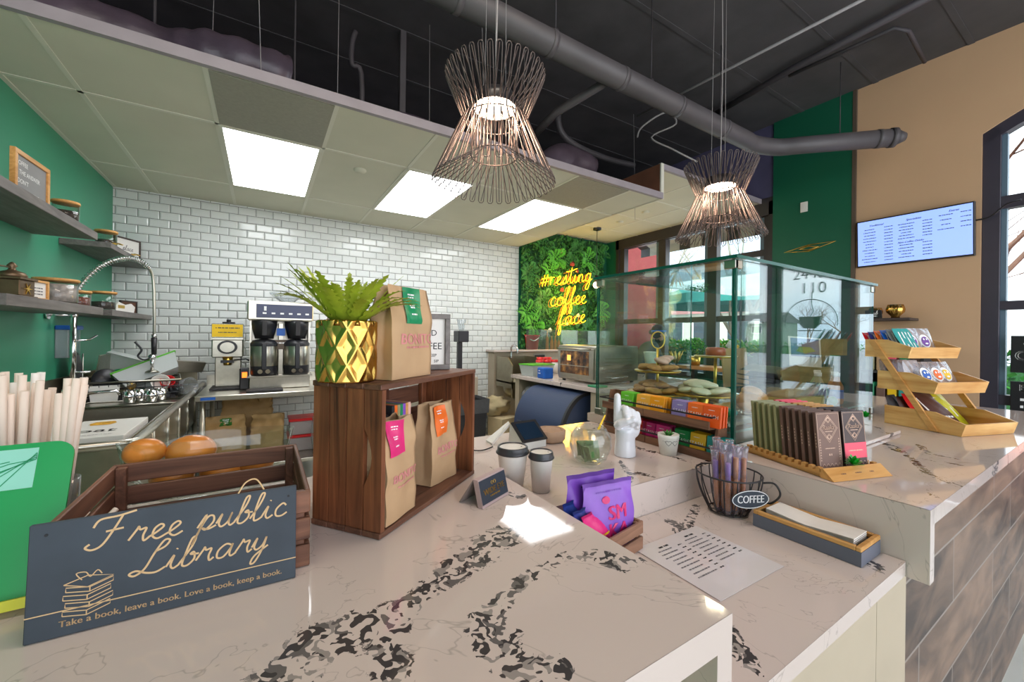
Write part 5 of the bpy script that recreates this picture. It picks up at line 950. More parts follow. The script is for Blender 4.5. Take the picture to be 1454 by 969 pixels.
# straws
t = thing('straw_holder', 'clear cup holding paper-wrapped straws behind the green stand', 'holder', (-.352, .985, CT+.001)); m = MB(); m.lathe([(0, 0), (.05, 0), (.055, .12), (.053, .12), (.048, .003), (0, .003)], M['clearp'], n=24); m.build('cup', t)
for i in range(30):
    a = i*2.4; r = .006+.0062*math.sqrt(i); b = (-.352+r*math.cos(a)*.8, .985+r*math.sin(a)*.8, CT+.006); e = (-.352+r*1.25*math.cos(a), .985+r*1.25*math.sin(a), CT+.262+.016*math.sin(i*1.7))
    m = MB(); m.cyl(b, e, .0052, M['straw'] if i % 4 else M['paper'], n=8, smooth=True); tag(m.build('paper_straw'), 'wrapped straw standing upright in the tight bundle at the left edge', 'straw', 'straws in the upright bundle')
for i in range(9):
    b = Vector((-.292+.004*(i % 3), .955+.006*(i//3), CT+.008)); e = b+Vector((.004+.006*(i % 5), .012, .235+.012*(i % 3)))
    m = MB(); m.cyl(b, e, .0055, M['straw'], n=8); tag(m.build('paper_straw'), 'wrapped straw leaning to the right beside the upright bundle', 'straw', 'straws leaning right')
m = MB(); m.lathe([(0, 0), (.025, 0), (.028, .10), (.027, .10), (.024, .003), (0, .003)], M['clearp'], n=20); tag(m.build('straw_glass', loc=(-.288, .961, CT+.001)), 'small clear glass holding the straws that lean right', 'glass')
# bread bowl
t = thing('glass_bowl', 'wide clear glass bowl of golden rolls behind the low crate', 'bowl', (-.085, 1.025, CT+.001)); t.scale = (1.5, .48, 1.55)
m = MB(); m.lathe([(0, .004), (.05, .004), (.09, .05), (.098, .088), (.096, .088), (.087, .05), (.05, .008), (0, .008)], M['clear'], n=36); m.build('bowl_glass', t)
for (x, y, z, r, lb) in ((-.190, 1.02, 1.182, .033, 'golden roll at the left end of the glass bowl'), (-.120, 1.025, 1.172, .042, 'wide golden roll in the middle of the glass bowl'), (-.150, 1.03, 1.125, .036, 'roll underneath the two golden rolls'), (-.07, 1.03, 1.125, .038, 'roll low in the middle of the glass bowl'), (-.01, 1.03, 1.13, .034, 'roll at the right end of the glass bowl')):
    m = MB(); m.sph((0, 0, 0), (r, r*.8, r*.78), M['bun'], n=20, k=12); tag(m.build('bread_roll', loc=(x, y, z)), lb, 'bread')
# ------------------------------------------------------------------ the big crate shelf
KA = math.atan2(.209, .279); KL, KD, KH = .349, .156, .262
t = thing('wooden_crate_shelf', 'large reddish wooden crate on its side used as a shelf for coffee bags', 'crate', (.173, .69, CT+.001), KA); th = .010
pw = KD/4
for k in range(4):
    for x0, nm in ((0, 'end_plank'), (KL-th, 'end_plank')):
        y0, y1 = k*pw+.0012, (k+1)*pw-.0012; z0, z1 = th, KH-th
        pts = [(y0, z0), (y1, z0), (y1, z1), (y0, z1)]
        if k == 0: pts = [(y0, z0), (y1, z0)]+[(y1-.016*math.sin(math.pi*s_/8), .085+.10*s_/8) for s_ in range(9)]+[(y1, z1), (y0, z1)]
        m = MB(); m.prism([(x0, y, z) for y, z in pts], (th, 0, 0), M['cratew']); m.build(nm, t)
for k in range(4):
    m = MB(); m.box((-.003, k*pw+.0006, KH-th+.0005), (KL+.003, (k+1)*pw-.0006, KH), M['cratex'], .001); m.build('top_plank', t)
    m = MB(); m.box((-.003, k*pw+.0006, 0), (KL+.003, (k+1)*pw-.0006, th-.0005), M['cratex'], .001); m.build('bottom_plank', t)
for k, (a_, b_) in enumerate(((.012, .085), (.095, .165), (.175, .218), (.225, .25))):
    m = MB(); m.box((th, KD-.008, a_), (KL-th, KD-.001, b_), M['cratex'], .001); m.build('back_slat', t)
for x in (.17, KL-th-.02): m = MB(); m.box((x, KD-.02, th), (x+.02, KD-.0085, KH-th), M['cratew'], .001); m.build('upright', t)
KM = Matrix.Translation((.173, .69, CT+.001)) @ Matrix.Rotation(KA, 4, 'Z')
def kp(x, y, z): v = KM @ Vector((x, y, z)); return (v.x, v.y, v.z)
bag('coffee_bag', 'brown coffee bag with magenta label in the left half of the crate', kp(.064, .032, th+.001), KA+.04, .094, .050, .180, 2, M['mag'], lean=.0, labx=(-.8, .2), labrange=(.66, 1.0))
bag('coffee_bag', 'brown coffee bag with orange label in the right half of the crate', kp(.258, .056, th+.001), KA-.06, .100, .05, .178, 5, M['org'], labx=(-.75, .15), labrange=(.62, .98))
bag('coffee_bag', 'brown coffee bag with green label standing on top of the crate beside the fern', kp(.115, .048, KH+.001), KA, .128, .052, .178, 9, M['grn'], labx=(-.35, .45), labrange=(.6, 1.0))
cc = [('black', M['bpm']), ('orange', M['org']), ('yellow green', M['olive']), ('dark green', M['grn']), ('lilac', M['purple']), ('pale orange', M['bam']), ('pink', M['pink'])]
for i, (nm, mt) in enumerate(cc):
    m = MB(); m.box((0, 0, 0), (.0085, .07, .09), mt, .0008); m.box((.001, -.0003, .004), (.0075, .001, .086), mt)
    tag(m.build('card_deck_box', loc=kp(.118+.0092*i, .072, th+.101), rz=KA), nm+' slim box upright on the dark boxes between the two coffee bags', 'box', 'slim boxes inside the crate')
t = thing('dark_book', 'black box lying flat above the magenta-labelled bag', 'book', kp(.025, .075, th+.125), KA); m = MB(); m.box((0, 0, 0), (.088, .065, .05), M['bpm'], .002); m.build('cover', t)
m = MB(); m.box((0, 0, 0), (.088, .065, .12), M['chocd'], .002); tag(m.build('dark_box', loc=kp(.025, .075, th+.002), rz=KA), 'tall dark box behind the magenta-labelled bag', 'box')
for i, (nm, mt) in enumerate((('lower pinkish', M['pink']), ('middle cocoa', M['choc']), ('top dark grey with yellow band', M['chocd']))):
    m = MB(); m.box((0, 0, 0), (.066, .06, .031), mt, .001)
    if i == 1: m.box((-.0004, -.0006, .010), (.0664, 0, .018), M['yel'])
    tag(m.build('stacked_box', loc=kp(.118, .078, th+.002+.0325*i), rz=KA), nm+' box in the flat stack between the coffee bags', 'box', 'flat boxes inside the crate')
# gold planter with fern
t = thing('gold_planter', 'shiny gold diamond-faceted planter with a fern on the left of the crate top', 'planter', (.128, .765, CT+KH+.002)); pr_ = .0515; ph = .108; 
def diam(r, a, z):
    if r < pr_*.98: return r
    u_ = a/(2*math.pi)*9; v_ = z/ph*1.75; p1 = abs(((u_+v_) % 1)-.5)*2; p2 = abs(((u_-v_) % 1)-.5)*2
    return r*(1-.075*min(1, (1-max(p1, p2))*1.9))
m = MB(); m.lathe([(0, .001), (pr_*.9, .001)]+[(pr_, .002+(ph-.004)*k/60) for k in range(61)]+[(pr_*.95, ph), (pr_*.93, ph-.01), (0, ph-.012)], M['gold'], n=252, fx=diam); m.build('pot', t)
m = MB(); m.lathe([(0, ph-.010), (pr_*.92, ph-.010)], beans, n=24); m.build('soil', t)
rs = random.Random(4); m = MB()
def blade(m, base, az, L, rise, droop, w, mt, seg=14, ruf=.25, tw=0):
    P = []; d = Vector((math.cos(az), math.sin(az), 0)); sd = Vector((-math.sin(az), math.cos(az), 0))
    for i in range(seg+1):
        t_ = i/seg; P.append((base+d*(L*t_*(1-.15*t_))+Vector((0, 0, rise*t_-droop*t_*t_)), w*math.sin(math.pi*min(1, .08+t_*.92))**.7*(1+ruf*math.sin(i*2.3+az*7))))
    vs = []
    for p, ww in P: vs += [p-sd*ww+Vector((0, 0, .25*ww)), p, p+sd*ww+Vector((0, 0, .25*ww))]
    fs = []
    for i in range(seg): fs += [(3*i, 3*i+1, 3*i+4, 3*i+3), (3*i+1, 3*i+2, 3*i+5, 3*i+4)]
    m.add(vs, fs, mt, True)
for i in range(46):
    az = i*2.399; o_ = .4+.6*rs.random(); m2 = MB()
    blade(m2, Vector((.016*math.cos(az), .016*math.sin(az), ph-.012)), az, .055+.085*o_, .115+.05*(1-o_), .060*o_+.03*rs.random(), .0062+.003*rs.random(), M['leaf'], seg=26, ruf=.45)
    m2.build('frond', t)
# pink cup tower, candle, framed sign on crate
c = at(480, 500, s=1.03); m = MB(); prof = [(0, 0)]
for k in range(40): z = .43*k/40; r = .052-.030*(k/40)**1.4; prof += [(r, z+.001), (r+.0018, z+.006), (r, z+.0095)]
prof += [(0, .432)]; m.lathe(prof, M['pink'], n=30); tag(m.build('pink_cone_stack', loc=(c.x, c.y, CT+.001)), 'tall tapering stack of pale pink cups behind the gold planter', 'cup stack')
m = MB(); m.lathe([(0, 0), (.024, 0), (.027, .07), (.025, .07), (.022, .004), (0, .004)], M['wp'], n=24); tag(m.build('white_cup', loc=kp(.085, .125, KH+.001)), 'small white cup between the gold planter and the coffee bag', 'cup')
dk = lambda m, f: None
t = frame_sign('framed_sign', 'grey-brown framed white sign with dark lettering on the right end of the crate', 'framed sign', kp(.262, .092, KH+.001), KA-.78, .125, .135, .012, M['greyw'], M['paper'], [('LIFE IS', .0, .108, .011), ('GOOD', .0, .088, .02), ('COFFEE', .004, .056, .023, {}), ('KEEP', .02, .034, .010), ('SIP', .03, .02, .010)], tm='blk', dep=.022)
# name sign, tip bowl and the till
t = thing('tent_sign', 'small dark block sign reading WIDE EYE in gold, in front of the crate', 'sign', (.3765, .708, CT+.001), math.atan2(.04, .084)); L_ = .094; hh = .054
m = MB(); m.prism([(0, 0, 0), (0, .012, 0), (0, .026, hh), (0, .014, hh)], (L_, 0, 0), mat('pinkish_block', (176, 152, 150), .5)); m.build('front_board', t); m = MB(); m.prism([(0, .0245, hh-.001), (0, .0265, hh-.001), (0, .062, 0), (0, .058, 0)], (L_, 0, 0), mat('grey_block', (140, 128, 124), .5)); m.build('back_leg', t)
ny = Vector((0, 14, 54)).normalized(); f = plane(Vector((L_/2, -.0012, 0)), (1, 0, 0), ny); m = MB(); m.add([f(-L_/2+.001, .006), f(L_/2-.001, .006), f(L_/2-.001, .053), f(-L_/2+.001, .053)], [(0, 1, 2, 3)], M['navyb']); m.build('navy_face', t)
m = MB(); f = plane(Vector((L_/2, -.0018, 0)), (1, 0, 0), ny); text(m, 'WIDE EYE', lambda x, y: f(x, .027+y), M['goldm'], .0165, bold=.0005); scribble(m, lambda x, y: f(x, .017+y), M['goldm'], .035, .003)
for x in (-.0045, .0045): m.tube([f(x+.0035*math.cos(a*.7), .041+.0035*math.sin(a*.7)) for a in range(9)], .0006, M['goldm'], 4, closed=True)
m.build('gold_lettering', t)
def coffee_cup(loc, label, sc=1, hs=1):
    t = thing('coffee_cup', label, 'cup', loc); t.scale = (sc, sc, hs); m = MB(); m.lathe([(0, .002), (.027, .002), (.028, 0), (.0375, .084), (.0385, .086)], M['paper'], n=36); m.build('paper_body', t)
    m = MB(); m.lathe([(.040, .084), (.0425, .086), (.0425, .089), (.0395, .091), (.0385, .101), (.0370, .103), (.0345, .1025), (.033, .0995)], M['lidg'], n=36); m.build('lid', t); m = MB(); m.lathe([(.0335, .0998), (0, .0998)], mat('cup_lid_centre', (206, 200, 190), .4), n=36); m.cyl((.02, -.01, .0998), (.02, -.01, .1002), .002, M['blk'], n=8); m.build('lid_centre', t)
    m = MB(); f = lambda x, y: Vector((.0335*math.sin(x/.0335+.9), -.0335*math.cos(x/.0335+.9), .05+y)); scribble(m, f, M['greyp'], .012, .003); m.build('tiny_stamp', t)
coffee_cup((.542, .862, TB+.001), 'larger lidded paper cup nearer the block sign'); coffee_cup((.588, .802, TB+.001), 'smaller lidded paper cup on the glass bowl side', .76, .95)
t = thing('tip_bowl', 'round glass bowl of banknotes beside the white hand', 'bowl', (.845, .902, TB+.001)); m = MB(); pf = [(0, .004), (.028, .002), (.034, .004), (.05, .018), (.0635, .055), (.060, .082), (.047, .105), (.042, .110), (.040, .108), (.046, .101), (.058, .080), (.061, .055), (.048, .02), (.03, .009), (0, .008)]; m.lathe(pf, M['clear'], n=48); m.build('glass_body', t)
bill = mat('banknote_green', (112, 124, 84), .8, var=.3, vs=60); billl = mat('banknote_pale', (190, 188, 160), .8)
for i, (rx, rz_, dx, dy, dz, lb) in enumerate(((1.35, .1, 0, -.012, .010, 'banknote curled at the front of the glass bowl'), (1.2, -.4, .005, .012, .018, 'banknote standing behind the front one in the bowl'), (1.3, 1.3, -.02, .0, .014, 'banknote folded at the left of the bowl'))):
    m = MB(); m.grid(lambda u, v: Vector(((u-.5)*.072, (v-.5)*.044+.024, .004*math.sin(u*5+i))), 10, 4, bill); m.grid(lambda u, v: Vector(((u-.5)*.05, (v-.5)*.022+.018, .004*math.sin(((u-.5)*.05/.062+.5)*5+i)+.0006)), 10, 4, billl if i % 2 else bill)
    m.grid(lambda u, v: Vector(((u-.5)*.016, (v-.5)*.018+.018, .004*math.sin(((u-.5)*.016/.062+.5)*5+i)+.0012)), 4, 4, M['leafd']); tag(m.build('banknote', loc=(.845+dx, .902+dy, TB+dz), rot=(rx, 0, rz_)), lb, 'banknote')
m = MB(); m.prism([(0, 0, 0), (.008, 0, .001), (.012, 0, .05), (.008, 0, .05)], (0, .002, 0), M['yel']); tag(m.build('yellow_tag', loc=(.885, .915, TB+.095), rot=(0, .35, -.3)), 'yellow paper tag poking up between the bowl and the hand', 'tag')
# white hand sculpture: overlapping volumes fused by a voxel remesh
m = MB(); W_ = M['ceram']
m.lathe([(0, 0), (.034, 0), (.0335, .02), (.031, .05), (.033, .08), (.030, .09), (0, .09)], W_, n=28)
m.sph((.004, 0, .112), (.043, .028, .045), W_); m.sph((.012, 0, .085), (.036, .026, .035), W_)
m.tube([(-.024, 0, .115), (-.025, .002, .145), (-.026, .002, .175), (-.0265, .001, .190)], [.0145, .0128, .0118, .0105], W_, 14); m.sph((-.0265, .001, .190), .0105, W_)
for i, x in enumerate((-.004, .014, .031)):
    r = .0125-.0008*i; zt = .150-.008*i; P = [(x, .012, zt-.03), (x, .008, zt), (x, -.018, zt+.002), (x+.0, -.032, zt-.018), (x, -.022, zt-.036)]; m.tube(P, [r, r, r, r*.95, r*.85], W_, 12); [m.sph(q, r*.97, W_, n=12, k=8) for q in P[1:]]
P = [(-.030, -.012, .095), (-.022, -.028, .108), (-.004, -.040, .118), (.012, -.043, .124)]; m.tube(P, [.014, .0125, .0115, .0095], W_, 12); [m.sph(q, .0112, W_, n=12, k=8) for q in P[1:]]
o = m.build('hand_sculpture', loc=(.998, .905, TB+.001), rz=-.55); tag(o, 'white ceramic hand pointing one finger up on the till counter', 'sculpture'); rm = o.modifiers.new('fuse', 'REMESH'); rm.mode = 'VOXEL'; rm.voxel_size = .0022; rm.use_smooth_shade = True; sm = o.modifiers.new('soften', 'SMOOTH'); sm.iterations = 4; sm.factor = .5
t = thing('glasses_planter', 'small white pot with drawn heart glasses holding a dark succulent', 'planter', (1.135, .845, TB+.001)); m = MB(); m.lathe([(0, 0), (.026, 0), (.033, .055), (.034, .066), (.031, .066), (.029, .055), (0, .052)], M['wp'], n=32); m.build('pot', t)
m = MB(); rr_ = lambda z: .0268+z*.115; f = lambda x, y: Vector((rr_(y)*math.sin(x/.032-.55), -rr_(y)*math.cos(x/.032-.55), y))
for s_ in (-1, 1):
    hp = [(s_*.011+.009*math.sin(a)**3, .042+.0075*(math.cos(a)-.35*math.cos(2*a)-.15*math.cos(3*a))) for a in [2*math.pi*k/20 for k in range(21)]]; ribbon(m, hp, .0012, f, M['blk'])
ribbon(m, [(-.003, .044), (.003, .044)], .001, f, M['blk']); ribbon(m, [(-.02, .045), (-.03, .047)], .001, f, M['blk']); m.build('drawn_glasses', t)
for i in range(16): a = i*2.4; m = MB(); blade(m, Vector((0, 0, .055)), a, .016+.001*i, .03-.001*i, .005, .004, M['leafd'], seg=6, ruf=0); m.build('leaf', t)
t = thing('till_terminal', 'white till terminal with a sloped dark screen and a second display behind', 'till', (.735, 1.165, TB+.001), .06)
sw, sd_, sh_ = .100, .085, .075
m = MB(); m.prism([(0, -.055, 0), (0, .03, 0), (0, .022, sh_-.003), (0, .014, sh_-.001), (0, -.055, .022)], (sw, 0, 0), M['wp']); m.build('body', t)
sl = Vector((0, .069, sh_-.023)).normalized(); f = plane(Vector((0, -.0565, .0245)), (1, 0, 0), sl); m = MB(); m.prism([f(-.003, -.001), f(sw+.003, -.001), f(sw+.003, .088), f(-.003, .088)], (0, -.003, .004), M['bp']); m.prism([f(.008, .008)+Vector((0, -.0033, .0043)), f(sw-.008, .008)+Vector((0, -.0033, .0043)), f(sw-.008, .078)+Vector((0, -.0033, .0043)), f(.008, .078)+Vector((0, -.0033, .0043))], (0, -.0003, .0004), M['tabs']); m.build('screen', t)
m = MB(); m.prism([(.001, .024, sh_), (-.055, .05, .008), (-.05, .10, .008), (.02, .06, sh_)], (.004, .002, -.007), M['wp']); m.build('customer_display', t)
m = MB(); m.tube(catmull([(.668, 1.19, TB+.004), (.61, 1.17, TB+.004), (.57, 1.22, TB+.004), (.535, 1.29, TB+.004)], 6), .0022, M['blackw'], 6); tag(m.build('till_cable'), 'black cable running left from the till', 'cable')
t = thing('felt_basket', 'soft beige felt basket of crumpled napkins behind the till', 'basket', (.895, 1.165, TB+.001)); m = MB(); m.lathe([(0, .001), (.045, .001), (.052, .01), (.054, .042), (.049, .044), (.046, .012), (0, .01)], M['felt'], n=30, fx=lambda r, a, z: r*(1+.03*math.sin(a*5))); m.build('felt_body', t); m = MB(); m.sph((0, 0, .026), (.045, .042, .022), M['felt'], n=24, k=14, fx=lambda d: 1+.25*noise.noise(d*4)); m.build('contents', t)
# purple snack crate on the ledge
c0 = at(902, 738, z=1.003); c1 = at(853, 770, z=1.003); an = math.atan2(c0.y-c1.y, c0.x-c1.x)
t = thing('snack_crate', 'small brown slat crate of snack bags tucked behind the near counter edge', 'crate', (.7275-.19*math.cos(.18), .60-.19*math.sin(.18), LG+.001), .18); slat_crate(t, .185, .095, .062, 2, M['lcw'], M['lcw'], .007, .01, .006)
SM = Matrix.Translation(t.location) @ Matrix.Rotation(.18, 4, 'Z')
def pouch(name, label, x, y, w, h, mt, rx, rz_, deco=None, z=.008):
    p = SM @ Vector((x, y, z)); t = thing(name, label, 'snack bag', p, rot=(rx, 0, .18+rz_)); m = MB()
    def sf(sg): return lambda u, v: Vector(((u-.5)*w*(1-.03*math.sin(v*9)), sg*(.009*math.sin(math.pi*u)**.7*math.sin(math.pi*min(1, v*1.12))**.6)+.0015*math.sin(u*17+v*13), v*h))
    m.grid(sf(-1), 16, 18, mt); m.grid(sf(1), 16, 18, mt); m.build('pouch', t); F = lambda x_, y_: sf(-1)((x_+w/2)/w, y_/h)+Vector((0, -.0012, 0))
    if deco: m = MB(); deco(m, F); m.build('pouch_print', t)
    return t
mg = mat('magenta_print', (206, 30, 110), .4)
def dM(m, F):
    text(m, 'SM', lambda x, y: F(x+.018, .082+y), mg, .042, bold=.0015); text(m, 'KA', lambda x, y: F(x+.018, .045+y), mg, .042, bold=.0015)
    m.add([F(-.012+.010*math.cos(a*.4), .112+.008*math.sin(a*.4)) for a in range(16)], [tuple(range(16))], mg); scribble(m, lambda x, y: F(x, .128+y), M['purpled'], .07, .003)
pouch('snack_bag', 'lilac snack bag with magenta letters standing at the front of the small crate', .105, .030, .135, .150, M['purple'], -.10, -.28, dM)
pouch('snack_bag', 'deeper violet snack bag right behind the lilac one', .085, .064, .130, .165, M['purpled'], -.05, -.28, lambda m, F: scribble(m, lambda x, y: F(x, .138+y), M['blk'], .06, .003))
def dP(m, F):
    scribble(m, lambda x, y: F(x, .045+y), M['yel'], .06, .004); m.grid(lambda u, v: F(-.035+.03*u, .02+.02*v), 3, 3, M['white'])
pouch('snack_bag', 'hot pink snack bag leaning in front of the lilac bag', .070, .020, .10, .095, mat('hot_pink_foil', (214, 30, 120), .35, var=.1, bump=.5, bs=14), -.30, .1, dP, .012)
pouch('snack_bag', 'navy snack bag at the left end of the small crate', .045, .045, .08, .105, M['bluef'], -.1, 0); pouch('snack_bag', 'second navy snack bag behind the first at the left end', .040, .072, .08, .115, M['bluef'], -.05, 0)
# laminated menu
t = thing('laminated_menu', 'laminated price sheet lying on the low ledge', 'menu', (.81, .505, LG+.0012), rz=-.02); m = MB(); m.box((-.11, -.10, 0), (.11, .10, .0009), mat('laminated_sheet', (216, 208, 208), .08, var=.02, coat=.5), 0); m.build('sheet', t)
m = MB(); f = plane((0, 0, .0014), (0, -1, 0), (1, 0, 0)); f = lambda x, y: Vector((y, -x, .0014))
f = lambda x, y: Vector((x, y, .0014))
for cx_, y0, n_, w2 in ((-.045, .062, 9, .075), (.05, .066, 8, .075)):
    text(m, 'Espresso' if cx_ < 0 else 'Specialties', lambda x, y: f(cx_+x, y0+.012+y), M['blk'], .010) if 0 else scribble(m, lambda x, y: f(cx_+x, y0+.012+y), M['blk'], .03, .005, 2)
    for i in range(n_): scribble(m, lambda x, y: f(cx_-.008+x, y0-.0125*i+y), M['greyp'], w2*(.6+.3*((i*7) % 3)/3), .0032, i); scribble(m, lambda x, y: f(cx_+.04+x, y0-.0125*i+y), M['blk'], .012, .0032, i+9)
m.build('printed_lines', t)
# napkin tray
t = thing('napkin_tray', 'narrow bamboo and slate tray holding folded white napkins', 'tray', (1.052, .318, LG+.001), -.0); TWx, TWy = .108, .215; m = MB(); bl = mat('slate_blue_tray', (98, 102, 116), .5); m.box((0, 0, 0), (TWx, TWy, .008), bl)
for lo, hi in (((0, 0, .008), (TWx, .008, .030)), ((0, TWy-.008, .008), (TWx, TWy, .030)), ((0, .008, .008), (.008, TWy-.008, .030)), ((TWx-.008, .008, .008), (TWx, TWy-.008, .030))): m.box(lo, hi, bl)
m.build('tray_body', t); m = MB()
for lo, hi in (((0, 0, .030), (TWx, .010, .040)), ((0, TWy-.010, .030), (TWx, TWy, .040)), ((0, .010, .030), (.010, TWy-.010, .040)), ((TWx-.010, .010, .030), (TWx, TWy-.010, .040))): m.box(lo, hi, M['bam'], .0015)
m.build('bamboo_rim', t)
for i in range(9):
    m = MB(); m.grid(lambda u, v: Vector((.016+.072*u, .018+.175*v, .010+.0034*i+.006*abs(v-.5)*(i/4)+.0006*math.sin(v*8))), 3, 16, M['nap']); m.grid(lambda u, v: Vector((.016+.072*u, .018+.175*v, .0128+.0034*i+.006*abs(v-.5)*(i/4)+.0006*math.sin(v*8))), 3, 16, M['nap'])
    m.add([Vector((.016+.072*u, .018, .010+.0034*i+.003*(i/4)+dz)) for u, dz in ((0, 0), (1, 0), (1, .0028), (0, .0028))], [(0, 1, 2, 3)], M['nap'])
    nb = tag(m.build('napkin', loc=(1.052, .318, LG+.002)), 'folded white napkin in the bamboo tray stack', 'napkin', 'napkins in the tray')
# wire cup basket with honey sticks
bx_, by_ = 1.078, .612
t = thing('wire_cup_basket', 'black wire basket shaped like a coffee cup with an oval COFFEE plate', 'basket', (bx_, by_, LG+.001)); rp_ = lambda k: .047+.033*math.sin(k*math.pi/2)
m = MB()
for z, k in ((.004, 0), (.105, 1)): m.tube([(rp_(k)*math.cos(a*.157), rp_(k)*math.sin(a*.157), z) for a in range(40)], .0022, M['blackw'], 6, closed=True)
m.tube([(.03*math.cos(a*.157), .03*math.sin(a*.157), .003) for a in range(40)], .0018, M['blackw'], 6, closed=True); m.build('hoops', t)
for i in range(16): a = i*math.pi/8; m = MB(); m.tube([(rp_(k/8)*math.cos(a), rp_(k/8)*math.sin(a), .004+.101*(k/8)) for k in range(9)], .0017, M['blackw'], 5); m.build('upright_wire', t)
for i in range(4): a = i*math.pi/4; m = MB(); m.tube([(.047*math.cos(a), .047*math.sin(a), .003), (-.047*math.cos(a), -.047*math.sin(a), .003)], .0015, M['blackw'], 5); m.build('base_wire', t)
hd = Vector((.45, -.893, 0)); m = MB(); m.tube(catmull([hd*.079+Vector((0, 0, .092)), hd*.105+Vector((0, 0, .095)), hd*.118+Vector((0, 0, .070)), hd*.100+Vector((0, 0, .045)), hd*.070+Vector((0, 0, .036))], 6), .0026, M['blackw'], 7); m.build('handle', t)
fd = Vector((-.60, -.80, 0)).normalized(); fd = Vector((-.42, -.907, 0)); sx_ = Vector((fd.y*-1, fd.x, 0)); oc = fd*.084+Vector((0, 0, .066))
f = lambda x, y: oc+sx_*x+Vector((0, 0, y)); m = MB(); el = lambda r1, r2, n=36: [(r1*math.cos(2*math.pi*i/n), r2*math.sin(2*math.pi*i/n)) for i in range(n)]
m.prism([f(x, y) for x, y in el(.051, .023)], fd*.002, M['navyb']); m.tube([f(x, y)+fd*.002 for x, y in el(.049, .0215)], .0009, M['white'], 5, closed=True); pl = m.build('oval_plate', t); m = MB(); text(m, 'COFFEE', lambda x, y: f(x*.9, y*1.15)+fd*.0028, M['white'], .0235, bold=.0006); m.build('plate_lettering', pl)
foilc = thin_glass('crinkled_wrapper', (232, 226, 236), 2.2, .2, body=.12)
for i in range(13):
    a = i*2.4; r = .010+.0075*math.sqrt(i); b = Vector((bx_+r*math.cos(a), by_+r*math.sin(a), LG+.008)); e = b+Vector((-.012+.004*math.cos(a), .006*math.sin(a)-.004, .175+.012*math.sin(i*1.9))); nm = ('violet', 'amber', 'violet and amber')[i % 3]
    t = thing('honey_stick', '%s wrapped stick number %s in the wire cup basket' % (nm, i) if 0 else '%s snack stick in a clear wrapper standing in the wire cup basket' % nm, 'snack stick', b, group='snack sticks in the wire basket (%s)' % nm); v = e-b
    m = MB(); m.cyl(v*.05, v*.52, .0062, M['honey'], n=8); m.cyl(v*.52, v*.82, .0064, M['purple'] if i % 3 != 1 else M['honey'], n=8); m.build('stick', t)
    m = MB(); P = [v*(k/10) for k in range(11)]; m.tube(P, [.008+.0012*math.sin(k*2+i) for k in range(9)]+[.009, .011], foilc, 8); m.build('wrapper', t)
# ------------------------------------------------------------------ tea rack
TRX0, TRX1, TRY0, TRY1 = 1.185, 1.252, .716, 1.19
t = thing('tea_rack', 'two-tier walnut tea sachet rack with black rails beside the glass case', 'rack', (TRX0, TRY0, TB+.001)); L = TRY1-TRY0; D = TRX1-TRX0; HU = .098
m = MB(); m.box((D-.008, 0, 0), (D, L, .165), M['teaw'], .001); m.build('back_board', t)
for y in (0, L-.008): m = MB(); m.prism([(0.0, y, 0), (D-.008, y, 0), (D-.008, y, .165), (D-.03, y, .165), (.0, y, .03)], (0, .008, 0), M['teaw']); m.build('side_board', t)
for z, x0 in ((0, 0), (HU, -.012)):
    m = MB(); m.box((x0, .0085, z), (D-.009, L-.0085, z+.006), M['teaw']); m.build('shelf', t)
    for a_, b_ in ((.0085, L*.55-.001), (L*.55+.001, L-.0085)): m = MB(); m.box((x0-.006, a_, z), (x0, b_, z+.026), M['teaw'], .001); m.build('front_board', t)
    m = MB(); m.box((x0-.010, -.002, z+.038), (x0-.006, L+.002, z+.043), M['blackw']); m.box((x0-.010, -.002, z+.038), (D*.6, .000, z+.043), M['blackw']); m.box((x0-.010, L, z+.038), (D*.6, L+.002, z+.043), M['blackw']); m.build('rail', t)
TCOL = {'orange': (240, 110, 30), 'deep orange': (236, 92, 24), 'lavender': (142, 128, 186), 'amber': (240, 160, 24), 'pale amber': (240, 178, 70), 'lime green': (104, 196, 50), 'red': (214, 40, 44), 'magenta': (196, 24, 112), 'pink': (222, 44, 130), 'green': (30, 140, 74), 'yellow': (230, 178, 20), 'teal': (16, 150, 142)}
def sachets(col, y, tier, n=5, lean=.12, side=False):
    mt = mat(col.replace(' ', '_')+'_sachet', TCOL[col], .35, var=.06, vs=20); z = TB+.008+(HU if tier else 0)
    for i in range(n):
        x = TRX0-(.008 if tier else -.004)+.0032+.0085*i; jit = .0012*math.sin(i*3.1+y*50); m = MB()
        t = thing('tea_sachet', '%s tea sachet in the %s row of the walnut rack' % (col, 'upper' if tier else 'lower'), 'tea sachet', (x, y+jit, z), group='%s tea sachets in the walnut rack' % col, rot=(0, lean, 0))
        w_, h_ = .062, .066; m.box((0, -w_/2, 0), (.0042, w_/2, h_), mt, .0012); m.build('packet', t)
        if i == 0:
            m = MB(); f = lambda a, b: Vector((-.0006, -a, b)); text(m, 'STASH', lambda a, b: f(a, h_*.50+b), M['white'], .0155, bold=.0002, sp=1.1); scribble(m, lambda a, b: f(a, h_*.80+b), M['white'], .02, .002); m.build('packet_lettering', t)
ys = lambda u, v=600: at(u, v, x=TRX0-.005).y
for col, u in (('deep orange', 1008), ('orange', 985), ('lavender', 963), ('amber', 931), ('pale amber', 911), ('lime green', 888)): sachets(col, ys(u), 1)
for col, u in (('teal', 1012), ('yellow', 985), ('green', 964), ('pink', 935), ('magenta', 917), ('red', 904)): sachets(col, ys(u), 0)
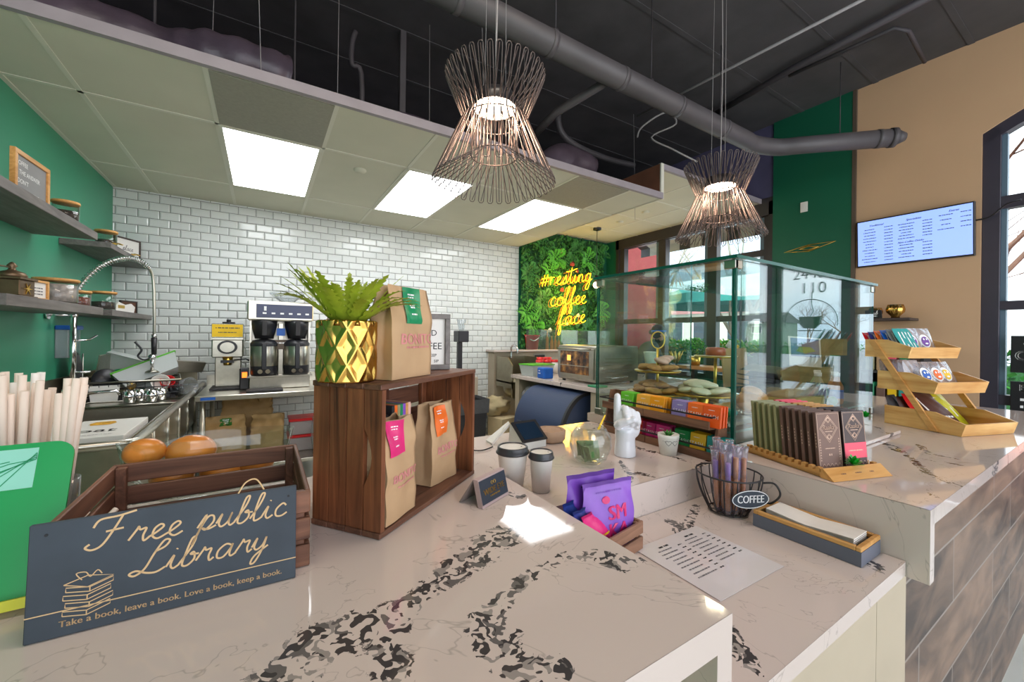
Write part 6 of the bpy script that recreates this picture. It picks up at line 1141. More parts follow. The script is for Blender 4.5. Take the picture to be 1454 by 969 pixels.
# ------------------------------------------------------------------ chocolate stand
CA = math.atan2(-.058, .19); t = thing('chocolate_stand', 'slotted bamboo stand of chocolate bars on the raised counter', 'stand', (1.185, .412, CT+.001), CA); CW, CD = .198, .262
m = MB(); m.box((.004, .034, 0), (CW-.004, CD, .007), M['bam'], .001); m.build('base_board', t)
m = MB(); m.prism([(0, 0, 0), (0, .034, 0), (0, .034, .022), (0, .028, .024)], (CW, 0, 0), M['bamx']); np_ = m.build('nose_plate', t)
m = MB(); f = plane(Vector((CW/2, 0, 0))+Vector((0, -.0006, .0006)), (1, 0, 0), Vector((0, .028, .024)).normalized())
for x, w_ in ((-.05, .016), (0, .02), (.045, .014)): scribble(m, lambda a, b: f(x+a, .018+b), M['lcw'], w_, .003)
m.build('burnt_marks', np_)
for x0 in (.0, CW-.012):
    m = MB(); y = .034
    m.box((x0, .034, .0075), (x0+.012, CD, .014), M['bam'])
    for k in range(12): m.box((x0, .036+.0193*k, .014), (x0+.012, .036+.0193*k+.010, .024), M['bam'])
    m.build('slotted_rail', t)
CM = Matrix.Translation((1.185, .412, CT+.001)) @ Matrix.Rotation(CA, 4, 'Z')
def choc(x, k, mt, nm, lab, deco=None, grp=None):
    p = CM @ Vector((x, .0465+.0193*k, .0135)); t = thing('chocolate_bar', lab, 'chocolate bar', p, rot=(-.10, 0, CA), group=grp); w_, h_ = .079, .145; m = MB()
    m.prism([(-w_/2, 0, 0), (-w_/2, .0078, 0), (-w_/2, .0078, h_), (-w_/2, 0.0, h_)], (w_, 0, 0), mt); m.build('carton', t)
    f = plane((0, -.0006, 0), (1, 0, 0), (0, 0, 1)); g_ = lambda a, b: Vector((-w_/2-.0005, .004+a, b)); m = MB()
    if deco == 'front' or deco == 'pink':
        P = lambda pts: ribbon(m, pts+[pts[0]], .0013, f, M['foilc'])
        P([(0, h_-.008), (.030, h_-.042), (0, h_-.078), (-.030, h_-.042)]); P([(0, h_-.013), (.026, h_-.042), (0, h_-.072), (-.026, h_-.042)]); P([(-.037, .004), (.037, .004), (.037, h_-.004), (-.037, h_-.004)])
        for yy in (h_-.02, h_-.064): P([(-.009, yy), (0, yy+.008), (.009, yy), (0, yy-.008)]); P([(-.006, yy), (0, yy+.005), (.006, yy), (0, yy-.005)])
        text(m, 'Raaka', lambda a, b: f(a+b*.2, h_-.040+b), M['foilc'], .017, bold=.0002); scribble(m, lambda a, b: f(a, h_-.050+b), M['foilc'], .026, .002)
        if deco == 'pink':
            m.add([f(-.0385, .022), f(.0385, .022), f(.0385, .062), f(-.0385, .062)], [(0, 1, 2, 3)], M['coral']); scribble(m, lambda a, b: f(a, .042+b)+Vector((0, -.0003, 0)), M['pink'], .05, .003); 
        else:
            for sx in (-1, 1):
                for j in range(9): P([(sx*.032-.002, .022+.0065*j), (sx*.032, .025+.0065*j), (sx*.032+.002, .022+.0065*j)])
            scribble(m, lambda a, b: f(a, .052+b), M['foilc'], .034, .002); scribble(m, lambda a, b: f(a, .036+b), M['foilc'], .010, .005)
        for j in range(5): ribbon(m, [(q.x, q.y) for q in catmull([(-.03+.013*j, .006, 0), (-.024+.013*j, .014, 0), (-.018+.013*j, .006, 0)], 4)], .001, f, M['foilc'])
    if deco == 'side' or deco == 'front':
        for j in range(5): m.add([g_(-.0012, .055+.008*j), g_(.0012, .055+.008*j), g_(.0012, .060+.008*j), g_(-.0012, .060+.008*j)], [(0, 1, 2, 3)], M['foilc'])
    if m.v: m.build('printed_pattern', t)
choc(.055, 0, M['choc'], '', 'frontmost brown chocolate bar with copper diamond pattern', 'front')
for k in range(1, 6): choc(.055, k, M['choc'], '', 'brown chocolate bar standing in the left row behind the diamond-patterned one', 'side', 'brown chocolate bars in the left row')
for k in range(6, 11): choc(.055, k, M['olive'], '', 'olive chocolate bar standing at the back of the left row', None, 'olive chocolate bars in the left row')
choc(.143, 0, M['chocd'], '', 'frontmost dark chocolate bar with a coral pink band', 'pink')
for k in range(1, 4): choc(.143, k, M['chocd'], '', 'dark chocolate bar behind the coral-banded one', None, 'dark chocolate bars in the right row')
for k in range(4, 8): choc(.143, k, M['bam'], '', 'amber chocolate bar in the middle of the right row', None, 'amber chocolate bars in the right row')
for k in range(8, 11): choc(.143, k, M['coral'], '', 'coral chocolate bar at the back of the right row', None, 'coral chocolate bars in the right row')
def succulent(loc, r, mt, label):
    t = thing('succulent', label, 'plant', loc)
    for i in range(26): a = i*2.4; k = i/26; m = MB(); blade(m, Vector((0, 0, 0)), a, r*(1-.55*k), r*(.25+.9*k), r*.1, r*.17, mt, seg=6, ruf=0); m.build('leaf', t)
p = CM @ Vector((.108, .030, .024)); succulent(p, .027, mat('vivid_green_succulent', (24, 168, 44), .4, var=.2), 'vivid green artificial succulent on the front of the chocolate stand')
p = at(1228, 597, z=CT+.002); succulent((p.x, .66, CT+.014), .030, mat('vivid_green_succulent', (24, 168, 44), .4), 'vivid green succulent behind the chocolate stand on the marble slab')
# ------------------------------------------------------------------ snack rack
SA = math.atan2(-.088, .266); SRL = (2.150, .360, CT+.001); t = thing('snack_rack', 'three-tier honey wood snack rack at the end of the raised counter', 'rack', SRL, SA); RW = .28
SRM = Matrix.Translation(SRL) @ Matrix.Rotation(SA, 4, 'Z')
TIERS = ((0, .257, 0.0), (.080, .285, .143), (.165, .335, .275))
for y0, y1, z in TIERS:
    m = MB(); m.box((.006, y0+.02, z+.001), (RW-.006, y1, z+.006), M['bamh']); m.build('tray_floor', t)
    for x in (0, RW-.008): m = MB(); m.prism([(x, y0+.012, z), (x, y1, z), (x, y1, z+.075), (x, y0+.09, z+.075), (x, y0, z+.045)], (.008, 0, 0), M['bamhy']); m.build('tray_side', t)
    m = MB(); m.prism([(0.0081, y0+.012, z), (0.0081, y0+.020, z), (0.0081, y0+.008, z+.045), (0.0081, y0, z+.045)], (RW-.0162, 0, 0), M['bamh']); m.build('tray_front', t)
    m = MB(); m.box((.0085, y1-.008, z+.006), (RW-.0085, y1, z+.075), M['bamh']); m.build('tray_back', t)
for x in (-.0095, RW+.0005): m = MB(); m.prism([(x, .075, .004), (x, .098, .004), (x, .318, .345), (x, .292, .345)], (.009, 0, 0), M['bam']); m.build('diagonal_brace', t)
def rackbag(name, label, x, y, z, w, h, mt, rx, rz_=0, deco=None, cat='snack', grp=None, thick=.012):
    p = SRM @ Vector((x, y, z)); t = thing(name, label, cat, p, rot=(rx, 0, SA+rz_), group=grp); m = MB()
    for sg in (-1, 1): m.grid(lambda u, v: Vector(((u-.5)*w, sg*thick*(math.sin(math.pi*u)*math.sin(math.pi*min(1, v)))**.6+.001*math.sin(u*15+v*11), v*h)), 12, 12, mt)
    m.build('wrapper' if cat == 'cookie' else 'pouch', t)
    F = lambda a, b: Vector((a, -thick*(max(0, math.sin(math.pi*(a+w/2)/w)*math.sin(math.pi*b/h)))**.6-.0018, b))
    if deco: m = MB(); deco(m, F, w, h); m.build('print', t)
    return t
clr = thin_glass('cookie_wrapper', (236, 234, 238), 2.2, .12, body=.15)
def disc(m, F, cx, cy, rx, ry, mt, n=18): m.add([F(cx+rx*math.cos(2*math.pi*i/n), cy+ry*math.sin(2*math.pi*i/n)) for i in range(n)], [tuple(range(n))], mt)
def face_card(col):
    def d(m, F, w, h):
        G = lambda a, b: F(a, b)+Vector((0, -.001, 0)); disc(m, F, -.012, h*.5, .024, .030, M['white']); disc(m, G, -.012, h*.48, .018, .022, col)
        G2 = lambda a, b: F(a, b)+Vector((0, -.002, 0))
        for sx in (-.019, -.006): disc(m, G2, sx, h*.56, .004, .005, M['white'], 10)
        disc(m, G2, -.012, h*.40, .008, .004, M['white'], 10)
    return d
z2_ = TIERS[2][2]+.008
for i, (nm, mt) in enumerate((('red and white striped', M['red']), ('dark navy', M['bluef']), ('orange', M['org']), ('white and blue', M['blue']), ('grey', M['grey']), ('sky blue', M['teal']))):
    rackbag('snack_packet', nm+' flat snack packet on the top tier of the honey wood rack', .050+.004*i, .300-.022*i, z2_, .095, .110+.004*i, mt, -.50, 0, lambda m, F, w, h: [m.add([F(-w*.4+.018*j, h*.2), F(-w*.4+.018*j+.006, h*.2), F(-w*.4+.018*j+.014, h*.85), F(-w*.4+.018*j+.008, h*.85)], [(0, 1, 2, 3)], M['white']) for j in range(4)], grp=None, thick=.006)
for i, (x, lb) in enumerate(((.150, 'wrapped cookie with a violet round label on the top tier, left one'), (.222, 'wrapped cookie with a violet round label on the top tier, right one'))):
    t = rackbag('wrapped_cookie', lb, x, .235, z2_, .098, .125, clr, -.35, -.05, face_card(mat('violet_label', (110, 44, 150), .4)), 'cookie'); m = MB(); m.sph((.012, .001, .055), (.030, .005, .038), M['cookie']); m.build('cookie', t)
z1_ = TIERS[1][2]+.008
for i in range(6): rackbag('wrapped_cookie', 'thin wrapped cookie in the upright row at the left of the middle tier', .045, .262-.017*i, z1_, .085, .118, clr, -.20, 0, None, 'cookie', 'thin wrapped cookies in the middle tier', .006)
for i, (x, col, lb) in enumerate(((.095, M['blue'], 'wrapped cookie with a blue round label on the middle tier'), (.165, M['org'], 'wrapped cookie with an orange round label on the middle tier'), (.222, M['yel'], 'wrapped cookie with a yellow round label at the right of the middle tier'))):
    t = rackbag('wrapped_cookie', lb, x, .150+.004*i, z1_, .098, .120, clr, -.45, 0, face_card(col), 'cookie'); m = MB(); m.sph((.014, .001, .050), (.030, .005, .036), M['cookie']); m.build('cookie', t)
z0_ = .009
rackbag('snack_bag', 'dark grey snack bag at the back left of the bottom tier', .05, .235, z0_, .08, .11, M['bpm'], -.3, .2, None, 'snack bag'); rackbag('snack_bag', 'brown snack bag behind the brace on the bottom tier', .085, .205, z0_, .08, .11, M['maroon'], -.4, 0, None, 'snack bag')
rackbag('snack_bag', 'bright red snack bag on the bottom tier', .105, .165, z0_, .10, .135, M['red'], -.55, 0, None, 'snack bag')
def brown_d(m, F, w, h):
    G = lambda a, b: F(a, b)+Vector((0, -.0008, 0)); m.add([F(-w*.42, h*.42), F(w*.42, h*.42), F(w*.42, h*.78), F(-w*.42, h*.78)], [(0, 1, 2, 3)], M['paper']); disc(m, G, -w*.28, h*.28, .010, .010, M['lime'], 4); scribble(m, lambda a, b: G(w*.1+a, h*.22+b), M['white'], w*.5, .008)
rackbag('snack_bag', 'large cocoa brown snack bag with pale band leaning on the bottom tier', .140, .115, z0_, .135, .170, M['maroon'], -.75, 0, brown_d, 'snack bag'); rackbag('snack_bag', 'yellow green snack bag behind the large cocoa bag on the bottom tier', .205, .125, z0_, .11, .175, M['lime'], -.72, 0, lambda m, F, w, h: m.add([F(-w*.42, h*.2), F(w*.2, h*.2), F(w*.2, h*.7), F(-w*.42, h*.7)], [(0, 1, 2, 3)], M['paper']), 'snack bag')
# ------------------------------------------------------------------ inside the glass case
CB = CT+.050
m = MB(); m.box((CX0+.02, CY0+.02, CT+.036), (CX1-.02, CY1-.02, CT+.044), M['cglass'], faces={0: M['edgel'], 1: M['edgel'], 2: M['edgel'], 3: M['edgel']})
for x in (CX0+.05, CX1-.07):
    for y in (CY0+.05, CY1-.07): m.box((x, y, CT+.002), (x+.02, y+.02, CT+.036), M['clear'])
tag(m.build('glass_riser'), 'low clear glass riser carrying the pastries inside the case', 'riser')

def cookie_pile(cx, cy, z, n, R, mt, label, name='cookie', r=.036, th=.012, seed=1, grp='', cat='cookie'):
    rr = random.Random(seed)
    for i in range(n):
        k = i % 7; lay = i//7; a = k*2*math.pi/7+lay*.5; q = R*(.85 if lay == 0 else .5); m = MB(); m.sph((0, 0, 0), (r, r, th), mt, n=16, k=8, fx=lambda d: 1+.05*noise.noise(d*4+Vector((i, 0, 0))))
        tag(m.build(name, loc=(cx+q*math.cos(a), cy+q*math.sin(a), z+th+lay*th*1.7), rot=(.15*math.sin(a*3), .15*math.cos(a*2), a)), label, cat, grp)
def gold_plate(t, r, z, nm='gold_plate', foot=True):
    m = MB(); m.lathe([(0, z), (r*.96, z), (r, z+.004), (r*1.0, z+.008), (r*.95, z+.006), (0, z+.005)], M['goldm'], n=40); m.build(nm, t)
c = at(953, 572, z=CB); cx_, cy_ = 1.44, 1.13
t = thing('tiered_stand', 'two-tier gold pastry stand with ring handle inside the glass case', 'cake stand', (cx_, cy_, CB)); gold_plate(t, .125, .058, 'lower_plate'); zt = at(953, 527, y=cy_).z-CB; gold_plate(t, .095, zt, 'upper_plate')
m = MB(); m.cyl((0, 0, .005), (0, 0, zt+.10), .006, M['goldm'], n=12); m.lathe([(0, 0), (.05, 0), (.03, .02), (0, .02)], M['goldm'], n=24); m.build('stem', t); m = MB(); m.tube([(.028*math.cos(a*.26)*.8, -.028*math.cos(a*.26)*.6, zt+.10+.036+.036*math.sin(a*.26)) for a in range(24)], .003, M['goldm'], 6, closed=True); m.build('ring_handle', t)
cookie_pile(cx_, cy_, CB+.066, 12, .085, M['cookie'], 'golden cookie on the lower plate of the gold tiered stand', seed=2, grp='cookies on the lower gold plate'); cookie_pile(cx_, cy_, CB+zt+.008, 7, .062, M['cookie'], 'flat brown cookie on the upper plate of the gold stand', r=.034, grp='cookies on the upper gold plate')
for i in range(3): m = MB(); m.sph((0, 0, 0), (.034, .03, .014), M['pink'], n=16, k=8); tag(m.build('pink_pastry', loc=(cx_+.012+.03*i, cy_-.01+.012*i, CB+zt+.046+.004*i), rot=(.2, .2, i)), 'pink glazed pastry on top of the upper gold plate', 'pastry', 'pink pastries on the upper plate')
c = at(1003, 580, z=CB); t = thing('cake_stand', 'round gold footed cake stand of pale cookies inside the glass case', 'cake stand', (1.52, .97, CB)); gz = at(1003, 560, y=.97).z-CB; gold_plate(t, .125, gz, 'plate'); m = MB(); m.lathe([(.05, 0), (.045, .01), (.02, .03), (.03, gz)], M['goldm'], n=30); m.build('foot', t)
cookie_pile(1.52, .97, CB+gz+.008, 12, .075, M['icing'], 'pale iced cookie on the gold footed stand', 'iced_cookie', .040, .013, grp='pale iced cookies')
m = MB(); m.box((-.09, -.12, 0), (.09, .12, .018), M['steel'], .004); tag(m.build('pastry_tray', loc=(1.40, .87, CB), rz=.05), 'silver tray of foil-wrapped sweets inside the case by the tea rack', 'tray')
for i in range(14): m = MB(); m.sph((0, 0, 0), (.018, .014, .012), [M['teal'], M['steel'], M['grn']][i % 3], n=10, k=6, fx=lambda d: 1+.25*noise.noise(d*5+Vector((i, 0, 0)))); tag(m.build('foil_sweet', loc=(1.33+.035*(i % 5), .80+.05*(i//5), CB+.031), rot=(0, 0, i)), 'foil-wrapped sweet on the silver tray in the glass case', 'sweet', 'foil sweets on the silver tray')
for i, (u, v, r, lb) in enumerate(((1080, 568, .055, 'glossy bagel leaning on the others inside the glass case'), (1098, 560, .042, 'small round roll behind the bagels'), (1112, 578, .058, 'glossy bagel lying flat at the right of the pile'))):
    p = at(u, v+8, z=CB+.05); m = MB(); m.sph((0, 0, 0), (r*1.15, r*.95, r*.55), M['bagel'], n=24, k=14, fx=lambda d: 1-.35*max(0, abs(d.z)-.8)*4*(1 if i != 1 else 0)); tag(m.build('bagel', loc=(1.66+.085*i, .86+.035*i, CB+r*.55+.012+(.04 if i == 1 else 0)), rot=(.15, -.35 if i == 0 else 0, .4)), lb, 'bagel')
t = thing('gold_tray', 'oval gilt tray under the bagels in the glass case', 'tray', (1.745, .90, CB)); m = MB(); m.lathe([(0, 0), (.12, 0), (.13, .006), (.12, .004), (0, .003)], M['goldm'], n=36, fx=lambda r, a, z: r*(1+.25*abs(math.cos(a)))); m.build('plate', t)
tz_ = .11; t = thing('reflection_pedestal', 'gold pedestal plate standing for a reflection, with a small cake, at the back of the case', 'cake stand', (1.95, 1.18, CB)); gold_plate(t, .10, .20, 'plate'); m = MB(); m.cyl((0, 0, 0), (0, 0, .2), .008, M['goldm'], n=12); m.lathe([(.05, 0), (.04, .01), (0, .02)], M['goldm'], n=24); m.build('stem', t)  # solid pedestal added in place of a reflection of the tiered stand
m = MB(); m.lathe([(0, 0), (.045, 0), (.047, .03), (.04, .04), (0, .042)], mat('rust_glaze', (170, 84, 60), .3), n=30); tag(m.build('small_cake', loc=(1.95, 1.18, CB+.210)), 'rust coloured small cake on the back pedestal', 'cake')
m = MB()
for k in range(4): pass
t = thing('sandwich_box', 'long clear box of wrapped sandwich squares inside the glass case', 'box', (2.02, .86, CB), -.05); m = MB(); m.box((-.15, -.06, 0), (.15, .06, .045), mat('olive_tray_card', (158, 150, 96), .6), .003); m.build('tray', t); m = MB(); m.box((-.15, -.06, .046), (.15, .06, .09), M['clearp'], .003); m.build('clear_cover', t)
for i in range(4): m = MB(); m.box((-.03, -.045, 0), (.03, .045, .036), mat('pale_sandwich', (206, 176, 134), .8), .008); tag(m.build('sandwich', loc=(1.915+.068*i, .865-.004*i, CB+.048), rz=-.05), 'pale square sandwich in the clear box', 'sandwich', 'sandwiches in the clear box')
m = MB(); m.sph((0, 0, 0), .02, M['grn'], n=14, k=8); tag(m.build('green_apple', loc=(2.20, .775, CB+.02)), 'small green ball beside the sandwich box', 'fruit')
for i, (x, y, cl, lb) in enumerate(((2.28, .79, M['honey'], 'orange juice bottle nearer the corner of the case'), (2.35, .82, M['honey'], 'orange juice bottle behind the first in the case'), (2.22, .84, M['clearp'], 'clear bottle with violet label in the case'), (2.37, .90, M['grn'], 'green juice bottle at the back of the case'))):
    t = thing('juice_bottle', lb, 'bottle', (x, y, CB)); m = MB(); m.lathe([(0, 0), (.026, 0), (.028, .01), (.028, .08), (.014, .11), (.013, .125)], cl, n=20); m.build('bottle_body', t); m = MB(); m.cyl((0, 0, .125), (0, 0, .142), .015, M['white'], n=14); m.build('cap', t)
    m = MB(); m.lathe([(.0285, .025), (.0285, .065)], [M['blue'], M['teal'], mat('violet_label', (110, 44, 150), .4), M['coral']][i], n=20); m.build('bottle_label', t)
t = thing('paper_bag_stack', 'folded olive paper bags stacked at the back right of the glass case', 'bags', (2.15, 1.03, CB), .1)
for k in range(5): m = MB(); m.grid(lambda u, v: Vector(((u-.5)*(.34-.03*k), (v-.5)*.20, .02+.030*k+.012*math.sin(u*5+k)+.012*v)), 12, 8, M['denim']); m.grid(lambda u, v: Vector(((u-.5)*(.34-.03*k), -.10, .004+.030*k*(v+.3)+.012*math.sin(u*5+k)*v)), 12, 3, M['denim']); m.build('folded_bag', t)
t = thing('picture_card', 'card with a blue and green landscape picture standing on the olive bags', 'card', (2.32, .93, CB+.16), rot=(-.15, .06, -.5)); m = MB(); m.box((-.085, 0, 0), (.085, .003, .15), M['paper']); m.build('card', t); m = MB(); m.box((-.075, -.0012, .05), (.075, 0, .142), mat('picture_blue', (52, 92, 150), .4, var=.4, vs=14)); m.prism([(-.05, -.0024, .075), (0, -.0024, .066), (.055, -.0024, .08), (.03, -.0024, .10), (-.03, -.0024, .098)], (0, .001, 0), mat('picture_green', (110, 140, 50), .5, var=.3, vs=30)); m.build('landscape', t)
m = MB(); m.box((-.11, -.004, 0), (.11, .004, .22), M['kraftd'], 0); tag(m.build('rack_reflection_panel', loc=(2.33, 1.28, CB+.02), rot=(-.1, 0, -.1)), 'brown panel standing for a glass reflection behind the picture card', 'card')  # brown panel added in place of the snack rack's reflection in the glass
# ------------------------------------------------------------------ plant wall and neon words
PX0, PX1, PZ0, PZ1 = 3.26, 4.94, 1.21, 3.0
t = thing('plant_wall', 'artificial green plant wall of moss, ferns and leaves behind the neon words', 'plant wall', (PX0, YB-.002, PZ0)); PW, PH = PX1-PX0, PZ1-PZ0
m = MB(); m.grid(lambda u, v: Vector((PW*u, -.03-.03*noise.noise(Vector((u*12, v*12, 0))), PH*v)), 60, 60, M['moss']); m.build('moss_backing', t)
rs = random.Random(12)
def leafcloud(n, mt, L, w, spread, seedname):
    m = MB()
    for i in range(n):
        x, z = rs.random()*PW, rs.random()*PH; a = rs.uniform(0, 6.28); l = L*rs.uniform(.6, 1.3); d = Vector((math.cos(a), -rs.uniform(.3, 1.0)*spread, math.sin(a))).normalized(); s_ = d.cross(Vector((0, 1, 0))).normalized()*w*rs.uniform(.7, 1.2); b = Vector((x, -.035, z)); e = b+d*l
        m.add([b, b+d*l*.45+s_, e, b+d*l*.45-s_, b+d*l*.5+Vector((0, -.008, 0))], [(0, 1, 4), (1, 2, 4), (2, 3, 4), (3, 0, 4)], mt)
    return tag(m.build(seedname, t), kind='stuff')
leafcloud(5200, M['moss'], .035, .010, .8, 'tiny_leaves'); leafcloud(1500, M['leafd'], .075, .020, .9, 'dark_leaves')
for cxz, n, nm in (((.06, .62), 8, 0), ((.22, .40), 8, 0), ((.36, .78), 8, 1), ((.58, .86), 7, 0), ((.75, .80), 7, 1), ((.30, .66), 6, 1), ((.86, .62), 8, 0), ((.93, .35), 10, 1), ((.12, .20), 7, 1), ((.05, .30), 6, 1), ((.45, .15), 6, 0), ((.78, .18), 8, 0), ((.90, .88), 7, 0), ((.62, .30), 5, 0), ((.2, .88), 5, 0)):
    b0 = Vector((cxz[0]*PW, -.05, cxz[1]*PH)); mb = MB(); mt = M['leafb'] if nm else M['leafd']
    for i in range(n):
        a = i*6.28/n+rs.random(); Lf = rs.uniform(.16, .27)
        for k in range(9):
            tt = (k+1)/9; c_ = b0+Vector((math.cos(a)*Lf*tt, -.10*math.sin(tt*2.2), math.sin(a)*Lf*tt+.06*tt-.08*tt*tt))
            for sg in (-1, 1):
                d = Vector((math.cos(a+sg*1.0), -.15, math.sin(a+sg*1.0))); ll = .075*math.sin(math.pi*min(1, tt*.85+.12)); s2 = Vector((-d.z, 0, d.x))*.010
                mb.add([c_, c_+d*ll*.5+s2, c_+d*ll, c_+d*ll*.5-s2], [(0, 1, 2, 3)], mt)
    mb.build('fern', t)
for (x, z, mt, r) in ((.42, .86, M['flowr'], .05), (.56, .76, M['flowr'], .06), (.44, .52, M['flowr'], .05), (.30, .16, M['floww'], .05), (.64, .30, M['floww'], .045), (.50, .22, M['floww'], .04), (.70, .34, M['floww'], .03), (.62, .70, M['flowr'], .04)):
    mb = MB()
    for i in range(14): a = i*2.4; mb.sph((x*PW+r*.6*math.cos(a)*(i/14), -.09-.02*(1-i/14), z*PH+r*.6*math.sin(a)*(i/14)), (r*.35, r*.2, r*.35), mt, n=8, k=5)
    mb.build('flower', t)
t = thing('neon_sign', 'yellow neon words #resting coffee face on the plant wall', 'neon sign', (PX0, YB-.22, 0))
def neon_word(wd, u0, v0, u1, v1, xh):
    a = at(u0, v0, y=YB-.22); b = at(u1, v1, y=YB-.22); q, W_ = cursive(wd, .12, 5); ex = (b-a)/W_; m = MB(); m2 = MB()
    for st in q:
        P = [Vector((a.x-PX0+ex.x*x, -.0, a.z+ex.z*x+y*xh)) for x, y in st]; m.tube(P, .0042, M['neon'], 6); m2.tube([p+Vector((-.012, .05, -.016)) for p in P], .0036, M['neonb'], 5)
    w_ = m.build('neon_word', t, label='word '+wd.replace('q', 'r')); m2.build('tube_back', w_)
neon_word('#qesting', 766, 407, 840, 399, .125); neon_word('coffee', 780, 435, 832, 431, .13); neon_word('face', 792, 463, 831, 458, .13)
for (u, v) in ((800, 405), (815, 430), (812, 458)):
    l = bpy.data.lights.new('neon_glow', 'POINT'); l.energy = 5; l.color = (1, .68, .12); l.shadow_soft_size = .15; lo = bpy.data.objects.new('neon_glow', l); COL.objects.link(lo); p = at(u, v, y=YB-.34); lo.location = p
# ------------------------------------------------------------------ window bar and what stands on it
t = thing('window_bar', 'oiled wood bar running under the windows', 'bar', (0, 0, 0)); m = MB(); m.box((4.70, 2.45, 1.00), (5.04, 3.38, 1.045), M['barw'], .004); m.build('bar_top', t)
for y in (2.6, 3.3): m = MB(); m.box((4.96, y, 0), (5.04, y+.05, .999), M['frame']); m.build('bracket', t)
p = at(987, 518, x=4.83); t = thing('potted_plant', 'bushy green plant in a gold pot on the window bar', 'potted plant', (4.83, p.y, 1.046)); m = MB(); m.lathe([(0, 0), (.055, 0), (.07, .12), (.066, .12), (0, .11)], M['goldm'], n=28); m.build('gold_pot', t); m = MB()
for i in range(500):
    a = rs.uniform(0, 6.28); e = rs.uniform(-.4, 1.5); r = .15*rs.random()**.4; c_ = Vector((math.cos(a)*math.cos(e)*r, math.sin(a)*math.cos(e)*r, .22+math.sin(e)*r*.9)); d = Vector((rs.uniform(-1, 1), rs.uniform(-1, 1), rs.uniform(-.3, 1))).normalized()*.035; s_ = d.cross(Vector((0, 0, 1)))*.35
    m.add([c_, c_+d*.5+s_, c_+d, c_+d*.5-s_], [(0, 1, 2, 3)], M['leafd'] if i % 3 else M['leafb'])
tag(m.build('foliage', t), kind='stuff')
p = at(960, 505, x=4.83); m = MB()
for i in range(9): a = i*.7; m.tube([(0, 0, 0), (.05*math.cos(a), .05*math.sin(a), .08), (.09*math.cos(a), .09*math.sin(a), .17)], [.02, .012, .004], M['goldm'], 6)
tag(m.build('gold_urchin_vase', loc=(4.83, p.y, 1.05)), 'dark gold spiky ornament beside the potted plant on the window bar', 'ornament')
# ------------------------------------------------------------------ person behind the case
def person():
    B = at(914, 487, s=5.55); base = (B.x, B.y, 0)
    t = thing('person', 'person with dark bun, blue band and charcoal top bending over the back of the shop', 'person', base, R_(60)); k = 1.0
    J = [(0, 0, .90), (0, .02, 1.10), (.0, -.06, 1.26), (0, -.13, 1.33), (0, -.20, 1.37), (-.18, -.08, 1.27), (-.26, -.16, 1.05), (-.22, -.36, 1.0), (.18, -.08, 1.27), (.27, -.14, 1.06), (.20, -.34, 1.02), (-.10, 0, .86), (-.12, -.02, .48), (-.12, .04, .08), (.10, 0, .86), (.12, -.02, .48), (.12, .04, .08), (-.12, -.12, .05), (.12, -.12, .05), (-.20, -.44, 1.0), (.18, -.42, 1.02)]
    Ed = [(0, 1), (1, 2), (2, 3), (3, 4), (2, 5), (5, 6), (6, 7), (2, 8), (8, 9), (9, 10), (0, 11), (11, 12), (12, 13), (0, 14), (14, 15), (15, 16), (13, 17), (16, 18), (7, 19), (10, 20)]
    Rd = [.15, .15, .15, .06, .055, .075, .052, .036, .075, .052, .036, .105, .075, .05, .105, .075, .05, .04, .04, .034, .034]
    me = bpy.data.meshes.new('body'); me.from_pydata(J, Ed, []); o = bpy.data.objects.new('body', me); COL.objects.link(o); o.parent = t; me.materials.append(M['cloth'])
    sk = o.modifiers.new('skin', 'SKIN'); me.skin_vertices.new() if not me.skin_vertices else None
    for i, r in enumerate(Rd): me.skin_vertices[0].data[i].radius = (r, r*.8); me.skin_vertices[0].data[i].use_root = (i == 0)
    sb = o.modifiers.new('sub', 'SUBSURF'); sb.levels = 2; sb.render_levels = 2; sk.use_smooth_shade = True
    h = Vector((0, -.22, 1.46)); rt = Euler((-.35, 0, 0))
    m = MB(); m.sph(h, (.074, .092, .112), M['skin'], n=24, k=16, rot=rt, fx=lambda d: 1-.12*max(0, -d.z)*(1 if d.y < 0 else 1)); m.sph(h+Vector((0, -.088, -.02)), (.012, .018, .02), M['skin'], n=10, k=6); m.sph(h+Vector((0, -.078, -.055)), (.022, .008, .007), M['coral'], n=10, k=6)
    for s_ in (-1, 1): m.sph(h+Vector((s_*.075, .005, -.015)), (.01, .018, .026), M['skin'], n=10, k=6); m.sph(h+Vector((s_*.028, -.080, .01)), (.010, .007, .006), M['blk'], n=8, k=5)
    m.build('head', t)
    m = MB(); m.sph(h+Vector((0, .018, .025)), (.085, .098, .108), M['hair'], n=24, k=14, rot=rt); m.sph(h+Vector((0, .115, .02)), (.035, .035, .035), M['hair'], n=14, k=8); m.build('hair', t)
    m = MB(); m.tube([h+Vector((.088*math.cos(a*.35), .02+.103*math.sin(a*.35)*.95, .035)) for a in range(18)], .013, M['mask'], 6, closed=True); m.build('headband', t)
    for s_, hb in ((-1, Vector((-.20, -.44, 1.0))), (1, Vector((.18, -.42, 1.02)))):
        m = MB(); m.sph(hb+Vector((0, -.03, 0)), (.036, .045, .016), M['skin'], n=14, k=8)
        for q in range(4): m.tube([hb+Vector((-.027+.018*q, -.06, .0)), hb+Vector((-.03+.02*q, -.09+.004*abs(q-1), -.006)), hb+Vector((-.03+.02*q, -.108+.006*abs(q-1), -.02))], [.0085, .008, .0065], M['skin'], 8)
        m.tube([hb+Vector((-s_*.03, -.02, 0)), hb+Vector((-s_*.052, -.045, -.006)), hb+Vector((-s_*.056, -.066, -.014))], [.010, .009, .007], M['skin'], 8); m.build('hand', t)
person()
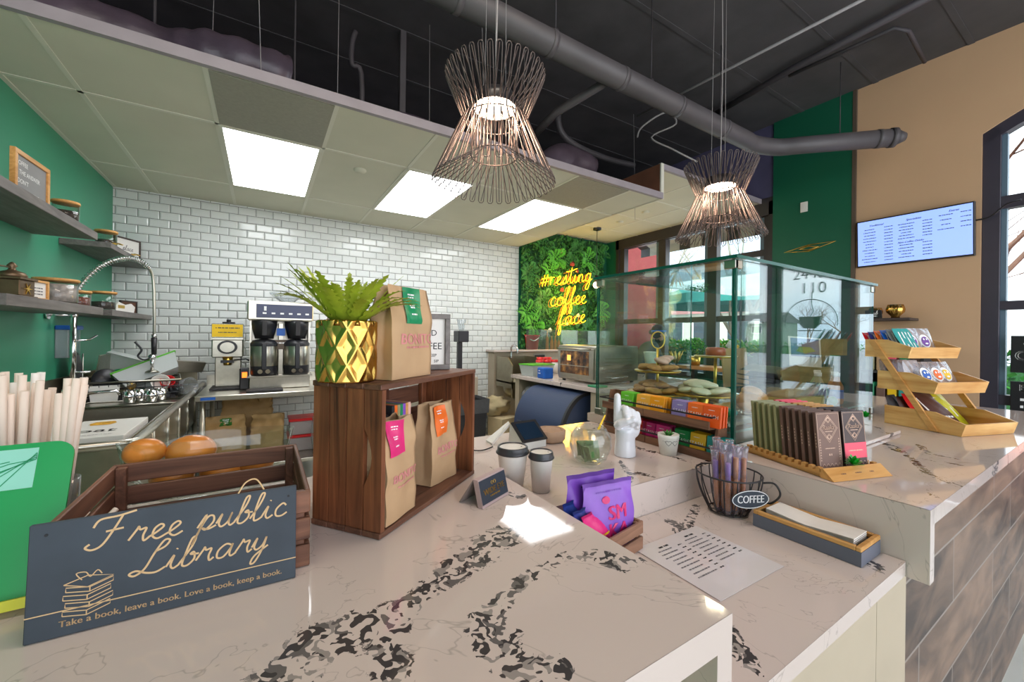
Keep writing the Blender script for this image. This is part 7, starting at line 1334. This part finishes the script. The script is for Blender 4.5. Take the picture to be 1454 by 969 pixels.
# ------------------------------------------------------------------ outside
m = MB(); m.box((XR+.22, -40, -.14), (90, 40, -.12), M['asphalt']); tag(m.build('street'), kind='structure')
m = MB(); m.box((XR+.21, -12, -.119), (9.5, 12, -.06), M['bricko']); tag(m.build('pavement'), kind='structure')
def building(name, label, lo, hi, mt, wins=(), side='x', roofm=None, rise=2.2):
    t = thing(name, label, 'building', (lo[0], lo[1], lo[2])); d = Vector(hi)-Vector(lo); m = MB(); m.box((0, 0, 0), d, mt); m.build('wall', t)
    for (a0, a1, z0, z1) in wins:
        m = MB(); m.box((-.04, a0, z0), (.0, a1, z1), M['white']); wf = m.build('window', t); m = MB(); m.box((-.05, a0+.08, z0+.08), (-.041, a1-.08, z1-.08), M['darkwin']); m.build('pane', wf)
    if roofm: m = MB(); m.prism([(-.5, -.5, d.z), (d.x+.5, -.5, d.z), (d.x/2, -.5, d.z+rise)], (0, d.y+1, 0), roofm); m.build('roof', t)
    return t
a = at(945, 400, x=8.6); t = thing('brick_red_wing', 'brick red shop wing just outside the windows', 'building', (5.3, 6.5, -.12)); 
y0r = at(948, 430, x=7.6).y; m = MB(); m.box((.3, y0r-6.5, 0), (2.3, 9, 4.6), M['redwall']); m.build('wall', t)
pk = building('pink_shops', 'long low dusty pink building across the car park', (34, 8, -.12), (40, 36, 5.6), M['cream'], [(3+3.2*i, 5.2+3.2*i, .9, 3.2) for i in range(9)]); m = MB(); m.box((-.4, -.5, 3.7), (-.1, 28.5, 5.3), M['pinkwall']); m.build('fascia', pk)
sh = building('sage_house', 'sage green two-storey house with grey roof across the road', (60, -44, -.12), (68, -27, 3.7), M['hgreen'], [(1+2.7*i, 2.4+2.7*i, 2.2, 3.3) for i in range(6)]+[(1.5, 4.5, .3, 1.7), (7, 9, .3, 1.7), (12, 14, .3, 1.7)], roofm=M['roof'], rise=1.5)
for i in range(6): y = 1.7+2.7*i; m = MB(); m.prism([(-.6, y-1.0, 3.6), (-.6, y+1.0, 3.6), (-.6, y, 4.3)], (1.5, 0, 0), M['white']); m.build('gable', sh)
def tree(name, label, loc, h, r, mt, seed, depth=5, spread=.55, lean=(0, 0, 1)):
    rr = random.Random(seed); t = thing(name, label, 'tree', loc); tr = MB(); br = MB()
    def go(p, d, L, r, k):
        if k == 0 or r < .002: return
        n = 4; P = [p]; q = p.copy(); dd = d.copy()
        for i in range(n): dd = (dd+Vector((rr.uniform(-.12, .12), rr.uniform(-.12, .12), rr.uniform(-.02, .08)))).normalized(); q = q+dd*(L/n); P.append(q.copy())
        mb = tr if k >= depth-0 else br; mb.tube(P, [r*(1-.35*i/n) for i in range(n+1)], mt, 7 if k > 2 else 4, cap=False)
        for j in range(3 if k > 2 else 3):
            a = rr.uniform(0, 6.28); w_ = dd.orthogonal().normalized(); w_ = Matrix.Rotation(a, 3, dd) @ w_; nd = (dd+w_*spread*rr.uniform(.6, 1.4)).normalized(); s_ = P[-1] if j else P[2]; go(s_, nd, L*rr.uniform(.62, .8), r*.52, k-1)
    go(Vector((0, 0, 0)), Vector(lean).normalized(), h, r, depth); tr.build('trunk', t); br.build('branches', t); return t
p = at(956, 470, x=9.6); tree('street_tree', 'pale mottled bare tree left of the middle window mullion', (p.x, p.y, -.12), 2.3, .115, M['bark'], 3, 5)
p = at(1066, 470, x=9.3); tree('street_tree', 'pale mottled bare tree right of the middle of the windows', (p.x, p.y, -.12), 2.1, .10, M['bark'], 8, 5)
p = at(1412, 500, x=8.4); tree('street_tree', 'bare brown tree outside the arched window', (p.x, p.y, -.12), 1.7, .13, M['barkb'], 5, 6, .6)
for i, (x, y, s_) in enumerate(((18, -.5, 11), (46, -17, 23), (47, -14, 4))): tree('distant_tree', ('thin bare tree further out beyond the arched window', 'bare bushy tree beside the sage house', 'bare tree at the far side of the sage house')[i], (x, y, -.12), (1.7 if i == 0 else 2.0), .12, M['barkb'], s_, 6, .7)
def shrubs(name, label, lo, hi, n, mt, mt2, seed, ll=.09):
    rr = random.Random(seed); t = thing(name, label, 'hedge', ((lo[0]+hi[0])/2, (lo[1]+hi[1])/2, lo[2])); m = MB(); w, d, h = (hi[i]-lo[i] for i in range(3))
    m.box((-w*.4, -d*.48, 0), (w*.4, d*.48, h*.8), M['moss'])
    for i in range(n):
        c_ = Vector((rr.uniform(-.5, .5)*w, rr.uniform(-.5, .5)*d, h*(1-rr.random()**2*.6)+.06*math.sin(i))); dv = Vector((rr.uniform(-1, .2), rr.uniform(-1, 1), rr.uniform(0, 1))).normalized()*ll; s_ = dv.cross(Vector((0, 0, 1)))*.4
        m.add([c_, c_+dv*.5+s_, c_+dv, c_+dv*.5-s_], [(0, 1, 2, 3)], mt if i % 3 else mt2)
    return tag(m.build('foliage', t), kind='stuff')
ya, yb = at(1093, 500, x=6.9).y, at(945, 500, x=6.9).y
t = thing('planter_box', 'slate blue planter box outside the windows', 'planter', (6.9, (ya+yb)/2, -.06)); m = MB(); m.box((-.3, -(yb-ya)/2-.3, 0), (.3, (yb-ya)/2+.2, .98), mat('slate_planter', (74, 92, 112), .6), .01); m.build('box', t)
shrubs('planter_shrubs', 'bright leafy shrubs growing from the slate planter', (6.65, ya-.3, .93), (7.15, yb+.2, 1.28), 1500, M['leafb'], mat('yellow_leaf', (196, 190, 40), .6), 2)
for i, (u, v, mt, lb) in enumerate(((1023, 503, M['coral'], 'coral pink bloom in the slate planter'), (1044, 497, M['yel'], 'yellow bloom in the slate planter'), (1038, 490, M['floww'], 'white bloom in the slate planter'))):
    p = at(u, v, x=6.6); m = MB()
    for k in range(16): a_ = k*2.4; m.sph((-.02*(1-k/16), .075*math.cos(a_)*(k/16), .075*math.sin(a_)*(k/16)), (.02, .03, .03), mt, n=8, k=5)
    tag(m.build('flower', loc=p), lb, 'flower')
shrubs('hedge', 'dark green hedge across the car park', (12.5, -2, -.12), (13.5, 16, 1.15), 2500, M['leafd'], M['leafb'], 6, .22); shrubs('hedge', 'low clipped hedge along the far side of the road', (44, -36, -.12), (45, -12, .9), 1600, M['leafb'], M['leafd'], 9, .22)
t = thing('market_umbrella', 'teal canopy umbrella outside the windows', 'umbrella', (9.6, 5.2, -.1)); m = MB(); m.tube([(0, 0, 0), (0, 0, 2.9)], .03, M['frame'], 8); m.build('pole', t); m = MB(); n = 8; R2 = 2.1
m.add([(0, 0, 3.1)]+[(R2*math.cos(2*math.pi*i/n), R2*math.sin(2*math.pi*i/n), 2.45) for i in range(n)]+[(R2*math.cos(2*math.pi*i/n), R2*math.sin(2*math.pi*i/n), 2.25) for i in range(n)], [(0, 1+i, 1+(i+1) % n) for i in range(n)]+[(1+i, 1+n+i, 1+n+(i+1) % n, 1+(i+1) % n) for i in range(n)], M['teal']); m.build('canopy', t)
t = thing('striped_awning', 'brown and white striped awning over the outside of the windows', 'awning', (XR+.22, 2.2, 0)); 
for i in range(14):
    y = i*.2; m = MB(); mt = M['frame'] if i % 2 else M['cream']; m.prism([(0, y, 3.25), (.6, y, 3.02), (.6, y, 3.00), (0, y, 3.23)], (0, .2, 0), mt); m.prism([(.6, y, 3.02), (.61, y, 3.02), (.61, y, 2.86), (.6, y, 2.86)], (0, .2, 0), mt); m.build('stripe', t)
# closed sign on the arched window
p = at(1436, 477, x=XR+.01); t = thing('closed_sign', 'hanging black board reading SORRY WE ARE CLOSED and BUSINESS HOURS on the arched window', 'sign', (XR+.0, p.y, p.z), 0); sw_ = .42
for z0, z1, nm in ((-.29, 0, 'upper_board'), (-.78, -.36, 'lower_board')): m = MB(); m.box((-.012, -sw_, z0), (.0, .0, z1), M['bp'], .003); m.build(nm, t)
f = lambda x, y: Vector((-.0135, -x, y)); m = MB(); text(m, 'Sorry', lambda x, y: f(.16+x+y*.25, -.045+y), M['white'], .085); text(m, 'CLOSED', lambda x, y: f(.215+x, -.16+y), M['white'], .105, bold=.003); text(m, 'BUSINESS', lambda x, y: f(.20+x, -.41+y), M['white'], .075, bold=.002)
for i in range(5): scribble(m, lambda x, y: f(.2+x, -.50-.055*i+y), M['white'], .30, .02, i)
m.build('white_lettering', t); m = MB()
for y in (-.08, -.34): m.tube([(-.006, y, -.36), (-.006, y, -.29)], .004, M['steel'], 5)
m.build('chain', t)
